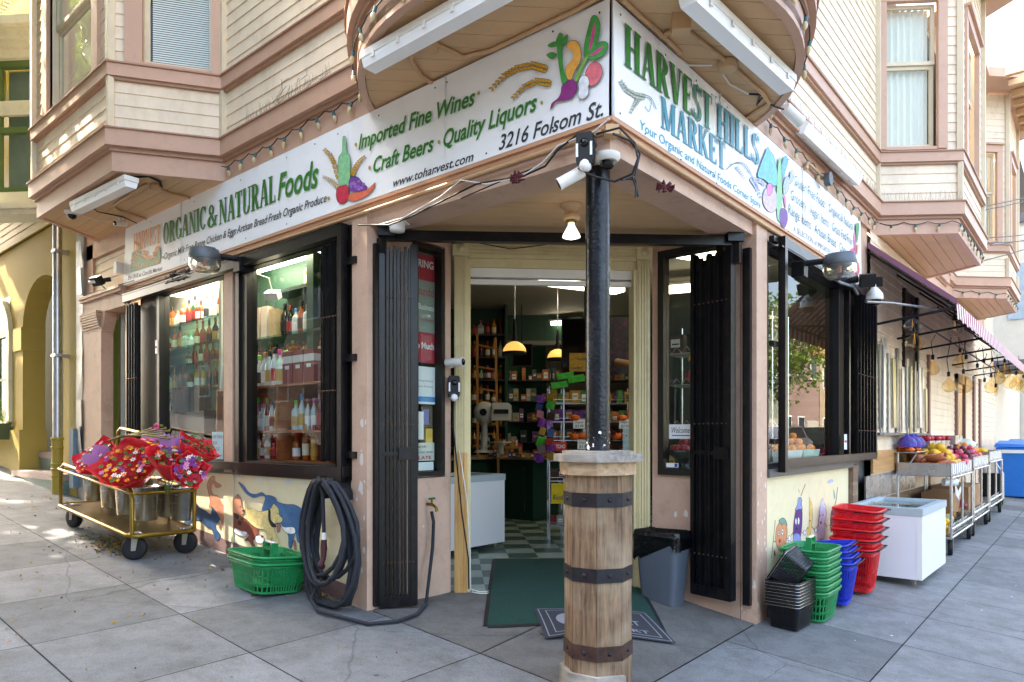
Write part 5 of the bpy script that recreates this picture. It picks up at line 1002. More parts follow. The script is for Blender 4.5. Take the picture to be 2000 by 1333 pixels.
def dome(lab, c, n_, s=1., col=PVC):
    c = Vector(c); r = T('security_camera', lab, 'camera', c); m = MB(); m.lathe([(.055 * s, 0), (.055 * s, .018 * s), (.042 * s, .03 * s)], c, 20, n_); part('housing', m, col, r); m = MB(); m.lathe([(.032 * s, .03 * s), (.03 * s, .048 * s), (.018 * s, .06 * s), (0, .064 * s)], c, 16, n_); part('lens', m, M('camera_glass', '0A0A0E', .08, var=0), r)
def floodcam(lab, c, aim):
    c, a = Vector(c), Vector(aim).normalized(); z = Vector((0, 0, 1)); s_ = a.cross(z).normalized(); r = T('security_camera', lab, 'camera', c); m = MB(); m.prism([c + s_ * x + z * y for x, y in ((-.04, -.08), (.04, -.08), (.045, -.06), (.045, .07), (.035, .085), (-.035, .085), (-.045, .07), (-.045, -.06))], a * -.05); part('housing', m, BLKM, r)
    m = MB(); m.lathe([(.022, 0), (.022, .006), (.012, .012), (0, .013)], c + z * .03, 16, a); part('lens', m, M('camera_glass', '0A0A0E', .08, var=0), r)
    m = MB(); m.ball(c + z * -.085 - a * .015, .032, 12); [m.prism([c + s_ * (sx * .038 + x) + z * y + a * .002 for x, y in ((-.006, -.04), (.006, -.04), (.006, .03), (-.006, .03))], a * .003) for sx in (-1, 1)]; part('sensor_and_lights', m, WHITE, r)
    m = MB(); m.tube([c - a * .05, c - a * .1 + s_ * .02], .02, 8); m.lathe([(.03, 0), (.03, .02)], c - a * .12, 12, a); part('bracket', m, BLKM, r)
floodcam('black floodlight camera on the beam corner above the iron pole', onY(1141, 290, -.1), (.3, -1, -.1)); bullet('white box camera angled down just left of the iron pole', onY(1116, 347, -.08), (-.7, -.5, -.45), (-.17, .02, 2.86)); dome('small white dome camera on the beam corner beside the pole top', (-.06, .05, 2.9), (0, 0, -1), 1.25)
c = DF.p(-.0, 1.985, .0) + Vector((-.02, -.02, 0)); bullet('white bullet camera on the left jamb of the doorway', DF.p(.0, 1.985, .14), (.75, .2, .0), DF.p(-.02, 1.985, .0), PVC, 1.05); floodcam('black spotlight camera on the left jamb below the white one', DF.p(-.0, 1.80, .1), (.8, -.6, 0))
dome('white dome camera under the far left square bay', onZ(141, 413, 3.70), (0, 0, -1), 1.3); bullet('small white bullet camera under the square bay near the sign end', onZ(236, 437, 3.6), (.3, -.9, -.2), onZ(236, 428, 3.7), PVC, .9)
bullet('white bullet camera hanging from the rim of the rounded bay', onX(1548, 224, .2), (.3, .9, -.35), onX(1527, 203, .1), PVC, 1.3)
c = onX(1708, 585, .25); r = T('security_camera', 'white hanging dome camera beyond the side window', 'camera', c); m = MB(); m.lathe([(.03, .11), (.045, .09), (.075, .05), (.08, 0), (.075, -.01)], c, 18); m.tube([c + Vector((0, 0, .1)), c + Vector((0, 0, .16)), c + Vector((-.25, 0, .17))], .02, 8); part('housing', m, PVC, r); m = MB(); m.lathe([(.065, -.01), (.055, -.045), (.03, -.06), (0, -.065)], c, 16); part('lens', m, M('camera_glass', '0A0A0E', .08, var=0), r)
def spot(lab, c, s=1.):
    c = Vector(c); r = T('spotlight', lab, 'outdoor lamp', c); m = MB(); m.cb(c, (.13 * s, .11 * s, .12 * s), .4, .3); part('housing', m, BLKM, r); m = MB(); m.lathe([(.045, 0), (.035, .06), (.035, .12)], c + Vector((-.2, -.02, .02)), 12, (1, 0, 0)); part('mount', m, BLKM, r)
spot('black box spotlight at the far end of the side street sign', onX(1694, 548, .22)); spot('black box spotlight behind the first one under the awning', onX(1712, 551, .1), .8)
c = onY(190, 549, -.12); r = T('spotlight', 'small black floodlight on the panel above the side doorway', 'outdoor lamp', c); m = MB(); m.cb(c, (.13, .07, .1), .3, .6); part('housing', m, BLKM, r); m = MB(); m.cb(c + Vector((-.02, -.05, -.02)), (.1, .01, .03), .3, .6); part('lamp_face', m, WHITE, r); m = MB(); m.tube([c, c + Vector((.06, .12, .03))], .025, 8); part('mount', m, BLKM, r)
m = MB(); c = onZ(776, 436, 2.9); m.lathe([(.055, 0), (.055, -.04), (.05, -.06), (0, -.062)], c, 20); m.cb(c + Vector((0, 0, -.004)), (.15, .09, .008), .5); solo('motion_sensor', 'round white sensor under the beam left of the doorway', 'sensor', m, PVC)
m = MB(); c = onY(247, 505, -.0); m.box(-6.36, -.08, 3.2, -6.28, .0, 3.32); m.box(-6.4, -.06, 3.22, -6.36, -.0, 3.34); solo('junction_box', 'small white box behind the left end of the long sign', 'box', m, PVC)
# ---------------- conduits and cables ----------------
CT = M('tan_conduit_paint', 'C09A72', .5, var=.08, world=True)
def pipe(name, lab, cat, pts, r_, mat, group=None):
    m = MB(); m.tube(pts, r_, 7); return solo(name, lab, cat, m, mat, group)
pipe('conduit', 'painted conduit along the beam under the long left sign', 'conduit', [(-6.2, -.012, 2.99), (-4, -.012, 3.0), (-2.2, -.012, 2.99), (-.05, -.015, 2.995)], .014, CT, 'painted conduits')
pipe('conduit', 'painted conduit along the beam under the side street sign', 'conduit', [(.015, .05, 2.995), (.015, 2, 2.99), (.012, 4.4, 2.98), (.03, 4.6, 2.95), (.02, 5.2, 2.9)], .014, CT, 'painted conduits')
m = MB(); m.cb((-.01, .01, 2.995), (.07, .07, .05), .78); solo('conduit_elbow', 'painted corner fitting joining the two conduits above the floodlight camera', 'conduit fitting', m, CT)
def Zp(*l, z=3.69): return [bz(onZ(x, y, z)) for x, y in l]
for i, (lab, l) in enumerate((('conduit curving from the left round box under the rounded bay to the sign', [(830, 88), (806, 92), (803, 118), (822, 148), (846, 163)]), ('long conduit along the top of the sign under the left half of the rounded bay', [(845, 84), (880, 100), (905, 112), (960, 99), (1130, 18), (1180, -12)]), ('conduit from the square box to the right round box under the bay', [(1290, 72), (1310, 62), (1336, 56), (1418, 120)]), ('conduit from the right round box to the rim of the rounded bay', [(1420, 122), (1490, 184), (1502, 202), (1460, 230)]), ('conduit along the top of the side street sign', [(1215, 0), (1250, 32), (1292, 68), (1330, 105)]), ('conduit under the far left square bay', [(285, 360), (222, 402), (232, 412), (285, 428)]), ('short conduit from the square bay box towards the sign', [(300, 365), (330, 378), (375, 388)]))):
    pipe('conduit', lab, 'conduit', Zp(*l), .014, CT, 'painted conduits')
for lab, p, s_ in (('round painted junction box under the left half of the rounded bay', (836, 84), 1), ('round painted junction box under the right half of the rounded bay', (1421, 122), 1), ('painted junction box under the far left square bay', (303, 362), .8)):
    m = MB(); c = onZ(*p, 3.7); m.lathe([(.06 * s_, 0), (.06 * s_, -.045), (.05 * s_, -.05), (0, -.05)], c, 18); solo('junction_box', lab, 'junction box', m, CT, 'painted junction boxes')
m = MB(); m.cb(Vector(onZ(1330, 48, 3.66)), (.1, .08, .09), .6); solo('junction_box', 'square painted junction box under the rounded bay above HARVEST', 'junction box', m, CT, 'painted junction boxes')
m = MB(); c = onX(1612, 352, .06); m.lathe([(.06, 0), (.06, .05)], c, 14, (1, 0, 0)); solo('junction_box', 'grey round junction box below the strip light on the side wall', 'junction box', m, M('grey_cast_housing', '5E6468'), 'painted junction boxes')
pipe('conduit', 'bent conduit rising to the strip light on the side wall', 'conduit', [bz(onX(x, y, .03)) for x, y in ((1607, 350), (1596, 335), (1585, 325), (1577, 318), (1574, 330))], .014, CT, 'painted conduits')
def cable(lab, pts, r_=.006, mat=WIRE, cat='cable'): return pipe('cable', lab, cat, pts, r_, mat, 'loose cables on the facade')
def Yp(*l, y=-.03): return [bz(onY(a, b, y)) for a, b in l]
def Xp(*l, x=.04): return [bz(onX(a, b, x)) for a, b in l]
cable('black cable swagging under the left sign from the pole to the window gate', Yp((1130, 262), (1090, 292), (1065, 325), (1020, 345), (930, 360), (880, 385), (800, 425), (760, 440), (700, 440)))
cable('white cable running beside the black one under the left sign', Yp((1190, 232), (1160, 258), (1090, 285), (1060, 318), (1020, 345), (950, 360), (900, 352), (860, 385), (790, 425), (740, 440)), .005, WIREW)
cable('thin dark wire stretched under the website lettering', Yp((900, 388), (1000, 345), (1040, 330)), .004); cable('black cable looping from the floodlight camera round the pole top', Yp((1165, 262), (1210, 250), (1240, 280), (1246, 310), (1235, 340), (1200, 355), (1160, 345), (1130, 330), (1155, 300), (1165, 285), (1160, 270), y=-.08))
cable('black cable with two connectors hanging right of the pole top', Xp((1198, 262), (1230, 275), (1250, 300), (1240, 345), (1215, 352), (1240, 350), (1246, 385), x=.06)); cable('black cable tail beside the two-connector cable', Xp((1215, 352), (1234, 345), (1242, 365), (1241, 386), x=.07), .005)
cable('black cable hanging down the left jamb of the doorway to the floor', [DF.p(.0, 1.75, .06), DF.p(-.01, 1.5, .05), DF.p(.02, 1.2, .06), DF.p(.06, .8, .07), DF.p(.11, .45, .06), DF.p(.115, .2, .05)], .006)
cable('white cable hanging down the left jamb to a loop on the floor', [DF.p(.04, 1.3, .06), DF.p(.1, .9, .06), DF.p(.125, .5, .05), DF.p(.128, .2, .05), DF.p(.2, .178, .06), DF.p(.34, .176, .02), DF.p(.33, .174, .1), DF.p(.2, .174, .1), DF.p(.14, .176, .05)], .005, WIREW)
cable('thin black wire drooping across the door head', [DF.p(-.02, 2.93, .06), DF.p(.15, 2.95, .05), DF.p(.45, 2.9, .05), DF.p(.75, 2.945, .05)], .004)
cable('white cable under the rounded bay leading to its camera', Zp((1270, 65), (1300, 98), (1345, 128), (1390, 128)), .006, WIREW); cable('white cable drooping from the round box under the rounded bay', Zp((1405, 135), (1425, 165), (1462, 184)), .006, WIREW); cable('black cable with connectors under the rim of the rounded bay', Zp((1462, 184), (1485, 185), (1478, 205), (1490, 190), (1505, 205), (1530, 214)), .007)
cable('black cable arcing under the far left square bay', Zp((180, 405), (190, 414), (240, 424), (270, 438))); cable('grey cable from the dome camera under the square bay', Zp((150, 418), (185, 430), (228, 435)), .004, WIREW); cable('black cable from the strip light under the square bay', Zp((258, 347), (290, 345), (312, 355), (316, 365)), .01)
cable('black cable from the small floodlight to the window gate', Yp((196, 556), (215, 572), (240, 577), (262, 575), y=-.03), .007); cable('dark wire along the moulding over the left doorway', Yp((168, 575), (225, 560), (262, 548), y=-.07), .004)
pipe('conduit', 'grey flexible conduit curling below the far yard light', 'conduit', Xp((1618, 535), (1640, 552), (1665, 560), (1675, 575), x=.08), .014, M('grey_conduit', '7C8084', .5), 'painted conduits')
m = MB()
for k in range(14): a = rnd.uniform(0, 6.3); m.tube([Vector(onY(345, 540, -.05)) + Vector((rnd.uniform(-.3, .3), rnd.uniform(-.02, .02), rnd.uniform(-.06, .05))) for j in range(4)], .006, 5)
solo('cable', 'tangle of cables bunched under the ORGANIC lettering', 'cable', m, WIRE, 'loose cables on the facade')
for lab, P in (('faded maroon bow tied to the beam left of the pole', onY(1012, 348, -.03)), ('faded maroon bow tied to the beam right of the pole', onX(1300, 365, .03))):
    m = MB(); P = Vector(P)
    for k in range(7): a = 2 * pi * k / 7; m.tube([P, P + Vector((.035 * cos(a), -.02 if P.y < .1 else .035 * cos(a), .03 * sin(a))), P + Vector((.06 * cos(a + .4), 0, .02 * sin(a + .4) - .01))], [.006, .012, .003], 5)
    solo('bow', lab, 'bow', m, M('maroon_ribbon', '5A1F28', .6), 'faded ribbon bows')
# string lights
SOCK = M('green_socket', '2E5F62', .5, var=.1); BULB = M('amber_bulb', 'C9B58A', .35, var=.1)
def strings(lab, pts, n, sag=.03):
    P = [Vector(p) for p in pts]; L_ = [0]
    for i in range(len(P) - 1): L_.append(L_[-1] + (P[i + 1] - P[i]).length)
    def q(s_):
        for i in range(len(P) - 1):
            if s_ <= L_[i + 1] or i == len(P) - 2: t_ = (s_ - L_[i]) / max(1e-6, L_[i + 1] - L_[i]); return P[i].lerp(P[i + 1], t_)
    r = T('string_lights', lab, 'string lights', P[0]); m = MB(); w_ = []
    for k in range(n * 4 + 1): s_ = L_[-1] * k / (n * 4); w_.append(q(s_) - Vector((0, 0, sag * sin(pi * (k % 4) / 4) ** 1)))
    m.tube(w_, .0045, 5); part('cord', m, WIRE, r)
    for k in range(n):
        c = q(L_[-1] * (k + .5) / n) - Vector((0, 0, sag)); tl = Vector((rnd.uniform(-.3, .3), rnd.uniform(-.3, .3), -1)).normalized(); m = MB(); m.lathe([(.011, -.005), (.012, .03)], c, 8, tl); sk_ = part('socket', m, SOCK, r); m = MB(); m.lathe([(.009, .03), (.0155, .045), (.014, .065), (.004, .085), (0, .087)], c, 8, tl); part('bulb', m, BULB, r)
strings('string of amber bulbs along the cornice above the long left sign', [(-4.0, -.05, 3.80), (-3.3, -.03, 3.80), (-2.6, -.03, 3.84), (-2.05, -.03, 3.82)], 9)
ar = [(TCX + (TR + .03) * cos(a), TCY + (TR + .03) * sin(a), 3.80) for a in [a0 + (a1 - a0) * i / 24 for i in range(25)]]
strings('string of amber bulbs round the rim of the rounded bay, left half', ar[:9], 7, .02); strings('string of amber bulbs round the rim of the rounded bay, right half', ar[15:], 7, .02)
strings('string of amber bulbs along the cornice above the side street sign', [(.03, 2.05, 3.80), (.03, 3.4, 3.78), (.03, 4.6, 3.76), (.03, 5.55, 3.82)], 12)
strings('string of amber bulbs across the near side bay', [(.03, 5.6, 3.82), (.74, 6.08, 3.82), (.76, 8.05, 3.80)], 11); strings('string of amber bulbs across the far side bay', [(.03, 10.9, 3.92), (.72, 11.6, 3.88), (.74, 13.4, 3.88)], 9)
# bird spikes
def spikes(lab, F, u0, u1, z, n0, n=60):
    m = MB()
    for k in range(n): a = F.p(u0 + (u1 - u0) * k / n, z, n0); b = a + Vector((rnd.uniform(-.03, .03), rnd.uniform(-.03, .03), rnd.uniform(.08, .12))); m.tube([a, b], [.0018, .0012], 3)
    solo('bird_spikes', lab, 'bird spikes', m, M('spike_wire', '9A968E', .4, .6), 'bird spikes on the cornices')
spikes('row of bird spikes on the cornice left of the rounded bay', FL, -3.6, -2.35, 4.043, .05, 46); spikes('long row of bird spikes on the cornice above the side street sign', FR, 2.1, 5.5, 4.043, .05, 110); spikes('row of bird spikes on the near side bay cornice', FRB1, .0, .95, 4.043, .06, 34)
m = MB()
for k in range(7):
    p = Vector((-2.9 + rnd.uniform(-.3, .3), -.05, 4.06)); q = [p]
    for j in range(4): q.append(q[-1] + Vector((rnd.uniform(-.02, .12), rnd.uniform(-.02, .02), rnd.uniform(-.01, .09))))
    m.tube(q, .0018, 4)
solo('dry_twigs', 'dry twigs caught in the bird spikes left of the rounded bay', 'twigs', m, M('twig', '8A7660', .8))
# ---------------- awning, hanging bulbs, metal slats ----------------
AW0, AW1 = 5.22, 13.6; aw = T('awning', 'red and white striped awning over the produce carts on the side street', 'awning', (.4, 9.4, 2.7)); STR = [M('awning_white', 'E6DEDC', .8, var=.04), M('awning_red', '9C3B50', .8, var=.08), M('awning_purple_edge', '84586A', .8, var=.08)]
m = MB(); n = 100
for k in range(n):
    a = AW0 + (AW1 - AW0) * k / n; b = AW0 + (AW1 - AW0) * (k + 1) / n; m.m = k % 2; m.quad((.0, a, 3.5), (.0, b, 3.5), (.82, b, 2.78), (.82, a, 2.78))
    m.m = k % 2; zb = 2.60 + .02 * abs(sin(k * .8)); m.quad((.82, a, 2.78), (.82, b, 2.78), (.83, b, zb), (.83, a, zb))
part('canvas', m, STR, aw)
m = MB(); m.m = 2; m.prism([(0, AW0, 3.46), (.83, AW0, 2.74), (.83, AW0, 2.80), (0, AW0, 3.53)], (0, -.012, 0)); m.m = 0; part('side_binding', m, STR, aw)
m = MB()
for y in (5.25, 6.6, 8.0, 9.4, 10.8, 12.2, 13.5): m.tube([(0, y, 2.62), (.8, y, 2.72)], .014, 6); m.tube([(0, y, 3.42), (.8, y, 2.74)], .012, 6)
m.tube([(.8, AW0, 2.74), (.8, AW1, 2.74)], .014, 6); m.tube([(.4, AW0, 2.68), (.4, AW1, 2.68)], .01, 6); part('frame', m, BLKM, aw)
pipe('scroll_bracket', 'grey scrolled iron arm reaching out under the near end of the awning', 'bracket', [bz(onX(x, y, .3 + .35 * (x - 1690) / 170)) for x, y in ((1692, 590), (1740, 592), (1800, 600), (1840, 605), (1860, 600), (1866, 590), (1860, 583), (1850, 588), (1853, 597))], .012, M('grey_iron', '8A8C90', .4, .7))
AMB = glassmat('amber_glass', (.97, .88, .70), 2.0, 1.5); CLR = glassmat('clear_glass', (.96, .97, .97), 2.2, 1.5); FIL = M('filament', 'D8A050', .4, var=0, emit=.12)
def edison(kind, i, px, py, t_):
    c = at(px, py, t_); names = {'g': 'large globe', 'p': 'pear-shaped', 't': 'long tubular'}; col_ = 'amber' if kind[1] == 'a' else 'clear'
    r = T('hanging_bulb', '%s %s glass bulb hanging under the awning, %s from the near end' % (col_, names[kind[0]], ORD[i]), 'light bulb', c, 'glass bulbs hanging under the awning'); s = .078 * t_ / 9 * (1.4 if kind[0] == 'g' else 1.)
    g_ = AMB if kind[1] == 'a' else CLR; m = MB()
    if kind[0] == 't': m.lathe([(.012, .075), (.022, .06), (.024, -.06), (.014, -.078), (0, -.08)], c, 12)
    elif kind[0] == 'g': m.lathe([(.014, s * 1.3), (.018, s * 1.05)] + [(s * cos(a), s * sin(a)) for a in (1.2, .9, .6, .3, 0, -.3, -.6, -.9, -1.2)] + [(0, -s)], c, 20)
    else: m.lathe([(.014, s * 1.7), (.018, s * 1.45), (s * .32, s * 1.15), (s * .7, s * .68), (s * .93, s * .3), (s, 0), (s * .92, -s * .38), (s * .7, -s * .7), (s * .38, -s * .92), (0, -s)], c, 18)
    part('glass', m, g_, r); top = {'t': .075, 'g': s * 1.35, 'p': s * 1.7}[kind[0]]; m = MB(); m.lathe([(.018, top - .005), (.02, top + .05), (.01, top + .06)], c, 10); part('socket', m, BLKM, r)
    m = MB(); m.tube([c + Vector((0, 0, top + .05)), (c.x - .02, c.y, c.z + top + .22), (min(.8, c.x + .03), c.y, 2.72)], .005, 5); part('cord', m, WIRE, r)
    m = MB(); m.tube([c + Vector((0, 0, top - .01)), c + Vector((.008, 0, 0)), c + Vector((-.008, 0, -.01)), c + Vector((0, 0, top - .02))], .0016, 4); part('filament', m, FIL, r)
for i, a in enumerate((('gc', 1783, 640, 7.6), ('ga', 1786, 671, 7.4), ('pc', 1865, 645, 8.6), ('pa', 1822, 722, 9.0), ('pa', 1853, 755, 9.2), ('ga', 1882, 752, 9.6), ('pa', 1875, 708, 10), ('tc', 1887, 712, 9.6), ('pc', 1909, 738, 10.3), ('tc', 1922, 718, 10.4), ('pc', 1938, 726, 11), ('pa', 1950, 740, 11.2), ('pa', 1962, 728, 11.6), ('tc', 1923, 755, 11), ('pa', 1936, 757, 12), ('ta', 1945, 765, 12), ('pa', 1972, 748, 12.4), ('pa', 1985, 752, 12.8), ('pa', 1992, 738, 12.8), ('pa', 1999, 758, 13.2))): edison(*[a[0], i] + list(a[1:]))
sc = [('B4B0A0', 6.0), ('A8A070', 5.9)]; xm = [1702, 1712, 1722, 1731, 1740, 1748, 1757, 1766, 1775, 1783, 1791, 1799, 1806, 1812]
for i, x in enumerate(xm):
    mt_ = M('metal_slat_%s' % ('abcd'[i % 4]), ('B9BCC0', 'A9A583', '8F9089', 'C6CCD4')[i % 4], .3, .8, var=.15, scale=6); t0 = (650, 668, 672, 660, 690, 700, 680, 720, 700, 715, 705, 712, 718, 760)[i]; b0 = 852 - (i % 3) * 8
    a = onX(x - 4, t0, .03 + .02 * (i % 2)); b = onX(x - 4 + (i % 3) * 1.5 - 1, b0, .03 + .02 * (i % 2)); w_ = .11 + .02 * (i % 3); m = MB(); m.hexa([(b.x, b.y, b.z), (b.x, b.y + w_, b.z), (b.x - .015, b.y + w_, b.z), (b.x - .015, b.y, b.z), (a.x, a.y, a.z), (a.x, a.y + w_, a.z), (a.x - .015, a.y + w_, a.z), (a.x - .015, a.y, a.z)])
    solo('metal_strip', '%s upright metal slat, %s from the side window under the awning' % (('bright silver', 'olive gold', 'dull grey', 'pale blue grey')[i % 4], ORD[i]), 'metal strip', m, mt_, 'upright metal strips on the side wall')
m = MB(); m.fb(FR, 5.3, 8.3, 1.42, 1.45, 0, .1); solo('slat_shelf', 'narrow ledge under the metal slats on the side wall', 'ledge', m, GREY)
m = MB(); m.fb(FR, 5.28, 8.5, 1.0, 1.25, .012, .035); solo('timber_board', 'orange brown plywood board along the wall behind the fruit cart', 'board', m, woodmat('plywood', 'A0703C', 'C99A62', .5, .7, 'y'))
m = MB(); m.fb(FR, 5.0, 7.6, .72, .98, .012, .03); solo('steel_splashback', 'dented stainless steel sheet on the wall behind the white freezer', 'steel sheet', m, STEEL)
m = MB(); m.fb(FR, 4.54, 4.72, .0, 1.12, -.03, .02); m.fb(FR, 4.72, 8.4, .0, .70, .0, .02); solo('brown_boarding', 'rough brown boarding on the wall behind the carts', 'boarding', m, woodmat('brown_board', '6E5444', '9A8068', .5, .8, 'y'))
for lab, y_ in (('dark door opening frame at the far end of the side wall', 11.2),):
    m = MB(); m.fb(FR, 11.1, 11.2, .0, 2.5, 0, .05); m.fb(FR, 12.0, 12.1, .0, 2.5, 0, .05); m.fb(FR, 11.1, 12.1, 2.35, 2.5, 0, .05); m.fb(FR, 8.55, 8.65, .0, 2.6, 0, .04); m.fb(FR, 11.2, 12.0, 0, 2.35, -.15, -.1); m.fb(FR, 13.3, 13.5, 0, 2.6, 0, .04); m.fb(FR, 14.2, 14.4, 0, 2.6, 0, .04); part('side_door', m, M('brown_door_paint', '8A665A', .5), B)
# windows under the awning on the side wall
m = MB(); m.fb(FR, 6.9, 7.0, 2.3, 3.3, 0, .04); m.fb(FR, 7.7, 7.8, 2.3, 3.3, 0, .04); m.fb(FR, 7.0, 7.7, 2.3, 3.3, -.0, .015); part('small_window', m, FRAME, B)
# utility cables over the street
for i, (p0, p1) in enumerate((((1915, 405), (2010, 385)), ((1915, 412), (2010, 392)), ((1930, 465), (2010, 458)), ((1930, 475), (2010, 470)), ((1935, 480), (2010, 468)), ((1920, 510), (2010, 485)))):
    cable('dark overhead line crossing beyond the far bay, %s from the top' % ORD[i], [bz(at(*p0, 10.5)), bz(at((p0[0] + p1[0]) / 2, (p0[1] + p1[1]) / 2 + 1, 11.5)), bz(at(*p1, 12.5))], .008, WIRE, 'power line')
# ---------------- window notices ----------------
SG2 = M('paper_white', 'E8E8E4', .6, var=.02); REDP = M('poster_red', 'B02A3C', .5, var=.05)
def card(name, lab, F, u0, u1, z0, z1, n_, mat, lines=(), tm=None, cat='sign', bg=None):
    c = F.p((u0 + u1) / 2, z0, n_); r = T(name, lab, cat, c); m = MB(); m.fb(F, u0, u1, z0, z1, n_ - .002, n_); part('sheet', m, mat, r)
    if bg: 
        for (a, b, c_, d, mm) in bg: m = MB(); m.fb(F, u0 + (u1 - u0) * a, u0 + (u1 - u0) * b, z0 + (z1 - z0) * c_, z0 + (z1 - z0) * d, n_, n_ + .0006); part('print', m, mm, r)
    nn = (F.n.x, F.n.y, 0)
    for tx, a, b, zz, h_, mm, bd, sh_ in lines:
        m = MB(); text(m, tx, F.p(u0 + (u1 - u0) * a, z0 + (z1 - z0) * zz, n_), F.p(u0 + (u1 - u0) * b, z0 + (z1 - z0) * zz, n_), (z1 - z0) * h_, nn, bold=bd, shear=sh_, off=.0012); part('lettering', m, mm, r)
    return r
card('poster', 'red and grey hiring poster behind the narrow window left of the door', SL, .46, .70, 1.98, 2.82, -.05, REDP, [('HIRING', .0, .95, .88, .07, SG2, .02, 0), ('Vagabundo', -.3, .97, .62, .09, REDP, 0, 0), ('Your Business', -.2, .97, .49, .055, SG2, .01, 0), ('You To Know', 0, .97, .38, .04, REDP, 0, 0), ('So Much', .1, .97, .13, .06, SG2, .02, 0)], bg=[(0, 1, .28, .76, M('poster_grey', '8C9488', .5))])
card('notice', 'white notice with blue band in the narrow window left of the door', SL, .46, .70, 1.66, 1.95, -.045, SG2, [('Licensing Notice', .1, .9, .6, .05, CHAR, 0, 0), ('Tobacco Products', .1, .9, .45, .05, CHAR, 0, 0)], bg=[(0, 1, .06, .2, M('notice_blue', '3C8AC4', .4))])
card('sticker', 'blue round-logo sticker low in the narrow window left of the door', SL, .56, .63, 1.5, 1.62, -.04, M('sticker_blue', '2A4A9A', .4)); card('sticker', 'yellow payment sticker beside the dispenser in the narrow window', SL, .6, .67, 1.36, 1.47, -.04, M('sticker_yellow', 'D8B040', .4))
card('notice', 'cardboard notice reading Earth planet with LATE in the narrow window', SL, .47, .69, 1.22, 1.38 - .02, -.042, M('card_beige', 'CFCDC0', .6), [('Earth', .1, .6, .72, .15, CHAR, 0, 0), ('planet with', .05, .95, .42, .15, CHAR, 0, 0), ('LATE', .25, .85, .08, .2, REDP, .02, 0)]); card('notice', 'pale printed sheets at the bottom of the narrow window left of the door', SL, .48, .68, 1.145, 1.21, -.04, SG2)
m = MB(); m.fb(SL, .5, .58, 1.4, 1.62, -.03, .03) if False else m.fb(SL, .49, .57, 1.385, 1.6, -.045, -.035); solo('hand_sanitizer_dispenser', 'white hand gel dispenser behind the narrow window left of the door', 'dispenser', m, PVC)
BLU = M('welcome_blue', '2A86B8', .4, var=0)
card('welcome_sign', 'white hanging sign reading Welcome in the narrow window right of the door', SR, -.72, -.515, 1.39, 1.505, -.02, WHITE, [('Welcome', .12, .88, .4, .42, CHAR, .0, .35)], bg=[(.12, .88, .18, .26, BLU)]); card('sticker', 'small white sticker with blue badge at the bottom of the right narrow window', SR, -.735, -.63, 1.16, 1.195, -.0, SG2, bg=[(.7, .95, .1, .9, M('sticker_blue', '2A4A9A', .4))])
card('notice', 'small hand-lettered blue note in the left shop window', FL, -4.42, -4.17, 1.2, 1.45, -.07, M('note_blue', 'A9CCD8', .6), [('FREE PARKING', .06, .94, .76, .13, CHAR, 0, .2), ('NOW', .06, .4, .52, .14, CHAR, 0, .2), ('SALE AT', .06, .62, .3, .14, CHAR, 0, .2), ('THE', .06, .4, .08, .14, CHAR, 0, .2)])
card('sticker', 'small red and white sticker on the frame of the left shop window', FL, -5.5, -5.45, 2.26, 2.4, .035 - .04, WHITE, bg=[(.1, .9, .4, .55, REDP)]); card('sticker', 'small red and white sticker on the black post of the side window', FR, 4.18, 4.27, 1.28, 1.43, .03, WHITE, bg=[(.1, .9, .45, .6, REDP)])
# ---------------- bronze flower cart ----------------
XF_, XN = -5.98, -4.19; YS, YW = -.73, -.17
def cz(x, h): return gz(x, -.45) + h
def rr(x0, y0, x1, y1, r, h, n=5):          # rounded rectangle loop on the sloping cart
    out = []
    for cx, cy, a in ((x1 - r, y1 - r, 0), (x0 + r, y1 - r, pi / 2), (x0 + r, y0 + r, pi), (x1 - r, y0 + r, 1.5 * pi)):
        for k in range(n + 1): t = a + pi / 2 * k / n; x = cx + r * cos(t); out.append((x, cy + r * sin(t), cz(x, h)))
    return out
fc = T('flower_cart', 'bronze platform cart with four rubber wheels, filled with red-wrapped flowers, beside the dog mural', 'cart', ((XF_ + XN) / 2, -.45, cz(-5.1, 0)))
m = MB(); m.tube(rr(XF_, YS, XN, YW, .09, .215), .019, 8, True)
part('deck_frame', m, BRONZE, fc); m = MB(); L1_ = rr(XF_ + .01, YS + .01, XN - .01, YW - .01, .08, .205); m.prism(L1_, (0, 0, .018)); part('deck', m, M('bronze_deck', '6F5A2A', .3, .6, var=.12, scale=6), fc)
m = MB()
for x in (XN - .09, XF_ + .09):
    for y in (YS + .07, YW - .07):
        for k in range(4): m.lathe([(.012, 0), (.012, .008), (0, .012)], (x + .03 * (-1) ** k, y + .03 * (-1) ** (k // 2), cz(x, .224)), 8)
part('bolts', m, CHROME, fc)
m = MB()
def hoop(x, h1, h2):                        # end hoop: street post to wall post
    return
r_ = .017
for y, h in ((YS + .02, .62), (YW - .02, .98)):
    xa, xb = XF_ + .03, XN - .03; pts = [(xa, y, cz(xa, .2)), (xa, y, cz(xa, h - .1)), (xa + .03, y, cz(xa, h - .03)), (xa + .1, y, cz(xa, h)), (xb - .1, y, cz(xb, h)), (xb - .03, y, cz(xb, h - .03)), (xb, y, cz(xb, h - .1)), (xb, y, cz(xb, .2))]; m.tube(pts, r_, 8)
part('side_rails', m, BRONZE, fc)
m = MB(); m.tube(rr(XF_ + .02, YS - .0, XN + .03, YW - .03, .02, .575), .013, 6, True); m.tube([(-5.0, YS, cz(-5, .575)), (-5.0, YW, cz(-5, .575))], .01, 6)
for x in (-5.2, -4.7): m.tube([(x, -.2, cz(x, .2)), (x, -.2, cz(x, .98))], .012, 6)
part('bucket_rack', m, BRONZE, fc)
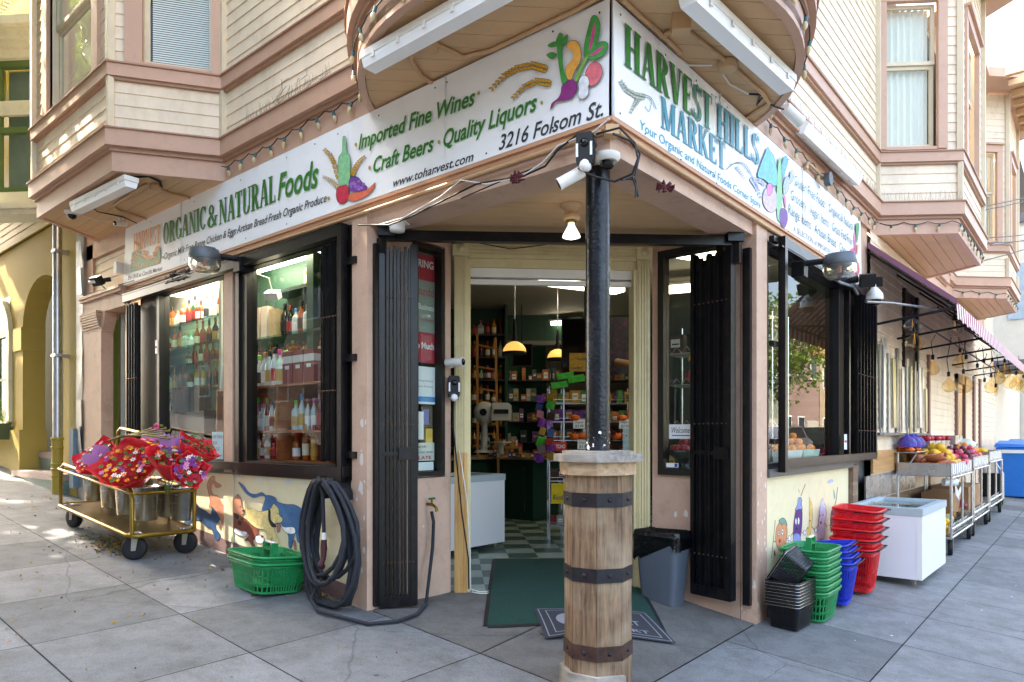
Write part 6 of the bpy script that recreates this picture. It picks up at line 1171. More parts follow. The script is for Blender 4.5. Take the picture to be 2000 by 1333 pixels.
def wheel(par, c, r, w_, ax, fork=None, rim=STEEL, nm='wheel', forkz=.1):
    c = Vector(c); ax = Vector(ax).normalized(); m = MB(); m.lathe([(r * .55, -w_ / 2), (r * .9, -w_ / 2), (r * .98, -w_ * .38), (r, -w_ * .15), (r, w_ * .15), (r * .98, w_ * .38), (r * .9, w_ / 2), (r * .55, w_ / 2)], c, 24, ax); wh = part(nm, m, RUBB, par)
    m = MB(); m.lathe([(0, -w_ * .42), (r * .2, -w_ * .5), (r * .22, -w_ * .3), (r * .5, -w_ * .35), (r * .56, -w_ * .5), (r * .56, w_ * .5), (r * .5, w_ * .35), (r * .22, w_ * .3), (r * .2, w_ * .5), (0, w_ * .42)], c, 20, ax); part('rim', m, rim, wh)
    m = MB(); s = Vector((-ax.y, ax.x, 0)); top = c + Vector((0, 0, r + forkz * .3)) + s * .02
    for sg_ in (-1, 1): m.prism([c + ax * sg_ * (w_ / 2 + .006) + s * x + Vector((0, 0, z)) for x, z in ((-.018, -.02), (.018, -.02), (.045, r + forkz * .3), (-.01, r + forkz * .3))], ax * sg_ * .004)
    m.cb(top, (.06, .06, .01)); part('fork', m, M('zinc_fork', 'A9A698', .4, .6), wh)
for x, y, a in ((-4.30, -.66, .9), (-4.28, -.24, .75), (-5.86, -.62, .25), (-5.86, -.24, .3)): wheel(fc, (x, y, gz(x, y) + .1), .1, .062, (sin(a) * .6 + .25, -cos(a), 0) if False else (sin(a), -cos(a), 0))
BK = MB(); BK.lathe([(.072, 0), (.075, .005), (.092, .235), (.105, .24), (.106, .248), (.09, .248), (.073, .01), (0, .008)], (0, 0, 0), 28)
bkm = BK.mesh('flower_bucket', M('brushed_bucket', 'BFC3C6', .22, .95, var=.2, scale=3, stretch=(1, 1, 6)))
bpos = [(-4.33, -.24), (-4.55, -.27), (-4.47, -.50), (-4.80, -.52), (-4.98, -.27), (-5.22, -.50), (-5.42, -.28), (-5.64, -.50), (-5.78, -.27)]
blab = ['largest-looking bucket at the near wall corner of the cart', 'bucket at the cart wall side, second from the near end', 'bucket at the near street side of the cart under the big bouquet', 'street-side bucket under the wide red wrapping', 'wall-side bucket in the middle of the cart', 'empty street-side bucket left of the wide red wrapping', 'wall-side bucket left of the cart centre', 'street-side bucket nearest the far end of the cart', 'bucket at the far wall corner with stems lying over it']
for i, ((x, y), lb_) in enumerate(zip(bpos, blab)):
    o = bpy.data.objects.new('flower_bucket', bkm); S.collection.objects.link(o); o.location = (x, y, cz(x, .29)); o.scale = (1.22, 1.22, 1.2); tag(o, 'stainless steel ' + lb_, 'bucket', 'steel buckets on the flower cart')
PAPER = M('red_wrapping', 'CE1020', .5, var=.12, scale=8, trans=.0); PAPP = M('purple_wrapping', 'B48AC8', .6, var=.08); FLW = [M('petal_' + n_, c_, .6, var=.15) for n_, c_ in (('white', 'EFE8DC'), ('yellow', 'E8A826'), ('red', 'B01228'), ('pink', 'D884A8'), ('orange', 'E06A20'), ('leaf', '4A7030'), ('purple', '7A3A8C'))]
def bouquet(lab, c, d, L_, R_, seed, cols, purple=False, nf=110):
    r = random.Random(seed); c = Vector(c); d = Vector(d).normalized(); e = d.orthogonal().normalized(); g_ = d.cross(e); rt = T('bouquet', lab, 'bouquet', c, 'wrapped bouquets on the bronze cart'); m = MB(); n = 40; rows = 6; ph = r.uniform(0, 6)
    def P(i, j):
        a = 2 * pi * i / n; t = j / (rows - 1); k = abs(((a + ph) / (2 * pi / 4)) % 1 - .5) * 2; rr_ = .03 + (R_ - .03) * t ** .8 * (1 + .3 * (k ** 3) * t); h = L_ * t * (1 + .2 * k ** 2.5 * t); w_ = .009 * sin(a * 9 + seed) * t + .005 * sin(a * 23 + seed * 2) * t
        return c + d * h + (e * cos(a) + g_ * sin(a)) * (rr_ + w_)
    vs = [P(i, j) for j in range(rows) for i in range(n)]; m.add(vs, [(j * n + i, j * n + (i + 1) % n, (j + 1) * n + (i + 1) % n, (j + 1) * n + i) for j in range(rows - 1) for i in range(n)], True)
    wr_ = part('wrapping', m, PAPER, rt); sm_ = wr_.modifiers.new('thickness', 'SOLIDIFY'); sm_.thickness = .0015
    if purple:
        m = MB(); a = r.uniform(0, 6); 
        for a in (pi * .5, pi * .8): 
            o = c + d * L_ * .75 + (e * cos(a) + g_ * sin(a)) * R_ * .6; m.poly([o + e * .05, o + d * .14 + e * .07, o + d * .2, o + d * .13 - e * .07, o - e * .05])
        part('purple_paper', m, PAPP, rt)
    m = MB()
    for k in range(nf):
        a = r.uniform(0, 6.3); q = R_ * .85 * r.random() ** .5; p = c + d * (L_ * .93 + .05 * (1 - (q / R_) ** 2) + r.uniform(-.02, .02)) + (e * cos(a) + g_ * sin(a)) * q; m.m = cols[r.randrange(len(cols))]; s_ = r.uniform(.014, .024)
        for j in range(6):
            b = 2 * pi * j / 6 + a; v = (e * cos(b) + g_ * sin(b)); m.quad(p, p + v * s_ * .6 + d * s_ * .3 + v.cross(d) * s_ * .35, p + v * s_ * 1.2 + d * s_ * .4, p + v * s_ * .6 + d * s_ * .3 - v.cross(d) * s_ * .35)
        m.m = 1 if m.m == 0 else m.m; m.ball(p + d * .004, s_ * .3, 6)
    for k in range(34):
        a = r.uniform(0, 6.3); q = R_ * .9 * r.random() ** .5; p = c + d * (L_ * .86) + (e * cos(a) + g_ * sin(a)) * q; m.m = 5; v = Vector((r.gauss(0, 1), r.gauss(0, 1), r.gauss(0, 1))).normalized() * .035; u_ = v.orthogonal().normalized() * .008; m.quad(p, p + v * .5 + u_, p + v, p + v * .5 - u_)
    part('flowers', m, FLW, rt)
    m = MB()
    for k in range(7): a = 2 * pi * k / 7; m.tube([c - d * .16 + e * .01 * cos(a), c + d * L_ * .8 + (e * cos(a) + g_ * sin(a)) * R_ * .4], .003, 4)
    part('stems', m, FLW[5], rt)
toC = Vector((1.93 + 4.6, -3.08 + .4, 0)).normalized()
def bd(s_, u_, k=0): return toC * s_ + Vector((0, 0, u_)) + Vector((-toC.y, toC.x, 0)) * k
bouquet('largest red-wrapped bouquet with orange, yellow and white flowers in the middle of the cart', at(274, 945, 6.1), bd(.66, .7, -.35), .27, .25, 3, [1, 4, 2, 3, 6, 5, 0, 2, 5, 4], nf=80)
bouquet('red-wrapped bouquet with white flowers at the far left of the cart', at(222, 925, 6.5), bd(.5, .7, -.6), .25, .19, 5, [0, 5, 3, 5, 1], True, 60); bouquet('red-wrapped bouquet with a purple paper fan, standing upright in the cart middle', at(292, 912, 6.3), bd(.25, .9, .15), .2, .15, 8, [2, 4, 1, 5], True, 60)
bouquet('tall folded red bouquet with pink and white flowers near the cart handle', at(330, 935, 5.75), bd(.5, .75, .1), .24, .18, 11, [0, 3, 6, 5, 2, 4], True, 50); bouquet('bouquet of white, lilac and dark red flowers hanging over the near bucket', at(362, 925, 5.5), bd(.85, .2, .2), .13, .13, 14, [0, 3, 2, 2, 6, 2, 5], nf=60)
bouquet('half hidden red-wrapped bouquet at the cart corner by the window', at(366, 912, 5.75), bd(.3, .75, .4), .2, .16, 17, [2, 2, 5], nf=40)
for i, k in enumerate(range(6)):
    a = at(212 + k * 5, 861 - k * 2, 6.1 - k * .05); b = at(316 + (k * 7) % 20, 832 + k * 5, 5.8 - k * .04); m = MB(); m.tube([a, a.lerp(b, .5) + Vector((0, 0, .006 * (k % 3))), b], .007, 6); m.ball(b, .012, 6); solo('cut_stem', 'olive green cut flower stem lying across the bouquets', 'stem', m, M('olive_stem', '6E6A2C', .6, var=.2), 'cut stems lying across the cart')
m = MB(); c = at(306, 833, 5.8)
for k in range(30): v = Vector((rnd.gauss(0, 1), rnd.gauss(0, 1), rnd.gauss(0, 1))).normalized() * .03; u_ = v.orthogonal().normalized() * .012; m.quad(c, c + v * .5 + u_, c + v, c + v * .5 - u_)
solo('pink_flower', 'single pink carnation lying on top of the cut stems', 'flower', m, M('pink_carnation', 'F07AA0', .6))
# ---------------- shopping baskets ----------------
def basket_parts(w_, d_, h_, tap, rows, gap, handle, mat, rim=.018, round_=.05, solidtop=.25):
    """open basket centred on the origin, long side along y; returns list of (name, MB, mat)"""
    def loop(z, k=1.0, n=4):
        s = (tap + (1 - tap) * z / h_); a, b = w_ / 2 * s * k, d_ / 2 * s * k; rr_ = round_ * s; out = []
        for cx, cy, t0 in ((a - rr_, b - rr_, 0), (-a + rr_, b - rr_, pi / 2), (-a + rr_, -b + rr_, pi), (a - rr_, -b + rr_, 1.5 * pi)):
            for q in range(n + 1): t = t0 + pi / 2 * q / n; out.append(Vector((cx + rr_ * cos(t), cy + rr_ * sin(t), z)))
        return out
    m = MB()
    def strip(z0, z1, th=.003, k=1.):
        A0, A1 = loop(z0, k), loop(z1, k); n = len(A0)
        for i in range(n):
            j = (i + 1) % n; c0 = Vector((A0[i].x, A0[i].y, 0)).normalized() * th; c1 = Vector((A0[j].x, A0[j].y, 0)).normalized() * th; m.hexa([A0[i], A0[j], A0[j] - c1, A0[i] - c0, A1[i], A1[j], A1[j] - c1, A1[i] - c0])
    strip(h_ * (1 - solidtop * .5), h_); strip(0, h_ * .08); m.add(loop(.004), [tuple(range(20))])
    for r in range(1, rows): z = h_ * (.08 + (1 - solidtop * .5 - .08) * r / rows); strip(z - .004, z + .004)
    za, zb = h_ * .08, h_ * (1 - solidtop * .5); A0, A1 = loop(za), loop(zb); n = len(A0)
    for i in range(n):
        j = (i + 1) % n; L_ = (A1[j] - A1[i]).length; c = max(1, int(L_ / gap))
        for q in range(c):
            t = (q + .5) / c; wq = min(.45, .0035 / L_ * 1.3); p0, p1 = A0[i].lerp(A0[j], t - wq), A0[i].lerp(A0[j], t + wq); q0, q1 = A1[i].lerp(A1[j], t - wq), A1[i].lerp(A1[j], t + wq); nn = Vector((p0.x, p0.y, 0)).normalized() * .003; m.hexa([p0, p1, p1 - nn, p0 - nn, q0, q1, q1 - nn, q0 - nn])
    out = [('body', m, mat)]; m2 = MB(); m2.tube(loop(h_, 1.03), rim * .55, 6, True); A = loop(h_ - rim, 1.025); m2.tube(loop(h_ - rim, 1.015), rim * .35, 6, True); out.append(('rim', m2, mat)); return out, loop
def make_basket(name, cat, parts_, group):
    r = bpy.data.objects.new(name, None); r.empty_display_size = .1; S.collection.objects.link(r); W[r] = Vector((0, 0, 0)); tag(r, 'x', cat, group)
    for n_, m, mt_ in parts_: part(n_, m, mt_, r)
    return r
GB = M('green_basket_plastic', '0E8A4C', .38, var=.14, scale=7, dirt='5AB488', dirts=30, dirta=.5); BB = M('black_basket_plastic', '1A1A1D', .4, var=.1); UB = M('blue_basket_plastic', '1436C0', .38, var=.16, scale=9, dirt='5A70D0', dirts=26, dirta=.5); RB_ = M('red_basket_plastic', 'D8101C', .38, var=.14, scale=9, dirt='E86A60', dirts=26, dirta=.5)
# green hand baskets: rounded, with a bridge handle of the same green
gp_, lp = basket_parts(.34, .46, .22, .82, 3, .016, None, GB, .02, .08, .34)
hd = MB()
for s_ in (-1, 1): hd.box(-.16, s_ * .035 - .012, .19, -.13, s_ * .035 + .012, .20)
hm = MB(); hm.hexa([(-.165, -.055, .02), (-.13, -.055, .02), (-.13, .055, .02), (-.165, .055, .02), (-.17, -.05, .27), (-.14, -.05, .27), (-.14, -.035, .27), (-.17, -.035, .27)]) if False else None
def bridge(zt):
    m = MB()
    for s_ in (-1, 1): m.box(-.02, s_ * .055 - .008, .01, .02, s_ * .055 + .008, zt)
    m.box(-.022, -.062, .01, .022, .062, zt - .13); m.box(-.02, -.062, zt - .055, .02, .062, zt - .035); return m
def grip(zt):
    m = MB(); m.tube([(0, -.062, zt), (0, .062, zt)], .011, 8); m.tube([(0, -.05, zt - .045), (0, .05, zt - .045)], .01, 8); return m
gbk = make_basket('shopping_basket', 'basket', gp_, 'green hand baskets')
GH = (bridge(.3), grip(.3))
def put(o, lab, loc, rz=0, first=[0], tilt=None):
    c = dup(o, loc, (tilt or (0, 0))[0:1] + (tilt or (0, 0))[1:2] + (rz,) if tilt else rz, lab); return c
def handle_on(o, m1, m2):
    a = bpy.data.objects.new('handle', m1.mesh('handle', GB)); b = bpy.data.objects.new('grip', m2.mesh('grip', PVC))
    S.collection.objects.link(a); S.collection.objects.link(b); a.parent = o; b.parent = a
zb = gz(-2.9, -.2)
g1_ = put(gbk, 'lower of the two green baskets on the pavement by the dog mural', (-2.92, -.24, zb), pi / 2 - .12); g1_.scale = (1.3, 1.3, 1.0); g1_.rotation_euler[1] = .085
g2_ = put(gbk, 'upper green basket with white grips, nested on the one by the dog mural', (-2.92, -.24, zb + .05), pi / 2 - .12); g2_.scale = (1.3, 1.3, 1.0); g2_.rotation_euler[1] = .085; handle_on(g2_, *GH)
for k in range(7):
    q = put(gbk, 'green basket, %s from the bottom of the tall stack by the vegetable mural' % ORD[k], (.21, 2.56, gz(.2, 2.6) + .0 + k * .052), 0.02)
    if k == 6: q['label'] = 'topmost green basket with its handle up, by the vegetable mural'; handle_on(q, *GH)
for o in list(gbk.children) + [gbk]: bpy.data.objects.remove(o)
# black wire-handled baskets
bp_, lp = basket_parts(.29, .42, .225, .80, 8, .016, None, BB, .014, .03, .12); wm = MB(); A_ = lp(.215, 1.09); wm.tube(A_, .0028, 5, True); bp_.append(('wire_handle', wm, CHROME)); bbk = make_basket('shopping_basket', 'basket', bp_, 'black hand baskets')
for k in range(8): put(bbk, 'black wire-handled basket, %s from the bottom of its stack by the corner post' % ORD[k], (.185, 2.17, gz(.2, 2.1) + .003 + k * .023), -.04).scale = (.82,) * 3
q = put(bbk, 'black basket lying tipped on its side on top of the black stack', (.245, 2.17, .53), 0); q.rotation_euler = (radians(4), radians(-58), .02); q.scale = (.8,) * 3; q.location = (.275, 2.19, .385)
for o in list(bbk.children) + [bbk]: bpy.data.objects.remove(o)
def troll(mat, hm_): 
    pp, lp2 = basket_parts(.36, .42, .40, .70, 2, .022, None, mat, .022, .06, .3); m = MB(); L_ = lp2(.395, 1.07); m.tube([v for v in L_ if v.y < .06][:] if False else [v for v in L_ if v.x > -.02 or True], .009, 6, True) if hm_ == 1 else m.tube([(.0, -.215, .385), (.17, -.215, .392), (.215, -.19, .40), (.215, .19, .40), (.17, .215, .392), (0, .215, .385)], .008, 6)
    pp.append(('handle', m, BLKM)); m = MB(); m.tube([(.08, -.11, .0), (.08, -.08, .0)], .018, 8); m.tube([(.08, .11, .0), (.08, .08, .0)], .018, 8); pp.append(('wheels', m, BLKM)); return pp
ubk = make_basket('trolley_basket', 'basket', troll(UB, 2), 'blue trolley baskets'); rbk = make_basket('trolley_basket', 'basket', troll(RB_, 2), 'red trolley baskets')
for k in range(4): q = put(ubk, 'blue trolley basket, %s from the bottom of the stack between green and red' % ORD[k], (.235, 3.08, gz(.2, 3.) + .02 + k * .042), .08); q.scale = (.95, .95, .86); q.rotation_euler[1] = -.04 * k
for k in range(5): q = put(rbk, 'red trolley basket, %s from the bottom of the stack against the white freezer' % ORD[k], (.27, 3.66, gz(.2, 3.6) + .02 + k * .086), .05); q.scale = (1.0, 1.04, .94); q.rotation_euler[1] = .02 * k - .02
for b_ in (ubk, rbk):
    for o in list(b_.children) + [b_]: bpy.data.objects.remove(o)
# ---------------- chest freezers ----------------
def freezer(lab, c, rz, w_, l_, h_):
    Mx = Matrix.Translation(c) @ Matrix.Rotation(rz, 4, 'Z'); r = T('chest_freezer', lab, 'freezer', c, 'white chest freezers'); FW = M('freezer_white', 'E9EBEE', .3, var=.015, scale=2); FG = M('freezer_grey_rim', 'AEBDC2', .35, var=.04)
    m = MB(); a, b = w_ / 2, l_ / 2
    m.box(-a, -b, .06, a, b, h_ - .07); part('cabinet', m.xf(Mx), FW, r); m = MB(); m.box(a - .06, -b - .004, .07, a + .003, -b - .001, h_ - .08) if False else m.box(a - .045, -b - .003, .065, a + .003, -b + .03, h_ - .072); part('corner_strip', m.xf(Mx), WHITE, r)
    m = MB()
    for (x0, y0, x1, y1) in ((-a - .008, -b - .008, a + .008, -b + .07), (-a - .008, b - .07, a + .008, b + .008), (-a - .008, -b + .07, -a + .06, b - .07), (a - .06, -b + .07, a + .008, b - .07)): m.box(x0, y0, h_ - .07, x1, y1, h_)
    part('rim', m.xf(Mx), FG, r); m = MB(); m.box(-a + .06, -b + .07, h_ - .022, a - .06, .02, h_ - .016); m.box(-a + .06, -.02, h_ - .034, a - .06, b - .07, h_ - .028); lid = part('sliding_lid', m.xf(Mx), glassmat('lid_glass', (.75, .85, .86), 1.2), r)
    m = MB(); m.box(-a + .06, -.012, h_ - .03, a - .06, .02, h_ - .01); part('lid_edge', m.xf(Mx), CHROME, r); m = MB(); m.box(-a + .05, -b + .06, .3, a - .05, b - .06, .34); m.cb((-.1, -.2, .42), (.25, .3, .14), .1); m.cb((.12, .25, .4), (.2, .35, .12)); part('frozen_goods', m.xf(Mx), M('frosty_boxes', 'B8C4C8', .5, var=.3), r)
    for x in (-a + .08, a - .08):
        for y in (-b + .08, b - .08): m = MB(); m.tube([(x - .012, y, .028), (x + .012, y, .028)], .028, 12); m.box(x - .02, y - .015, .03, x + .02, y + .015, .062); part('caster', m.xf(Mx), M('zinc_fork', 'A9A698', .4, .6), r)
freezer('white chest freezer with sliding glass lid on the pavement beside the red baskets', Vector((.375, 4.82, gz(.4, 4.8))), -.01, .63, 1.2, .72)
# ---------------- produce carts ----------------
def prism_box(m, x0, x1, y0, y1, z0, z1, dz=0): m.hexa([(x0, y0, z0 + dz), (x1, y0, z0), (x1, y1, z0), (x0, y1, z0 + dz), (x0, y0, z1 + dz), (x1, y0, z1), (x1, y1, z1), (x0, y1, z1 + dz)])
def pcart(lab, y0, y1, dz):
    r = T('produce_cart', lab, 'produce cart', (.33, (y0 + y1) / 2, gz(.3, y0)), 'steel produce carts along the side wall'); z = gz(.3, (y0 + y1) / 2) + dz; x0, x1 = .07, .62; m = MB()
    for y in (y0 + .02, y1 - .02):
        m.tube([(x1, y, z + .17), (x1, y, z + .88)], .016, 8); m.tube([(x0, y, z + .17), (x0, y, z + 1.16)], .016, 8); m.tube([(x0, y, z + .17), (x1, y, z + .17)], .016, 8); m.tube([(x0 + .02, y, z + .84), (x0 + .2, y, z + 1.14)], .01, 6)
    for x in (x0, x1): m.tube([(x, y0, z + .17), (x, y1, z + .17)], .016, 8)
    m.tube([(x1, y0, z + .27), (x1, y1, z + .27)], .016, 8); m.tube([(x1, (y0 + y1) / 2, z + .27), (x1, (y0 + y1) / 2, z + .86)], .013, 8); m.tube([(x1, y0, z + .865), (x1, y1, z + .865)], .014, 8)
    part('frame', m, STEEL, r); m = MB(); t = .004
    zt0, zt1 = z + .88, z + 1.035; prism_box(m, x0, x1, y0, y1, zt0, zt0 + t); prism_box(m, x1 - t, x1, y0, y1, zt0, zt1); prism_box(m, x0, x0 + t, y0, y1, zt0, zt1); prism_box(m, x0, x1, y0, y0 + t, zt0, zt1); prism_box(m, x0, x1, y1 - t, y1, zt0, zt1); part('tray', m, STEEL, r)
    m = MB(); prism_box(m, .02, .27, y0 + .0, y1, z + 1.15, z + 1.155); m.tube([(.27, y0, z + 1.16), (.27, y1, z + 1.16)], .009, 6); m.tube([(.02, y0, z + 1.155), (.27, y0, z + 1.155)], .009, 6); part('rear_shelf', m, STEEL, r)
    m = MB(); prism_box(m, x0, x1, y0 + .03, y1 - .03, z + .2, z + .205); [prism_box(m, x1 - .03, x1 - .026, a, a + .5, z + .22, z + .31) for a in (y0 + .05, y0 + .6, y0 + 1.15)]; part('lower_shelf', m, STEEL, r)
    for x in (x0 + .06, x1 - .02):
        for y in (y0 + .1, y1 - .15): wheel(r, (x, y, gz(x, y) + .088), .088, .05, (1, .12, 0), forkz=.12)
    n = 10; k_ = MB()
    for k in range(n): y = y0 + .1 + (y1 - y0 - .2) * k / n; k_.box(x1 + .001, y, z + .905, x1 + .004, y + .07, z + 1.02)
    part('price_cards', k_, SG2, r); return z
Z1 = pcart('nearest steel produce cart with mandarins on the rear shelf and sweet potatoes in front', 6.3, 8.05, .0); Z2 = pcart('middle steel produce cart with red apples and open bags', 8.15, 9.85, .01); Z3 = pcart('farthest steel produce cart beside the blue bins', 9.95, 11.75, .03)
FR_ = {}
def fruit(kind):
    if kind in FR_: return FR_[kind]
    m = MB(); c_ = {'mandarin': 'E8701C', 'yellow_mango': 'E2B02C', 'red_apple': 'B01A30', 'pink_apple': 'D0506A', 'plum': '6E2434', 'orange': 'EE8A20', 'sweet_potato': 'A85C34', 'yellow_pepper': 'F0B81C', 'onion': '8A3A4A', 'lime': '4A7A2C'}[kind]
    if kind == 'sweet_potato': m.lathe([(0, -.10), (.014, -.09), (.032, -.04), (.038, .01), (.028, .06), (.010, .10), (0, .105)], (0, 0, 0), 12, (1, .3, .15))
    elif kind == 'yellow_mango': m.lathe([(0, -.05), (.028, -.042), (.042, -.01), (.042, .015), (.028, .042), (0, .054)], (0, 0, 0), 12, (1, .2, .4))
    elif kind == 'yellow_pepper': m.lathe([(0, .03), (.02, .042), (.038, .03), (.036, -.02), (.022, -.045), (0, -.04)], (0, 0, 0), 10)
    else: m.lathe([(0, .026), (.012, .033), (.03, .026), (.038, 0), (.03, -.026), (.015, -.034), (0, -.03)], (0, 0, 0), 12); m.tube([(0, 0, .026), (.004, 0, .042)], .002, 4)
    FR_[kind] = m.mesh(kind, M('skin_' + kind, c_, .35, var=.22, scale=12)); return FR_[kind]
def heap(kind, lab, n, x0, x1, y0, y1, z, layers=2, s=1., seed=1):
    r = random.Random(seed); g_ = kind.replace('_', ' ') + 's'; me = fruit(kind); k = 0; st = .078 * s; pts = []
    for L in range(layers):
        y = y0 + L * st * .5
        while y < y1 - L * st * .5:
            x = x0 + L * st * .5
            while x < x1 - L * st * .5: pts.append((x + r.uniform(-.01, .01), y + r.uniform(-.01, .01), z + L * st * .72 + r.uniform(-.004, .004))); x += st
            y += st
    r.shuffle(pts); pts = sorted(pts[:n], key=lambda p: p[2])
    for p in pts:
        o = bpy.data.objects.new(kind, me); S.collection.objects.link(o); o.location = p; o.rotation_euler = (r.uniform(-.6, .6), r.uniform(-.6, .6), r.uniform(0, 6.3)); o.scale = (s * r.uniform(.9, 1.1),) * 3; tag(o, lab, kind.replace('_', ' '), lab)
z = Z1 + .925
heap('sweet_potato', 'brown sweet potato in the near end of the first cart tray', 14, .2, .54, 6.4, 6.9, z + .09, 2, 1.25, 2)
heap('yellow_mango', 'yellow mango heaped in the tray beyond the sweet potatoes', 44, .15, .6, 6.9, 7.52, z + .08, 4, 1.2, 3); heap('pink_apple', 'pinkish red apple heaped beyond the mangoes in the first cart', 34, .15, .6, 7.5, 8.05, z + .09, 3, 1.12, 4)
heap('plum', 'dark red plum in the middle cart tray', 24, .15, .6, 8.2, 8.65, Z2 + 1.03, 3, 1.05, 5); heap('pink_apple', 'pink apple in the middle cart tray', 24, .15, .6, 8.65, 9.15, Z2 + 1.03, 3, 1.05, 6); heap('orange', 'orange piled in the middle of the second cart', 24, .15, .58, 9.15, 9.8, Z2 + 1.04, 3, 1.25, 7); heap('yellow_mango', 'yellow mango at the far end of the cart row', 14, .2, .55, 10.1, 10.6, Z3 + .98, 3, 1.1, 8)
heap('mandarin', 'mandarin in a net bag on the rear shelf of the first cart', 24, .05, .25, 6.36, 6.85, Z1 + 1.19, 3, .95, 9); heap('red_apple', 'dark red apple in the steel bins on the rear shelf', 22, .05, .24, 7.3, 8.9, Z1 + 1.32, 1, 1.05, 10)
heap('yellow_pepper', 'yellow pepper on the lower shelf of the first cart', 16, .38, .58, 6.4, 6.8, Z1 + .25, 3, 1.0, 11); heap('lime', 'green lime on the lower shelf of the first cart', 6, .42, .56, 6.95, 7.1, Z1 + .25, 1, .8, 12); heap('onion', 'red onion in the lower bins of the carts', 26, .25, .55, 7.8, 8.9, Z1 + .42, 2, .95, 13)
nb = MB(); 
for k in range(5): c = Vector((.15 + .04 * (k % 2), 6.42 + k * .1, Z1 + 1.27)); nb.lathe([(.10, -.05), (.11, 0), (.08, .05), (.03, .08), (.01, .11)], c, 9)
solo('net_bag', 'blue and red printed net bags over the mandarins on the rear shelf', 'bag', nb, M('blue_net_print', '3A3E9A', .5, var=.6, scale=25, dirt='D84A2C', dirts=18, dirta=.9))
m = MB()
for k in range(4): prism_box(m, .03, .25, 7.28 + k * .42, 7.66 + k * .42, Z1 + 1.17, Z1 + 1.29)
solo('steel_bins', 'row of small steel bins of dark apples on the rear shelf', 'bin', m, STEEL)
pa = T('pineapple', 'pineapple lying on the lower shelf of the first cart', 'pineapple', (.45, 7.4, Z1 + .35)); m = MB(); 
for i in range(10):
    for j in range(12):
        a = 2 * pi * (j + .5 * (i % 2)) / 12; u_ = -.11 + .024 * i; rr_ = .062 * sqrt(max(.05, 1 - (u_ / .135) ** 2)); m.ball((.45 + rr_ * cos(a), 7.38 + u_, Z1 + .34 + rr_ * sin(a)), .015, 6)
part('body', m, M('pineapple_skin', '9A6430', .6, var=.35, scale=20), pa); m = MB()
for k in range(14): a = 2 * pi * k / 14; m.poly([(.45 + .02 * cos(a), 7.5, Z1 + .34 + .02 * sin(a)), (.45 + .03 * cos(a + .4), 7.56, Z1 + .34 + .03 * sin(a + .4)), (.45 + .06 * cos(a), 7.63, Z1 + .34 + .06 * sin(a))])
part('leaves', m, LEAF[0], pa)
m = MB(); m.ball((.46, 7.22, Z1 + .30), .07, 14); solo('melon', 'pale green melon beside the pineapple', 'melon', m, M('melon_skin', 'C8CC98', .5))
rl_ = T('bag_roll', 'roll of thin plastic bags hanging on the front of the first cart', 'bag roll', (.6, 6.75, Z1 + .8)); m = MB(); m.tube([(.5, 6.62, Z1 + .8), (.62, 6.72, Z1 + .8)], .045, 14); part('roll', m, WHITE, rl_); m = MB()
for k in range(8):
    a0_, a1_ = k / 8, (k + 1) / 8; P_ = lambda t, s_: (.62 + .02 * sin(t * 6), 6.6 + .5 * t + .03 * s_, Z1 + .78 - .14 * sin(pi * min(1, t * .9)) - .08 * s_ * (1 - .5 * t)); m.quad(P_(a0_, 0), P_(a1_, 0), P_(a1_, 1.6), P_(a0_, 1.6))
part('loose_bag', m, M('thin_plastic', 'DADCE6', .35, var=.03), rl_)
m = MB(); prism_box(m, .15, .5, 7.3, 8.2, Z1 + .36, Z1 + .62); solo('cardboard_box', 'brown cardboard box on the lower shelf behind the pineapple', 'box', m, M('cardboard', '9A7450', .7, var=.15)); m = MB(); prism_box(m, .12, .56, 8.2, 9.4, Z2 + .3, Z2 + .62); solo('paper_sack', 'brown paper sack on the lower shelf of the middle cart', 'sack', m, M('paper_sack', 'A07C58', .7, var=.2))
m = MB(); m.ball((.3, 9.9, Z3 + 1.12), .2, 14, .6, .8, 1.6); solo('lettuce_bag', 'clear plastic covered greens beyond the oranges', 'greens', m, M('bagged_greens', 'B9C8B4', .3, var=.25, scale=14)); m = MB(); prism_box(m, .02, .3, 9.0, 9.7, Z2 + 1.2, Z2 + 1.33); solo('steel_tub', 'pale steel tub on the rear shelf of the middle cart', 'tub', m, STEEL)
# ---------------- blue bins, crate ----------------
def wbin(lab, x, y, s_=1.):
    z = gz(x, y); r = T('wheelie_bin', lab, 'bin', (x, y, z), 'blue recycling bins'); BM = M('bin_blue', '1E74C8', .4, var=.06); m = MB(); m.hexa([(x - .26, y - .3, z + .03), (x + .26, y - .3, z + .03), (x + .26, y + .26, z + .03), (x - .26, y + .26, z + .03), (x - .34, y - .38, z + 1.05), (x + .34, y - .38, z + 1.05), (x + .34, y + .34, z + 1.05), (x - .34, y + .34, z + 1.05)]); part('body', m, BM, r)
    m = MB(); m.hexa([(x - .37, y - .42, z + 1.06), (x + .37, y - .42, z + 1.06), (x + .37, y + .38, z + 1.06), (x - .37, y + .38, z + 1.06), (x - .34, y - .38, z + 1.13), (x + .34, y - .38, z + 1.10), (x + .34, y + .36, z + 1.17), (x - .34, y + .36, z + 1.19)]); part('lid', m, BM, r); m = MB(); m.box(x - .35, y - .40, z + .93, x + .35, y - .36, z + 1.0); part('rim_band', m, SG2, r)
    for sx in (-.2, .2): m = MB(); m.tube([(x + sx - .03, y + .25, z + .1), (x + sx + .03, y + .25, z + .1)], .1, 14); part('wheel', m, RUBB, r)
wbin('blue wheeled bin nearest the produce carts', .60, 15.0); wbin('blue wheeled bin behind the first one at the picture edge', .75, 16.2); wbin('farthest blue wheeled bin along the side wall', .6, 17.4)
m = MB()
for k in range(4): m.box(.22, 12.62, gz(0, 12.6) + .0 + k * .075, .56, 12.9, gz(0, 12.6) + .055 + k * .075)
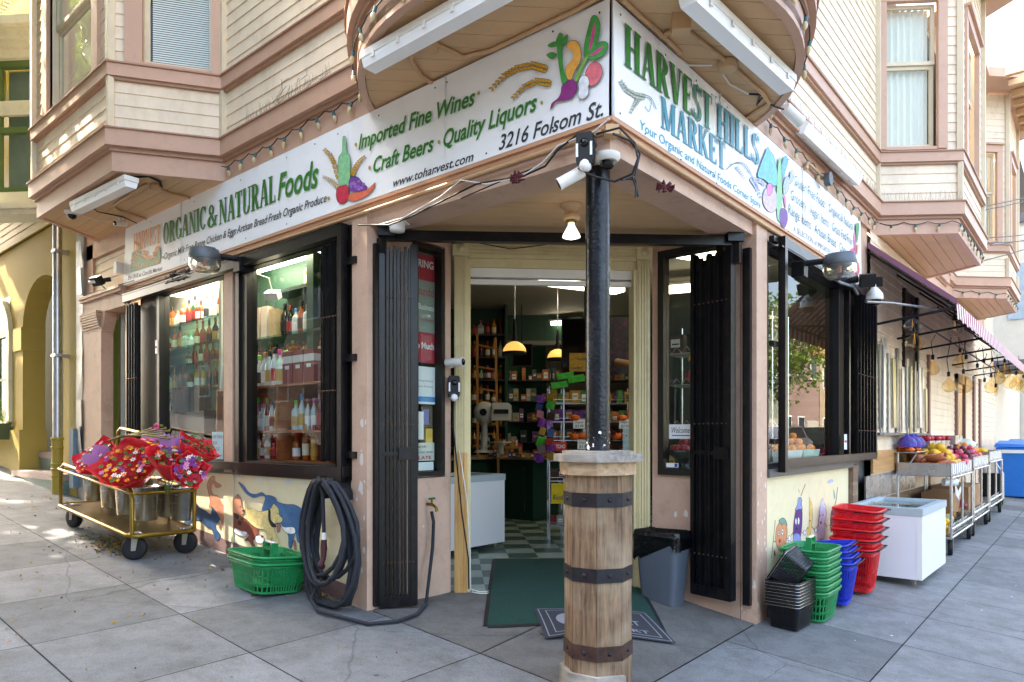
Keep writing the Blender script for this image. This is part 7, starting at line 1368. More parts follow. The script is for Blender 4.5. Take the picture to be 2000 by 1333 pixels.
solo('milk_crate', 'dark green plastic crate on the pavement beside the blue bins', 'crate', m, M('crate_green', '1F6A40', .45))
m = MB(); m.tube([(.62, 12.0, .3), (.62, 12.0, .75), (.5, 12.0, .95)], .012, 6); wt = T('hand_truck', 'black and white hand truck at the far end of the carts', 'hand truck', (.5, 12.1, .14)); part('frame', m, PVC, wt); m = MB(); m.box(.3, 11.9, .3, .58, 12.1, .75); part('load', m, BLKM, wt); wheel(wt, (.55, 12.1, .26), .12, .06, (1, .4, 0))
# ---------------- grey bin with liner ----------------
tb = T('waste_bin', 'slate grey plastic waste bin with black liner against the wall right of the doorway', 'waste bin', (-.78, 1.74, .11)); bx0, bx1, by0, by1 = -.80, -.52, 1.69, 1.89
def rl4(x0, y0, x1, y1, r, z, n=4):
    out = []
    for cx, cy, a in ((x1 - r, y1 - r, 0), (x0 + r, y1 - r, pi / 2), (x0 + r, y0 + r, pi), (x1 - r, y0 + r, 1.5 * pi)):
        for k in range(n + 1): t = a + pi / 2 * k / n; out.append((cx + r * cos(t), cy + r * sin(t), z))
    return out
def loft(m, A_, B_, smooth=True): n = len(A_); m.add(list(A_) + list(B_), [(i, (i + 1) % n, n + (i + 1) % n, n + i) for i in range(n)], smooth)
m = MB(); z0 = .105; lo = rl4(bx0, by0, bx1, by1, .04, z0); hi = rl4(bx0 - .045, by0 - .035, bx1 + .045, by1 + .035, .05, z0 + .54); loft(m, lo, hi); m.poly(lo[::-1]); loft(m, rl4(bx0 - .04, by0 - .03, bx1 + .04, by1 + .03, .05, z0 + .54), rl4(bx0 + .01, by0 + .01, bx1 - .01, by1 - .01, .03, z0 + .02)); part('body', m, M('slate_plastic', '525A64', .5, var=.08, scale=5), tb)
m = MB(); LB_ = M('bin_liner', '0B0C0F', .18, var=.2, scale=9, bump=.9, bscale=28); r3 = random.Random(4); prev = None
def wob(L_, a): return [(x + r3.uniform(-a, a), y + r3.uniform(-a, a), z + r3.uniform(-a, a)) for x, y, z in L_]
R0 = rl4(bx0 - .052, by0 - .042, bx1 + .052, by1 + .042, .055, z0 + .575, 8); lay = [[(x, y, z - .07 + .025 * sin(x * 30) - (.12 if y < by0 and x < -.72 else 0)) for x, y, z in rl4(bx0 - .052, by0 - .044, bx1 + .052, by1 + .044, .06, z0 + .54, 8)], [(x, y, z) for x, y, z in rl4(bx0 - .06, by0 - .05, bx1 + .06, by1 + .05, .06, z0 + .54, 8)], R0, rl4(bx0 - .02, by0 - .015, bx1 + .02, by1 + .015, .05, z0 + .54, 8), rl4(bx0 + .02, by0 + .02, bx1 - .02, by1 - .02, .05, z0 + .40, 8)]
lay = [wob(L_, .006 if i else .014) for i, L_ in enumerate(lay)]
for a, b in zip(lay, lay[1:]): loft(m, a, b)
m.poly(lay[-1]); part('liner', m, LB_, tb)
# ---------------- door mats ----------------
MATG = M('green_ribbed_mat', '153F36', .95, var=.35, scale=70, bump=.8, bscale=140); NL = Vector((-1.21, .375)); du = Vector((.7633, .6460)); dv = Vector((-.6460, .7633))
def fz_(p): return (.172 if (p.y - p.x) > 2.7 else rfz(p.x, p.y))
m = MB(); mb2 = MB(); nu, nv = 10, 20; wd_, ln = 1.18, 2.3
for i in range(nu):
    for j in range(nv):
        q = [NL + du * wd_ * (i + a) / nu + dv * ln * (j + b) / nv for a, b in ((0, 0), (1, 0), (1, 1), (0, 1))]; m.quad(*[(p.x, p.y, fz_(p) + .012) for p in q])
for (a, b) in (((0, 0), (wd_, 0)), ((0, 0), (0, ln)), ((wd_, 0), (wd_, ln))):
    for k in range(16):
        t0, t1 = k / 16, (k + 1) / 16; p0 = NL + du * (a[0] + (b[0] - a[0]) * t0) + dv * (a[1] + (b[1] - a[1]) * t0); p1 = NL + du * (a[0] + (b[0] - a[0]) * t1) + dv * (a[1] + (b[1] - a[1]) * t1); n_ = (-dv if a[1] == b[1] else (-du if a[0] == 0 else du)) * .03; mb2.quad((p0.x, p0.y, fz_(p0) + .013), (p1.x, p1.y, fz_(p1) + .013), (p1.x + n_.x, p1.y + n_.y, fz_(p1 + n_) + .006), (p0.x + n_.x, p0.y + n_.y, fz_(p0 + n_) + .006))
dm = T('door_mat', 'long dark green ribbed mat running through the doorway', 'door mat', (-1.2, 1.2, .13)); part('carpet', m, MATG, dm); part('border', mb2, RUBB, dm)
c4 = [(1042, 1190), (1065, 1249), (1322, 1258), (1262, 1198)]
def og(x, y, up=.0):
    for t in [3.5 + .01 * k for k in range(400)]:
        p = at(x, y, t)
        if p.z <= rfz(p.x, p.y) + up: return p
    return p
Q = [og(x, y, .014) for x, y in c4]; m = MB()
def bil(u_, v_): return (Q[1].lerp(Q[2], u_)).lerp(Q[0].lerp(Q[3], u_), v_)
def bz3(u_, v_, h): p = bil(u_, v_); return Vector((p.x, p.y, max(rfz(p.x, p.y), fz_(p)) + .016 + h))
for i in range(8):
    for j in range(6): m.quad(bz3(i / 8, j / 6, 0), bz3((i + 1) / 8, j / 6, 0), bz3((i + 1) / 8, (j + 1) / 6, 0), bz3(i / 8, (j + 1) / 6, 0))
lm_ = T('door_mat', 'small charcoal logo mat with pale lettering half hidden behind the wooden column', 'door mat', bil(.5, .5)); part('carpet', m, M('charcoal_mat', '34363C', .9, var=.2, scale=60), lm_); m = MB()
for e_ in (.03, .09):
    for (a, b) in (((e_, e_ * 1.3), (1 - e_, e_ * 1.3)), ((1 - e_, e_ * 1.3), (1 - e_, 1 - e_ * 1.3)), ((1 - e_, 1 - e_ * 1.3), (e_, 1 - e_ * 1.3)), ((e_, 1 - e_ * 1.3), (e_, e_ * 1.3))):
        for k in range(8):
            p0 = (a[0] + (b[0] - a[0]) * k / 8, a[1] + (b[1] - a[1]) * k / 8); p1 = (a[0] + (b[0] - a[0]) * (k + 1) / 8, a[1] + (b[1] - a[1]) * (k + 1) / 8); s_ = .012; n_ = (0, s_) if a[1] == b[1] else (s_ * .7, 0); m.quad(bz3(*p0, .002), bz3(*p1, .002), bz3(p1[0] + n_[0], p1[1] + n_[1], .002), bz3(p0[0] + n_[0], p0[1] + n_[1], .002))
part('pale_border', m, M('mat_pale', '8C8E96', .9), lm_); m = MB(); ux = (bz3(.9, .3, 0) - bz3(.7, .3, 0)).normalized(); uy = (bz3(.75, .8, 0) - bz3(.75, .3, 0)).normalized()
for tx, u0, u1, v, h_ in (('IN', .70, .79, .66, .06), ('ET', .70, .82, .40, .075), ('RT', .70, .84, .17, .05)): text(m, tx, bz3(u0, v, .003), bz3(u1, v, .003), h_, (0, 0, 1), up=uy, bold=.01, off=.001)
m.poly([bz3(.24 + .1 * cos(a), .5 + .22 * sin(a), .0035) for a in [2 * pi * k / 16 for k in range(16)]]); part('lettering', m, M('mat_pale', '8C8E96', .9), lm_)
# ---------------- fallen leaves and litter ----------------
lv = MB(); LM = [M('dry_leaf_a', 'A8843C', .8, var=.3), M('dry_leaf_b', '7A4A28', .8, var=.3), M('dry_leaf_c', '5E6A2C', .8, var=.3)]
def leaf(x, y, s_, zf=gz):
    a = rnd.uniform(0, 6.3); c = Vector((x, y, zf(x, y) + .004)); d = Vector((cos(a), sin(a), 0)) * s_; e = Vector((-sin(a), cos(a), 0)) * s_ * .4; z = Vector((0, 0, rnd.uniform(.003, .02))); lv.m = rnd.choice([0, 0, 1, 2]); lv.quad(c, c + d * .5 + e + z, c + d, c + d * .5 - e + z * .3)
for k in range(420): x = -4.9 + rnd.gauss(0, .22); leaf(x, -.62 + rnd.gauss(0, .1), rnd.uniform(.015, .04))
for k in range(260): leaf(rnd.uniform(-8, -2.5), rnd.uniform(-3, -.05), rnd.uniform(.012, .035))
for k in range(160): leaf(rnd.uniform(-7.6, -4.0), rnd.gauss(-.1, .12), rnd.uniform(.012, .04))
for k in range(120): leaf(rnd.gauss(-2.6, .12), rnd.gauss(-.04, .04), rnd.uniform(.012, .035))
for k in range(60): leaf(rnd.uniform(-2.4, 1.5), rnd.uniform(-2.2, .3), rnd.uniform(.008, .02))
solo('fallen_leaves', 'dry fallen leaves scattered on the pavement under and around the flower cart', 'leaves', lv, LM, kind='stuff')
lt = MB()
for k in range(26): x, y = (rnd.uniform(-6, 2.5), rnd.uniform(-2.5, 3)) if k % 2 else (rnd.uniform(.3, 1.9), rnd.uniform(.2, 6)); x, y = (x, y) if not (x < 0 and y > 0) else (x, -abs(y) % 2 - .1); s_ = rnd.uniform(.004, .012); z = gz(x, y) + .003; lt.m = k % 2; lt.poly([(x, y - s_, z), (x + s_, y, z), (x, y + s_ * .7, z), (x - s_, y, z)])
solo('paper_litter', 'tiny scraps of paper and gum spots on the pavement', 'litter', lt, [WHITE, RUBB], kind='stuff')
# ---------------- bottles ----------------
BG = {'amber': M('amber_spirit', '9A4A10', .08, var=.25, scale=6, coat=.6), 'dark': M('dark_bottle_glass', '141A14', .07, var=.2, coat=.6), 'green': M('green_bottle_glass', '2C5A32', .08, var=.2, coat=.6), 'clear': M('clear_bottle_glass', 'B9C6C6', .06, var=.2, coat=.6), 'red': M('red_liqueur', '7A1420', .08, var=.2, coat=.6), 'frost': M('frosted_bottle', 'B4CCC0', .4, var=.1), 'pink': M('pink_gin', 'C87A94', .1, var=.1, coat=.5), 'blue': M('blue_liqueur', '2C5C8C', .08, var=.2, coat=.5), 'gold': M('gold_spirit', 'C98A20', .08, var=.2, coat=.6)}
BL = [M('label_cream', 'E0D8C0', .6, var=.15, scale=40), M('label_white', 'E8E8E4', .6, var=.1, scale=40), M('label_black', '222222', .5, var=.2), M('label_gold', 'C09A48', .5, var=.2), M('label_red', 'A83030', .5, var=.15)]
BC = [M('cap_black', '141414', .4, var=0), M('cap_gold', 'B48A30', .35, .6, var=0), M('cap_red', 'A02028', .4, var=0), M('cap_pink', 'E0409A', .4, var=0), M('cap_green', '5CC83C', .4, var=0), M('cap_blue', '3C8CD0', .4, var=0), M('cap_wood', '9A6A3C', .5, var=0)]
_bm = {}
def bottle_mesh(kind, sh, lb, cp):
    k = (kind, sh, lb, cp)
    if k not in _bm:
        m = MB(); r, h = {'wine': (.037, .30), 'round': (.042, .27), 'square': (.046, .24), 'slim': (.032, .32), 'flask': (.05, .2)}[sh]; sx = 1.
        if sh == 'wine': pr = [(0, 0), (r * .9, 0), (r, .01), (r, h * .58), (r * .8, h * .66), (.014, h * .76), (.013, h * .9)]
        elif sh == 'slim': pr = [(0, 0), (r * .9, 0), (r, .01), (r, h * .6), (r * .6, h * .72), (.012, h * .8), (.012, h * .9)]
        elif sh == 'flask': pr = [(0, 0), (r * .85, 0), (r, .015), (r * 1.02, h * .5), (r * .6, h * .66), (.014, h * .74), (.014, h * .86)]
        else: pr = [(0, 0), (r * .92, 0), (r, .01), (r, h * .6), (r * .85, h * .68), (.016, h * .76), (.015, h * .88)]
        n = 4 if sh == 'square' else 14; q = 1.25 if n == 4 else 1; m.lathe([(a * (q if a > .02 else 1), b) for a, b in pr], (0, 0, 0), n, None, n > 4)
        if n == 4: m.xf(Matrix.Rotation(pi / 4, 4, 'Z'))
        m.m = 2; m.lathe([(.0155, h * .84), (.0165, h * .985), (.014, h), (0, h)], (0, 0, 0), 10); m.m = 1; z0, z1 = h * .14, h * .46
        if n == 4: e = r * q * .7071 + .0008; m.add([(-e * .85, -e, z0), (e * .85, -e, z0), (e * .85, -e, z1), (-e * .85, -e, z1)], [(0, 1, 2, 3)]); m.add([(e, -e * .85, z0), (e, e * .85, z0), (e, e * .85, z1), (e, -e * .85, z1)], [(0, 1, 2, 3)])
        else:
            A_ = [(-pi * .95 + pi * 1.15 * i / 8) for i in range(9)]; R_ = (r * (1.02 if sh == 'flask' else 1)) + .0008; m.add([(R_ * cos(a), R_ * sin(a), z) for z in (z0, z1) for a in A_], [(i, i + 1, 10 + i, 9 + i) for i in range(8)], True)
        me = m.mesh('bottle', [BG[kind], BL[lb], BC[cp]]); _bm[k] = me
    return _bm[k]
DESC = {'amber': 'amber whiskey', 'dark': 'dark wine', 'green': 'green glass', 'clear': 'clear spirit', 'red': 'red liqueur', 'frost': 'frosted pale', 'pink': 'pink', 'blue': 'blue', 'gold': 'golden'}
CAPD = ['black', 'gold', 'red', 'pink', 'green', 'blue', 'wooden']
def row(where, pts, kinds, seed, s=1., shapes=('round', 'wine', 'square', 'flask', 'slim')):
    """bottles standing on one shelf, left to right"""
    r = random.Random(seed); n = len(pts)
    for i, p in enumerate(pts):
        kd = kinds[r.randrange(len(kinds))]; sh = 'wine' if kd == 'dark' else r.choice(shapes); lb, cp = r.randrange(5), r.randrange(3) if kd not in ('frost', 'pink', 'clear') else r.randrange(7)
        o = bpy.data.objects.new('bottle', bottle_mesh(kd, sh, lb, cp)); S.collection.objects.link(o); o.location = p; o.rotation_euler = (0, 0, r.uniform(-.3, .6)); k = s * r.uniform(.92, 1.08); o.scale = (k, k, k)
        tag(o, '%s bottle, %s cap, %s from left on %s' % (DESC[kd], CAPD[cp], ORD[i] if i < 20 else 'last', where), 'bottle', 'bottles on ' + where)
SHG = glassmat('green_shelf_glass', (.62, .86, .76), 1.6, 1.5); SHW = woodmat('reddish_shelf_wood', '7A3E20', 'A4602E', .6, .5, 'x'); DSW = woodmat('dark_shelf_wood', '2A1A12', '4A3020', .6, .5, 'x')
def shelf(lab, x0, x1, y0, y1, z, mat=SHG, t=.02, cat='shelf', grp=None): m = MB(); m.box(x0, y0, z - t, x1, y1, z); return solo('shelf', lab, cat, m, mat, grp)
# left shop window
zs = [2.40, 2.145, 1.955, 1.69, 1.45]; nm = ['the left window top shelf', 'the left window upper shelf', 'the left window middle shelf', 'the left window lower shelf', 'the left window lowest shelf']
zs = [2.626, 2.372, 2.179, 1.92, 1.683]
for i, z in enumerate(zs):
    shelf(nm[i][4:] + ' running behind the glass', -6.7, -4.76, .3, .55, z); xs_ = [-6.45 + .135 * k + (.05 if i % 2 else 0) for k in range(12)]
    if i == 2: xs_ = xs_[2:3] + xs_[6:]
    if i == 4: xs_ = [-6.1 + .06 * k for k in range(4)]
    row(nm[i], [(x, .42, z + .001) for x in xs_], [['amber', 'green', 'amber', 'clear'], ['clear', 'amber', 'dark', 'amber'], ['amber', 'gold', 'amber'], ['amber', 'gold', 'amber', 'clear'], ['pink', 'clear']][i], 20 + i, [.95, .8, .72, .78, .5][i])
m = MB(); m.box(-5.62, .16, 1.17, -4.76, .42, 1.66); m.box(-5.5, .18, 1.66, -4.9, .3, 1.9); solo('wine_fridge', 'dark cabinet standing low behind the left shop window', 'cabinet', m, M('gloss_black_cabinet', '0C0E12', .12, var=.1)); row('the left window sill', [(-5.95, .3, 1.2), (-5.82, .3, 1.2)], ['amber', 'dark'], 31, .9)
# middle window
shelf('high dark green shelf at the top right of the middle window', -4.0, -2.95, .4, .6, 2.75, DGREEN2, .03); shelf('upper green shelf of the middle window under the boxed bottles', -4.65, -3.0, .32, .6, 2.325); shelf('second green shelf of the middle window under the amber bottles', -4.65, -3.0, .32, .6, 2.09)
row('the middle window upper shelf', [(-3.78 + .09 * k, .44, 2.326) for k in range(8)], ['dark', 'amber', 'green', 'dark', 'clear'], 41, .95); row('the middle window top shelf', [(-3.5 + .1 * k, .5, 2.75) for k in range(4)], ['amber', 'red', 'gold'], 42, .9); row('the middle window second shelf', [(-4.5 + .088 * k, .42, 2.091) for k in range(16)], ['amber', 'gold', 'amber', 'red'], 43, .72, ('round', 'flask', 'square'))
for i, (x, c_, h) in enumerate(((-4.18, 'C8B8A4', .30), (-4.04, 'D8D4C8', .3), (-3.9, 'C0AC78', .26))): m = MB(); m.box(x - .055, .38, 2.326, x + .055, .48, 2.326 + h); solo('gift_box', '%s tall bottle carton, %s from the left on the upper green shelf' % (('beige and red', 'white and grey', 'straw yellow')[i], ORD[i]), 'carton', m, M('carton_%d' % i, c_, .5, var=.15, scale=12))
un = T('display_cabinet', 'reddish wooden pigeonhole cabinet behind the middle shop window', 'cabinet', (-3.3, .4, 1.2)); m = MB()
for z in (1.853, 1.46, 1.205): m.box(-4.5, .16, z - .02, -2.7, .56, z)
m.box(-4.5, .55, 1.2, -2.7, .57, 1.84); m.box(-3.47, .162, 1.205, -3.445, .55, 1.833); m.box(-4.52, .16, 1.2, -4.5, .57, 1.853); m.box(-2.7, .16, 1.2, -2.68, .57, 1.853); part('pigeonholes', m, SHW, un)
row('the middle window wooden top', [(-4.4 + .085 * k, .3, 1.854) for k in range(12)], ['dark', 'dark', 'clear', 'frost', 'red', 'pink', 'clear'], 51, 1.02, ('wine', 'round', 'slim'))
for i in range(3): m = MB(); x = -3.36 + i * .16; m.box(x - .07, .2, 1.854, x + .07, .34, 2.13); m.m = 1; m.box(x - .071, .199, 2.03, x + .071, .341, 2.09); m.box(x - .03, .1985, 1.98, x + .03, .2, 2.01); solo('gift_box', 'dark red boxed spirit with white band, %s from the left on the wooden cabinet' % ORD[i], 'carton', m, [M('maroon_carton', '7A1C22', .4, var=.08), M('silver_band', 'D0CCC8', .4)])
row('the upper left pigeonhole', [(-4.4 + .08 * k, .3, 1.461) for k in range(12)], ['clear', 'red', 'clear', 'dark', 'pink', 'gold', 'clear'], 52, .9, ('round', 'slim')); row('the upper right pigeonhole', [(-3.38 + .09 * k, .3, 1.461) for k in range(6)], ['clear', 'red', 'clear'], 53, .9, ('round', 'slim')); row('the bottom left pigeonhole', [(-4.4 + .088 * k, .28, 1.206) for k in range(11)], ['frost', 'red', 'blue', 'clear', 'red', 'pink'], 54, .82, ('round', 'slim')); row('the bottom right pigeonhole', [(-3.34, .28, 1.206), (-3.2, .28, 1.206), (-3.08, .28, 1.206)], ['amber', 'gold'], 55, .9, ('round', 'slim'))
m = MB(); c = Vector((-3.75, .3, 2.68)); m.cb(c, (.12, .1, .07), .6, .5); m.tube([c, c + Vector((.1, -.1, .12)), c + Vector((-.1, -.2, .2)), c + Vector((-.35, -.2, .1)), c + Vector((-.42, -.2, -.5)), c + Vector((-.42, -.2, -1.2))], .006, 5); m.tube([c + Vector((-.4, -.2, .3)), c + Vector((-.45, -.2, -.8))], .005, 5); solo('hanging_device', 'white plug box dangling on cables at the top of the middle window', 'plug box', m, PVC)
# ---------------- through the doorway ----------------
freezer('white chest freezer inside the shop just left of the doorway', Vector((-3.47, 2.18, .17)), 0, .62, 1.25, .82)
ct = T('shop_counter', 'dark green panelled counter with stone top inside the shop', 'counter', (-5, 5.1, .17)); m = MB(); m.box(-6.8, 4.87, .17, -4.4, 5.5, 1.06); m.box(-6.4, 3.6, .17, -5.2, 4.87, 1.06); m.box(-5.14, 4.84, .3, -4.5, 4.87, .95) if False else m.box(-4.95, 4.85, .3, -4.55, 4.87, .95); part('cabinet', m, DGREEN2, ct); m = MB(); m.box(-6.85, 4.83, 1.061, -4.34, 5.55, 1.105); m.box(-6.45, 3.55, 1.061, -5.15, 4.83, 1.105); part('top', m, woodmat('stone_top', '8A7A60', 'B8A888', .5, .35, 'x'), ct)
KF = Fr(tuple(at(880, 800, 11)[:2]), (.7633, .646)); WU = T('bottle_shelves', 'dark green wall shelves full of bottles at the left inside the doorway', 'shelves', KF.p(.5, .2, 0)); m = MB(); m.fb(KF, -.8, .88, .2, 3.5, -.42, -.4); m.fb(KF, .86, .9, .2, 3.5, -.4, .02); zz = [.9, 1.23, 1.59, 1.95, 2.31, 2.67, 3.03]
for z in zz: m.fb(KF, -.8, .86, z - .025, z, -.4, 0)
part('carcass', m, DGREEN2, WU)
for i, z in enumerate(zz): row('the %s doorway wall shelf' % ORD[i], [tuple(KF.p(.16 + k * .105, z + .002, -.12)) for k in range(7)], ['clear', 'amber', 'gold', 'green', 'red', 'clear', 'pink'] if i > 3 else ['clear', 'green', 'gold', 'clear', 'amber'], 60 + i, .95)
ld = T('ladder', 'light wooden library ladder leaning on the bottle shelves', 'ladder', at(950, 960, 10.6)); m = MB(); a, b, c, d = at(934, 1000, 10.4), at(932, 652, 10.75), at(975, 1000, 10.4), at(968, 660, 10.75); WL_ = woodmat('ladder_wood', '9A642C', 'C08A48', .6, .5)
for p, q in ((a, b), (c, d)): s_ = Vector((.7633, .646, 0)) * .018; n_ = Vector((.646, -.7633, 0)) * .03; m.hexa([p - s_ - n_, p + s_ - n_, p + s_ + n_, p - s_ + n_, q - s_ - n_, q + s_ - n_, q + s_ + n_, q - s_ + n_])
part('rail', m, WL_, ld)
for k in range(8): t = .06 + .125 * k; p, q = a.lerp(b, t), c.lerp(d, t); m = MB(); m.prism([p + Vector((0, 0, z)) + Vector((.646, -.7633, 0)) * y for y, z in ((-.03, -.012), (.03, -.012), (.03, .012), (-.03, .012))], q - p); part('rung', m, WL_, ld)
sc_ = T('vintage_scale', 'old white enamel shop scale with round drum on the counter', 'scale', at(950, 882, 9.7)); m = MB(); c = at(947, 806, 9.7); ax = Vector((.5, -.85, 0)); m.lathe([(.06, -.1), (.13, -.1), (.15, -.06), (.15, .05), (.12, .09), (.05, .1), (0, .1)], c, 24, ax); part('drum', m, M('enamel', 'C9C8BE', .3, var=.05), sc_)
m = MB(); m.lathe([(.05, .101), (.05, .11), (.03, .106), (0, .105)], c, 18, ax); part('dial', m, BLKM, sc_); m = MB(); q = at(977, 805, 9.7); m.prism([q + Vector((.7633, .646, 0)) * x + Vector((0, 0, z)) for x, z in ((-.12, -.12), (.15, -.12), (.16, .08), (.12, .12), (-.1, .12))], (.1, -.12, 0)); part('display_head', m, M('enamel', 'C9C8BE'), sc_); m = MB(); m.prism([q + Vector((.09, -.112, 0)) + Vector((.7633, .646, 0)) * x + Vector((0, 0, z)) for x, z in ((-.08, -.03), (.12, -.03), (.12, .03), (-.08, .03))], (.02, -.024, 0)); part('window', m, BLKM, sc_)
m = MB(); b_ = at(945, 884, 9.7); m.tube([b_, c], [.05, .035], 10); m.tube([b_, b_ + Vector((0, 0, .03))], [.14, .12], 14); p_ = at(978, 866, 9.6); m.lathe([(.0, 0), (.14, 0), (.15, .02), (0, .02)], p_, 18); m.tube([p_, p_ - Vector((0, 0, .15))], .04, 8); part('stand', m, M('enamel', 'C9C8BE'), sc_)
PK = [M('pack_%d' % i, c_, .35, var=.35, scale=30) for i, c_ in enumerate(('B88A28', '2C4678', '6A2C74', '3A7A34', '9A2A22', 'B8601E', 'A8A498', '182430', '4A3220', '8A8468', '5E1C20', '2A5052'))]
def packs(where, n, F, u0, u1, z, n0, seed, hs=(.05, .16), ws=(.05, .12), cols=range(12), nm='packet'):
    r = random.Random(seed); u = u0
    while u < u1:
        w_ = r.uniform(*ws); h = r.uniform(*hs); m = MB(); nn = n0 + r.uniform(-.03, .03); m.fb(F, u, u + w_ - .006, z, z + h, nn - .08, nn); m.fb(F, u + w_ * .15, u + w_ * .8, z + h * .35, z + h * .7, nn, nn + .0015) if False else None
        a_, b_ = r.uniform(.08, .3), r.uniform(.7, .92); c_, d_ = r.uniform(.1, .45), r.uniform(.5, .85)
        m.m = 1; q_ = [F.p(u + (w_ - .006) * x, z + h * y, nn + .0012) for x, y in ((a_, c_), (b_, c_), (b_, d_), (a_, d_))]; m.quad(*q_); m.m = 2; y_ = c_ + (d_ - c_) * r.uniform(.3, .6); m.quad(*[F.p(u + (w_ - .006) * x, z + h * y, nn + .0018) for x, y in ((a_ + .08, y_), (b_ - .08, y_), (b_ - .08, y_ + .07), (a_ + .08, y_ + .07))])
        solo(nm, 'small %s on %s' % (nm, where), nm, m, [PK[r.choice(list(cols))], r.choice([BL[0], BL[1], BL[3], PK[r.randrange(12)]]), r.choice([BL[2], BL[4]])], '%ss on %s' % (nm, where)); u += w_ + (r.uniform(.03, .12) if r.random() < .15 else 0)
CF = Fr(tuple(at(925, 850, 9.9)[:2]), (.7633, .646)); packs('the counter beside the scale', 0, CF, .28, 1.05, 1.106, .1, 71, (.04, .1), (.04, .08), (1, 5, 4, 8, 0)); packs('the tray behind the scale', 0, CF, .3, .62, 1.26, .0, 72, (.06, .12), (.05, .07), (0, 0, 5)); packs('the back edge of the counter', 0, CF, .2, 1.1, 1.106, -.25, 73, (.08, .22), (.06, .12), (8, 4, 10, 9))
m = MB(); m.fb(CF, .28, .66, 1.235, 1.258, -.12, .06); m.fb(CF, .45, .5, 1.106, 1.235, -.05, 0); solo('wooden_tray', 'wooden tray of yellow packets on the counter', 'tray', m, WL_)
# partition and back room
PF = Fr(tuple(at(975, 800, 12)[:2]), (.7633, .646)); pw_ = T('partition', 'dark green board partition above the opening to the back room', 'partition', PF.p(1.2, .2, 0)); m = MB(); m.fb(PF, 0, 2.6, 3.05, 3.5, -.1, 0)
for k in range(26): m.fb(PF, k * .1, k * .1 + .092, 3.05, 3.5, 0, .008)
m.fb(PF, -.05, .1, .17, 3.5, -.1, .03); part('boards', m, DGREEN, pw_); m = MB(); m.fb(PF, .02, 2.6, 2.98, 3.05, -.1, .06); part('ledge', m, M('dusty_ledge', '9A968C', .6), pw_)
BF = Fr(tuple(at(960, 800, 14.5)[:2]), (.7633, .646)); m = MB(); m.fb(BF, -1, 4.5, .17, 3.5, -.1, 0); part('back_wall', m, M('dim_cream_wall', '6E665A', .8, var=.15, scale=3), B)
RKF = Fr(tuple(at(985, 800, 13.5)[:2]), (.7633, .646)); rk = T('storage_rack', 'dark storage racking crowded with goods in the back room', 'rack', RKF.p(1.2, .17, 0)); m = MB()
for u in (0, .9, 1.8, 2.7): m.fb(RKF, u, u + .04, .17, 2.9, -.4, -.36); m.fb(RKF, u, u + .04, .17, 2.9, -.04, 0)
zr = (.45, .9, 1.3, 1.7, 2.1, 2.5)
for z in zr: m.fb(RKF, 0, 2.74, z - .02, z, -.4, 0)
part('frame', m, BLKM, rk)
for i, z in enumerate(zr): packs('the %s shelf of the back room racking' % ORD[i], 0, RKF, .05, 2.7, z + .001, -.08, 80 + i, (.08, .26), (.07, .15), (6, 7, 8, 9, 10, 11, 2, 5), 'carton')
def screen(lab, x0, y0, x1, y1, t): 
    F = Fr(tuple(at(x0, 800, t)[:2]), (.7633, .646)); w_ = (x1 - x0) / FPX * t; zt = at(x0, y0, t).z; zb_ = at(x0, y1, t).z; m = MB(); m.fb(F, 0, w_, zb_, zt, -.05, 0); r = T('television', lab, 'television', F.p(w_ / 2, zb_, 0)); part('housing', m, BLKM, r); m = MB(); m.fb(F, .015, w_ - .015, zb_ + .015, zt - .015, 0, .003); part('screen', m, M('dark_screen', '07080C', .08, var=0), r); m = MB(); m.fb(F, w_ * .45, w_ * .5, zt, 3.5, -.04, -.02); part('mount', m, BLKM, r)
screen('black television hanging behind the iron pole', 1097, 622, 1195, 735, 8.9); screen('smaller black screen beside the pendant lamp', 1000, 672, 1040, 716, 11.0)
# snack rack
SF = Fr(tuple(at(1073, 800, 8.2)[:2]), (.7633, .646)); sr = T('snack_rack', 'chrome wire rack of bagged sweets and gourds behind the column', 'rack', SF.p(.6, .17, 0)); m = MB()
for u in (0., .17, .99): m.fb(SF, u - .008, u + .008, .17, 2.0, -.008, .008); m.fb(SF, u - .008, u + .008, .17, 2.0, -.4, -.385)
zr = (.35, .62, .88, 1.12, 1.36, 1.58, 1.8)
for z in zr:
    for k in range(12): m.fb(SF, 0, 1.0, z - .002, z + .002, -.4 + k * .035, -.396 + k * .035)
    m.fb(SF, 0, 1.0, z - .004, z + .004, 0, .008); m.fb(SF, 0, 1.0, z + .04, z + .046, 0, .005)
part('wire_shelves', m, CHROME, sr)
for i, z in enumerate(zr): packs('the %s shelf of the snack rack' % ORD[i], 0, SF, .02, .98, z + .005, -.12, 90 + i, (.1, .17), (.06, .13), ((0, 4, 6), (3, 11, 0), (4, 5, 8), (8, 10, 4), (8, 5, 10), (2, 3, 5), (3, 0, 3))[i])
pk_ = MB(); pk_.lathe([(0, .02), (.02, .03), (.055, .025), (.065, 0), (.05, -.035), (0, -.04)], (0, 0, 0), 12); pk_.tube([(0, 0, .02), (.005, 0, .05)], .006, 5); pm = pk_.mesh('gourd', M('orange_gourd', 'E0641A', .4, var=.15))
for i, (z, us) in enumerate(((1.125, (.25, .33, .41, .75, .85)), (.885, (.22, .31, .4, .48)), (1.365, (.3, .38, .8, .9)), (1.58, (.3, .86)))):
    for k, u in enumerate(us): o = bpy.data.objects.new('gourd', pm); S.collection.objects.link(o); o.location = SF.p(u, z + .045, -.01); o.rotation_euler = (rnd.uniform(-.3, .3), 0, rnd.uniform(0, 6)); tag(o, 'small orange pumpkin on the wire snack rack behind the column', 'pumpkin', 'small orange pumpkins on the wire snack rack')
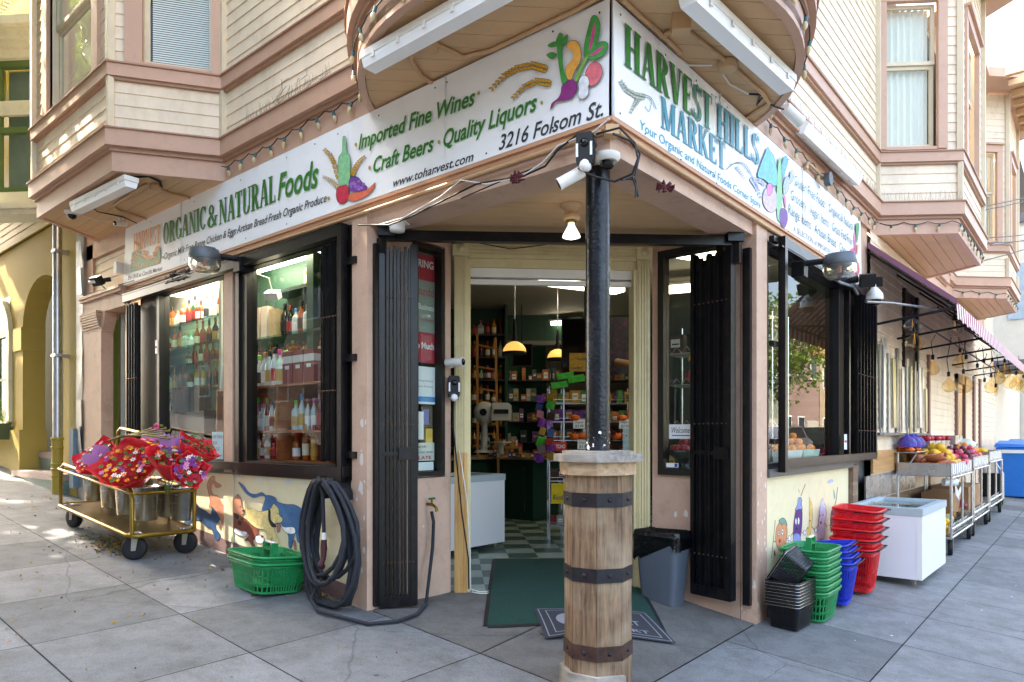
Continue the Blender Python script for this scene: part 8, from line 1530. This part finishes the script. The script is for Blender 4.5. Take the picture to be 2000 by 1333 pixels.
for i, (u, z) in enumerate(((.28, 1.50), (.33, 1.26), (.5, 1.02), (.74, 1.02), (.2, .72), (.82, 1.5))): 
    r = card('price_card', 'hand-lettered %s price card clipped to the snack rack, number %s from the top' % (('white', 'white', 'curled', 'wide', 'lowest', 'tall')[i], ORD[i]), SF, u, u + .14, z, z + .11, .02, SG2, [('$3.99', .15, .85, .12, .3, CHAR, 0, .2), ('Organic', .15, .85, .6, .2, CHAR, 0, .2)])
GY = M('sweet_bag_green', '3CB832', .35, var=.3, scale=25); GP = M('sweet_bag_purple', '7A2A9A', .35, var=.5, scale=25, dirt='E8B020', dirts=14, dirta=.8)
for i in range(16):
    u = -.1 + .12 * (i % 2) + rnd.uniform(-.025, .025); z = 1.86 - .1 * (i // 2) + rnd.uniform(-.02, .02); m = MB(); c = SF.p(u, z, .06 + rnd.uniform(-.03, .03)); m.cb(c, (rnd.uniform(.07, .1), .035, rnd.uniform(.08, .11)), .7 + rnd.uniform(-.4, .4), rnd.uniform(-.4, .4), rnd.uniform(-.3, .3)); solo('sweet_bag', 'hanging bag of sweets in a strip left of the snack rack', 'bag', m, (GP, PK[8], GY, PK[0], GP, PK[4], PK[1])[i * 3 % 7], 'hanging strips of sweet bags')
for i, (x, y, lab) in enumerate(((1104, 735, 'green bag of sweets lying on top of the snack rack'), (1092, 752, 'lower green bag of sweets on the snack rack corner'), (1125, 740, 'green bag of sweets beside the pole'))): m = MB(); m.cb(at(x, y, 8.0), (.19, .1, .07), .7, .1 * i, -.15); solo('sweet_bag', lab, 'bag', m, GY)
yb = Fr(tuple(at(1112, 800, 8.1)[:2]), (.7633, .646)); card('sweet_carton', 'yellow carton of sweets on top of the rack left of the pole', yb, 0, .3, at(1112, 726, 8.1).z, at(1112, 690, 8.1).z, 0, PK[0], [('HARIBO', .3, .75, .6, .14, CHAR, .02, 0), ('HARIBO', .05, .5, .12, .14, CHAR, .02, 0)], cat='carton')
card('display_carton', 'yellow drops carton low on the snack rack left of the column', SF, .02, .2, .62, .86, .06, M('bright_yellow', 'E8C818', .4, var=.1), [('Ricola', .1, .9, .2, .24, M('logo_navy', '1A2A6A'), .01, .2)], cat='carton'); card('display_carton', 'red and green chocolate display above the yellow carton', SF, .02, .2, 1.24, 1.34, .06, M('tcho_red', 'D82A1E', .4), [('TCHO', .3, .9, .3, .45, WHITE, .02, 0)], cat='carton')
PT = M('dark_print', '1E2434', .4, var=.9, scale=22, dirt='A83A5A', dirts=14, dirta=.8); m = MB(); F = Fr(tuple(at(1188, 800, 8.6)[:2]), (.7633, .646)); m.fb(F, 0, .34, at(1188, 730, 8.6).z, at(1188, 620, 8.6).z, -.01, 0); solo('printed_panel', 'dark printed fabric panel hanging right of the pole', 'hanging', m, PT); m = MB(); c = at(1205, 708, 8.5); m.tube([c, at(1235, 714, 8.3)], .05, 10); solo('paper_roll', 'brown cardboard tube under the printed panel', 'tube', m, M('cardboard', '9A7450'))
card('hanging_card', 'pale blue product card hanging at the right end of the rack', SF, .86, .98, 1.2, 1.5, .05, M('pale_blue_card', 'A9C4CC', .5, var=.3, scale=20), cat='card')
# ---------------- behind the right narrow window and side window ----------------
shelf('window ledge of the narrow window right of the doorway', -.8, -.2, 2.05, 2.4, 1.135, DGREEN2)
bo = T('fruit_bowl', 'dark footed bowl of red apples behind the narrow window by the Welcome sign', 'bowl', (-.69, 2.2, 1.136)); m = MB(); m.lathe([(.08, 0), (.07, .02), (.03, .03), (.05, .07), (.12, .13), (.135, .16), (.125, .16), (.04, .09), (0, .08)], (-.69, 2.2, 1.136), 20); part('bowl', m, M('dark_bowl', '26382E', .2, var=.1), bo)
for k in range(9): o = bpy.data.objects.new('red_apple', fruit('red_apple')); S.collection.objects.link(o); a = k * .9; o.location = (-.69 + .07 * cos(a) * (k > 0), 2.2 + .07 * sin(a) * (k > 0), 1.136 + .17 + (.05 if k in (0, 1, 2) else 0)); tag(o, 'shiny red apple in the footed bowl by the Welcome sign', 'red apple', 'red apples in the footed bowl')
rk = T('wire_shelving', 'chrome wire shelving stacked with goods behind the narrow window right of the door', 'shelving', (-.7, 3.2, .2)); m = MB()
for x in (-1.3, -.25): 
    for y in (3.0, 3.4): m.tube([(x, y, .2), (x, y, 2.5)], .012, 6)
for z in (1.1, 1.5, 1.9, 2.2):
    for k in range(12): m.tube([(-1.3, 3.0 + k * .036, z), (-.25, 3.0 + k * .036, z)], .004, 4)
    for k in range(22): m.tube([(-1.3 + k * .05, 2.99, z + (.06 if k % 2 else 0)), (-1.25 + k * .05, 2.99, z + (0 if k % 2 else .06))], .003, 4)
part('wire_shelves', m, CHROME, rk); row('the lower window wire shelf', [(-1.0 + .1 * k, 3.1, 1.506) for k in range(7)], ['dark', 'amber', 'dark', 'gold'], 101, 1., ('wine',)); row('the upper window wire shelf', [(-1.1 + .1 * k, 3.15, 1.906) for k in range(8)], ['dark', 'amber', 'gold'], 102, .9)
FZ = Fr((-1.3, 3.0), (1, 0)); packs('the lower wire shelf behind the narrow right window', 0, FZ, .02, 1.0, 1.106, .0, 103, (.12, .25), (.08, .16), (9, 6, 11, 7), 'carton'); packs('the top wire shelf behind the narrow right window', 0, FZ, .02, 1.0, 2.206, -.1, 104, (.08, .2), (.08, .16), (8, 7, 10), 'carton')
m = MB(); m.box(-.6, 2.2, 1.13, -.1, 4.95, 1.155); solo('window_ledge', 'pale ledge behind the big side window carrying fruit baskets', 'ledge', m, M('pale_ledge', 'B8B4A4', .6))
def crate(lab, y0, y1, col, h=.13):
    m = MB(); m.hexa([(-.38, y0 + .02, 1.156), (-.14, y0 + .02, 1.156), (-.14, y1 - .02, 1.156), (-.38, y1 - .02, 1.156), (-.4, y0, 1.156 + h), (-.12, y0, 1.156 + h), (-.12, y1, 1.156 + h), (-.4, y1, 1.156 + h)]); solo('fruit_basket', lab, 'basket', m, col)
crate('white perforated basket of oranges behind the big side window', 3.0, 3.42, M('white_basket', 'D8DCD4', .5, var=.05)); crate('pale green box of oranges behind the big side window', 3.45, 3.92, M('pale_green_box', 'C4D8C8', .5, var=.08))
heap('orange', 'orange in the white basket behind the side window', 14, -.38, -.14, 3.02, 3.4, 1.30, 2, .95, 31); heap('orange', 'orange in the pale green box behind the side window', 20, -.38, -.14, 3.48, 3.9, 1.30, 3, .95, 32)
for i in range(6): m = MB(); y = 3.97 + .13 * i; m.box(-.3, y, 1.156, -.14, y + .1, 1.156 + .09 + .05 * (i % 2)); solo('berry_box', 'clear punnet of dark red berries behind the side window', 'punnet', m, M('berries', '6A1A2A', .15, var=.7, scale=30), 'punnets of berries behind the side window')
sh_ = T('hanging_lamp', 'hanging spun metal lampshade behind the side window', 'lampshade', (-.8, 3.3, 1.95)); m = MB(); m.lathe([(.2, 0), (.19, .03), (.12, .14), (.03, .2), (.03, .25)], (-.8, 3.3, 1.95), 20); part('shade', m, STEEL, sh_)
m = MB(); m.tube([(-.8, 3.3, 2.2), (-.8, 3.3, 3.5)], .01, 5); part('cord', m, WIRE, sh_)
m = MB()
for x in (-.75, -.45): m.cb((x, 5.0, 1.6), (.3, .25, 2.6))
solo('back_shelving', 'dim tall shelving deep behind the side window', 'shelving', m, DSW)
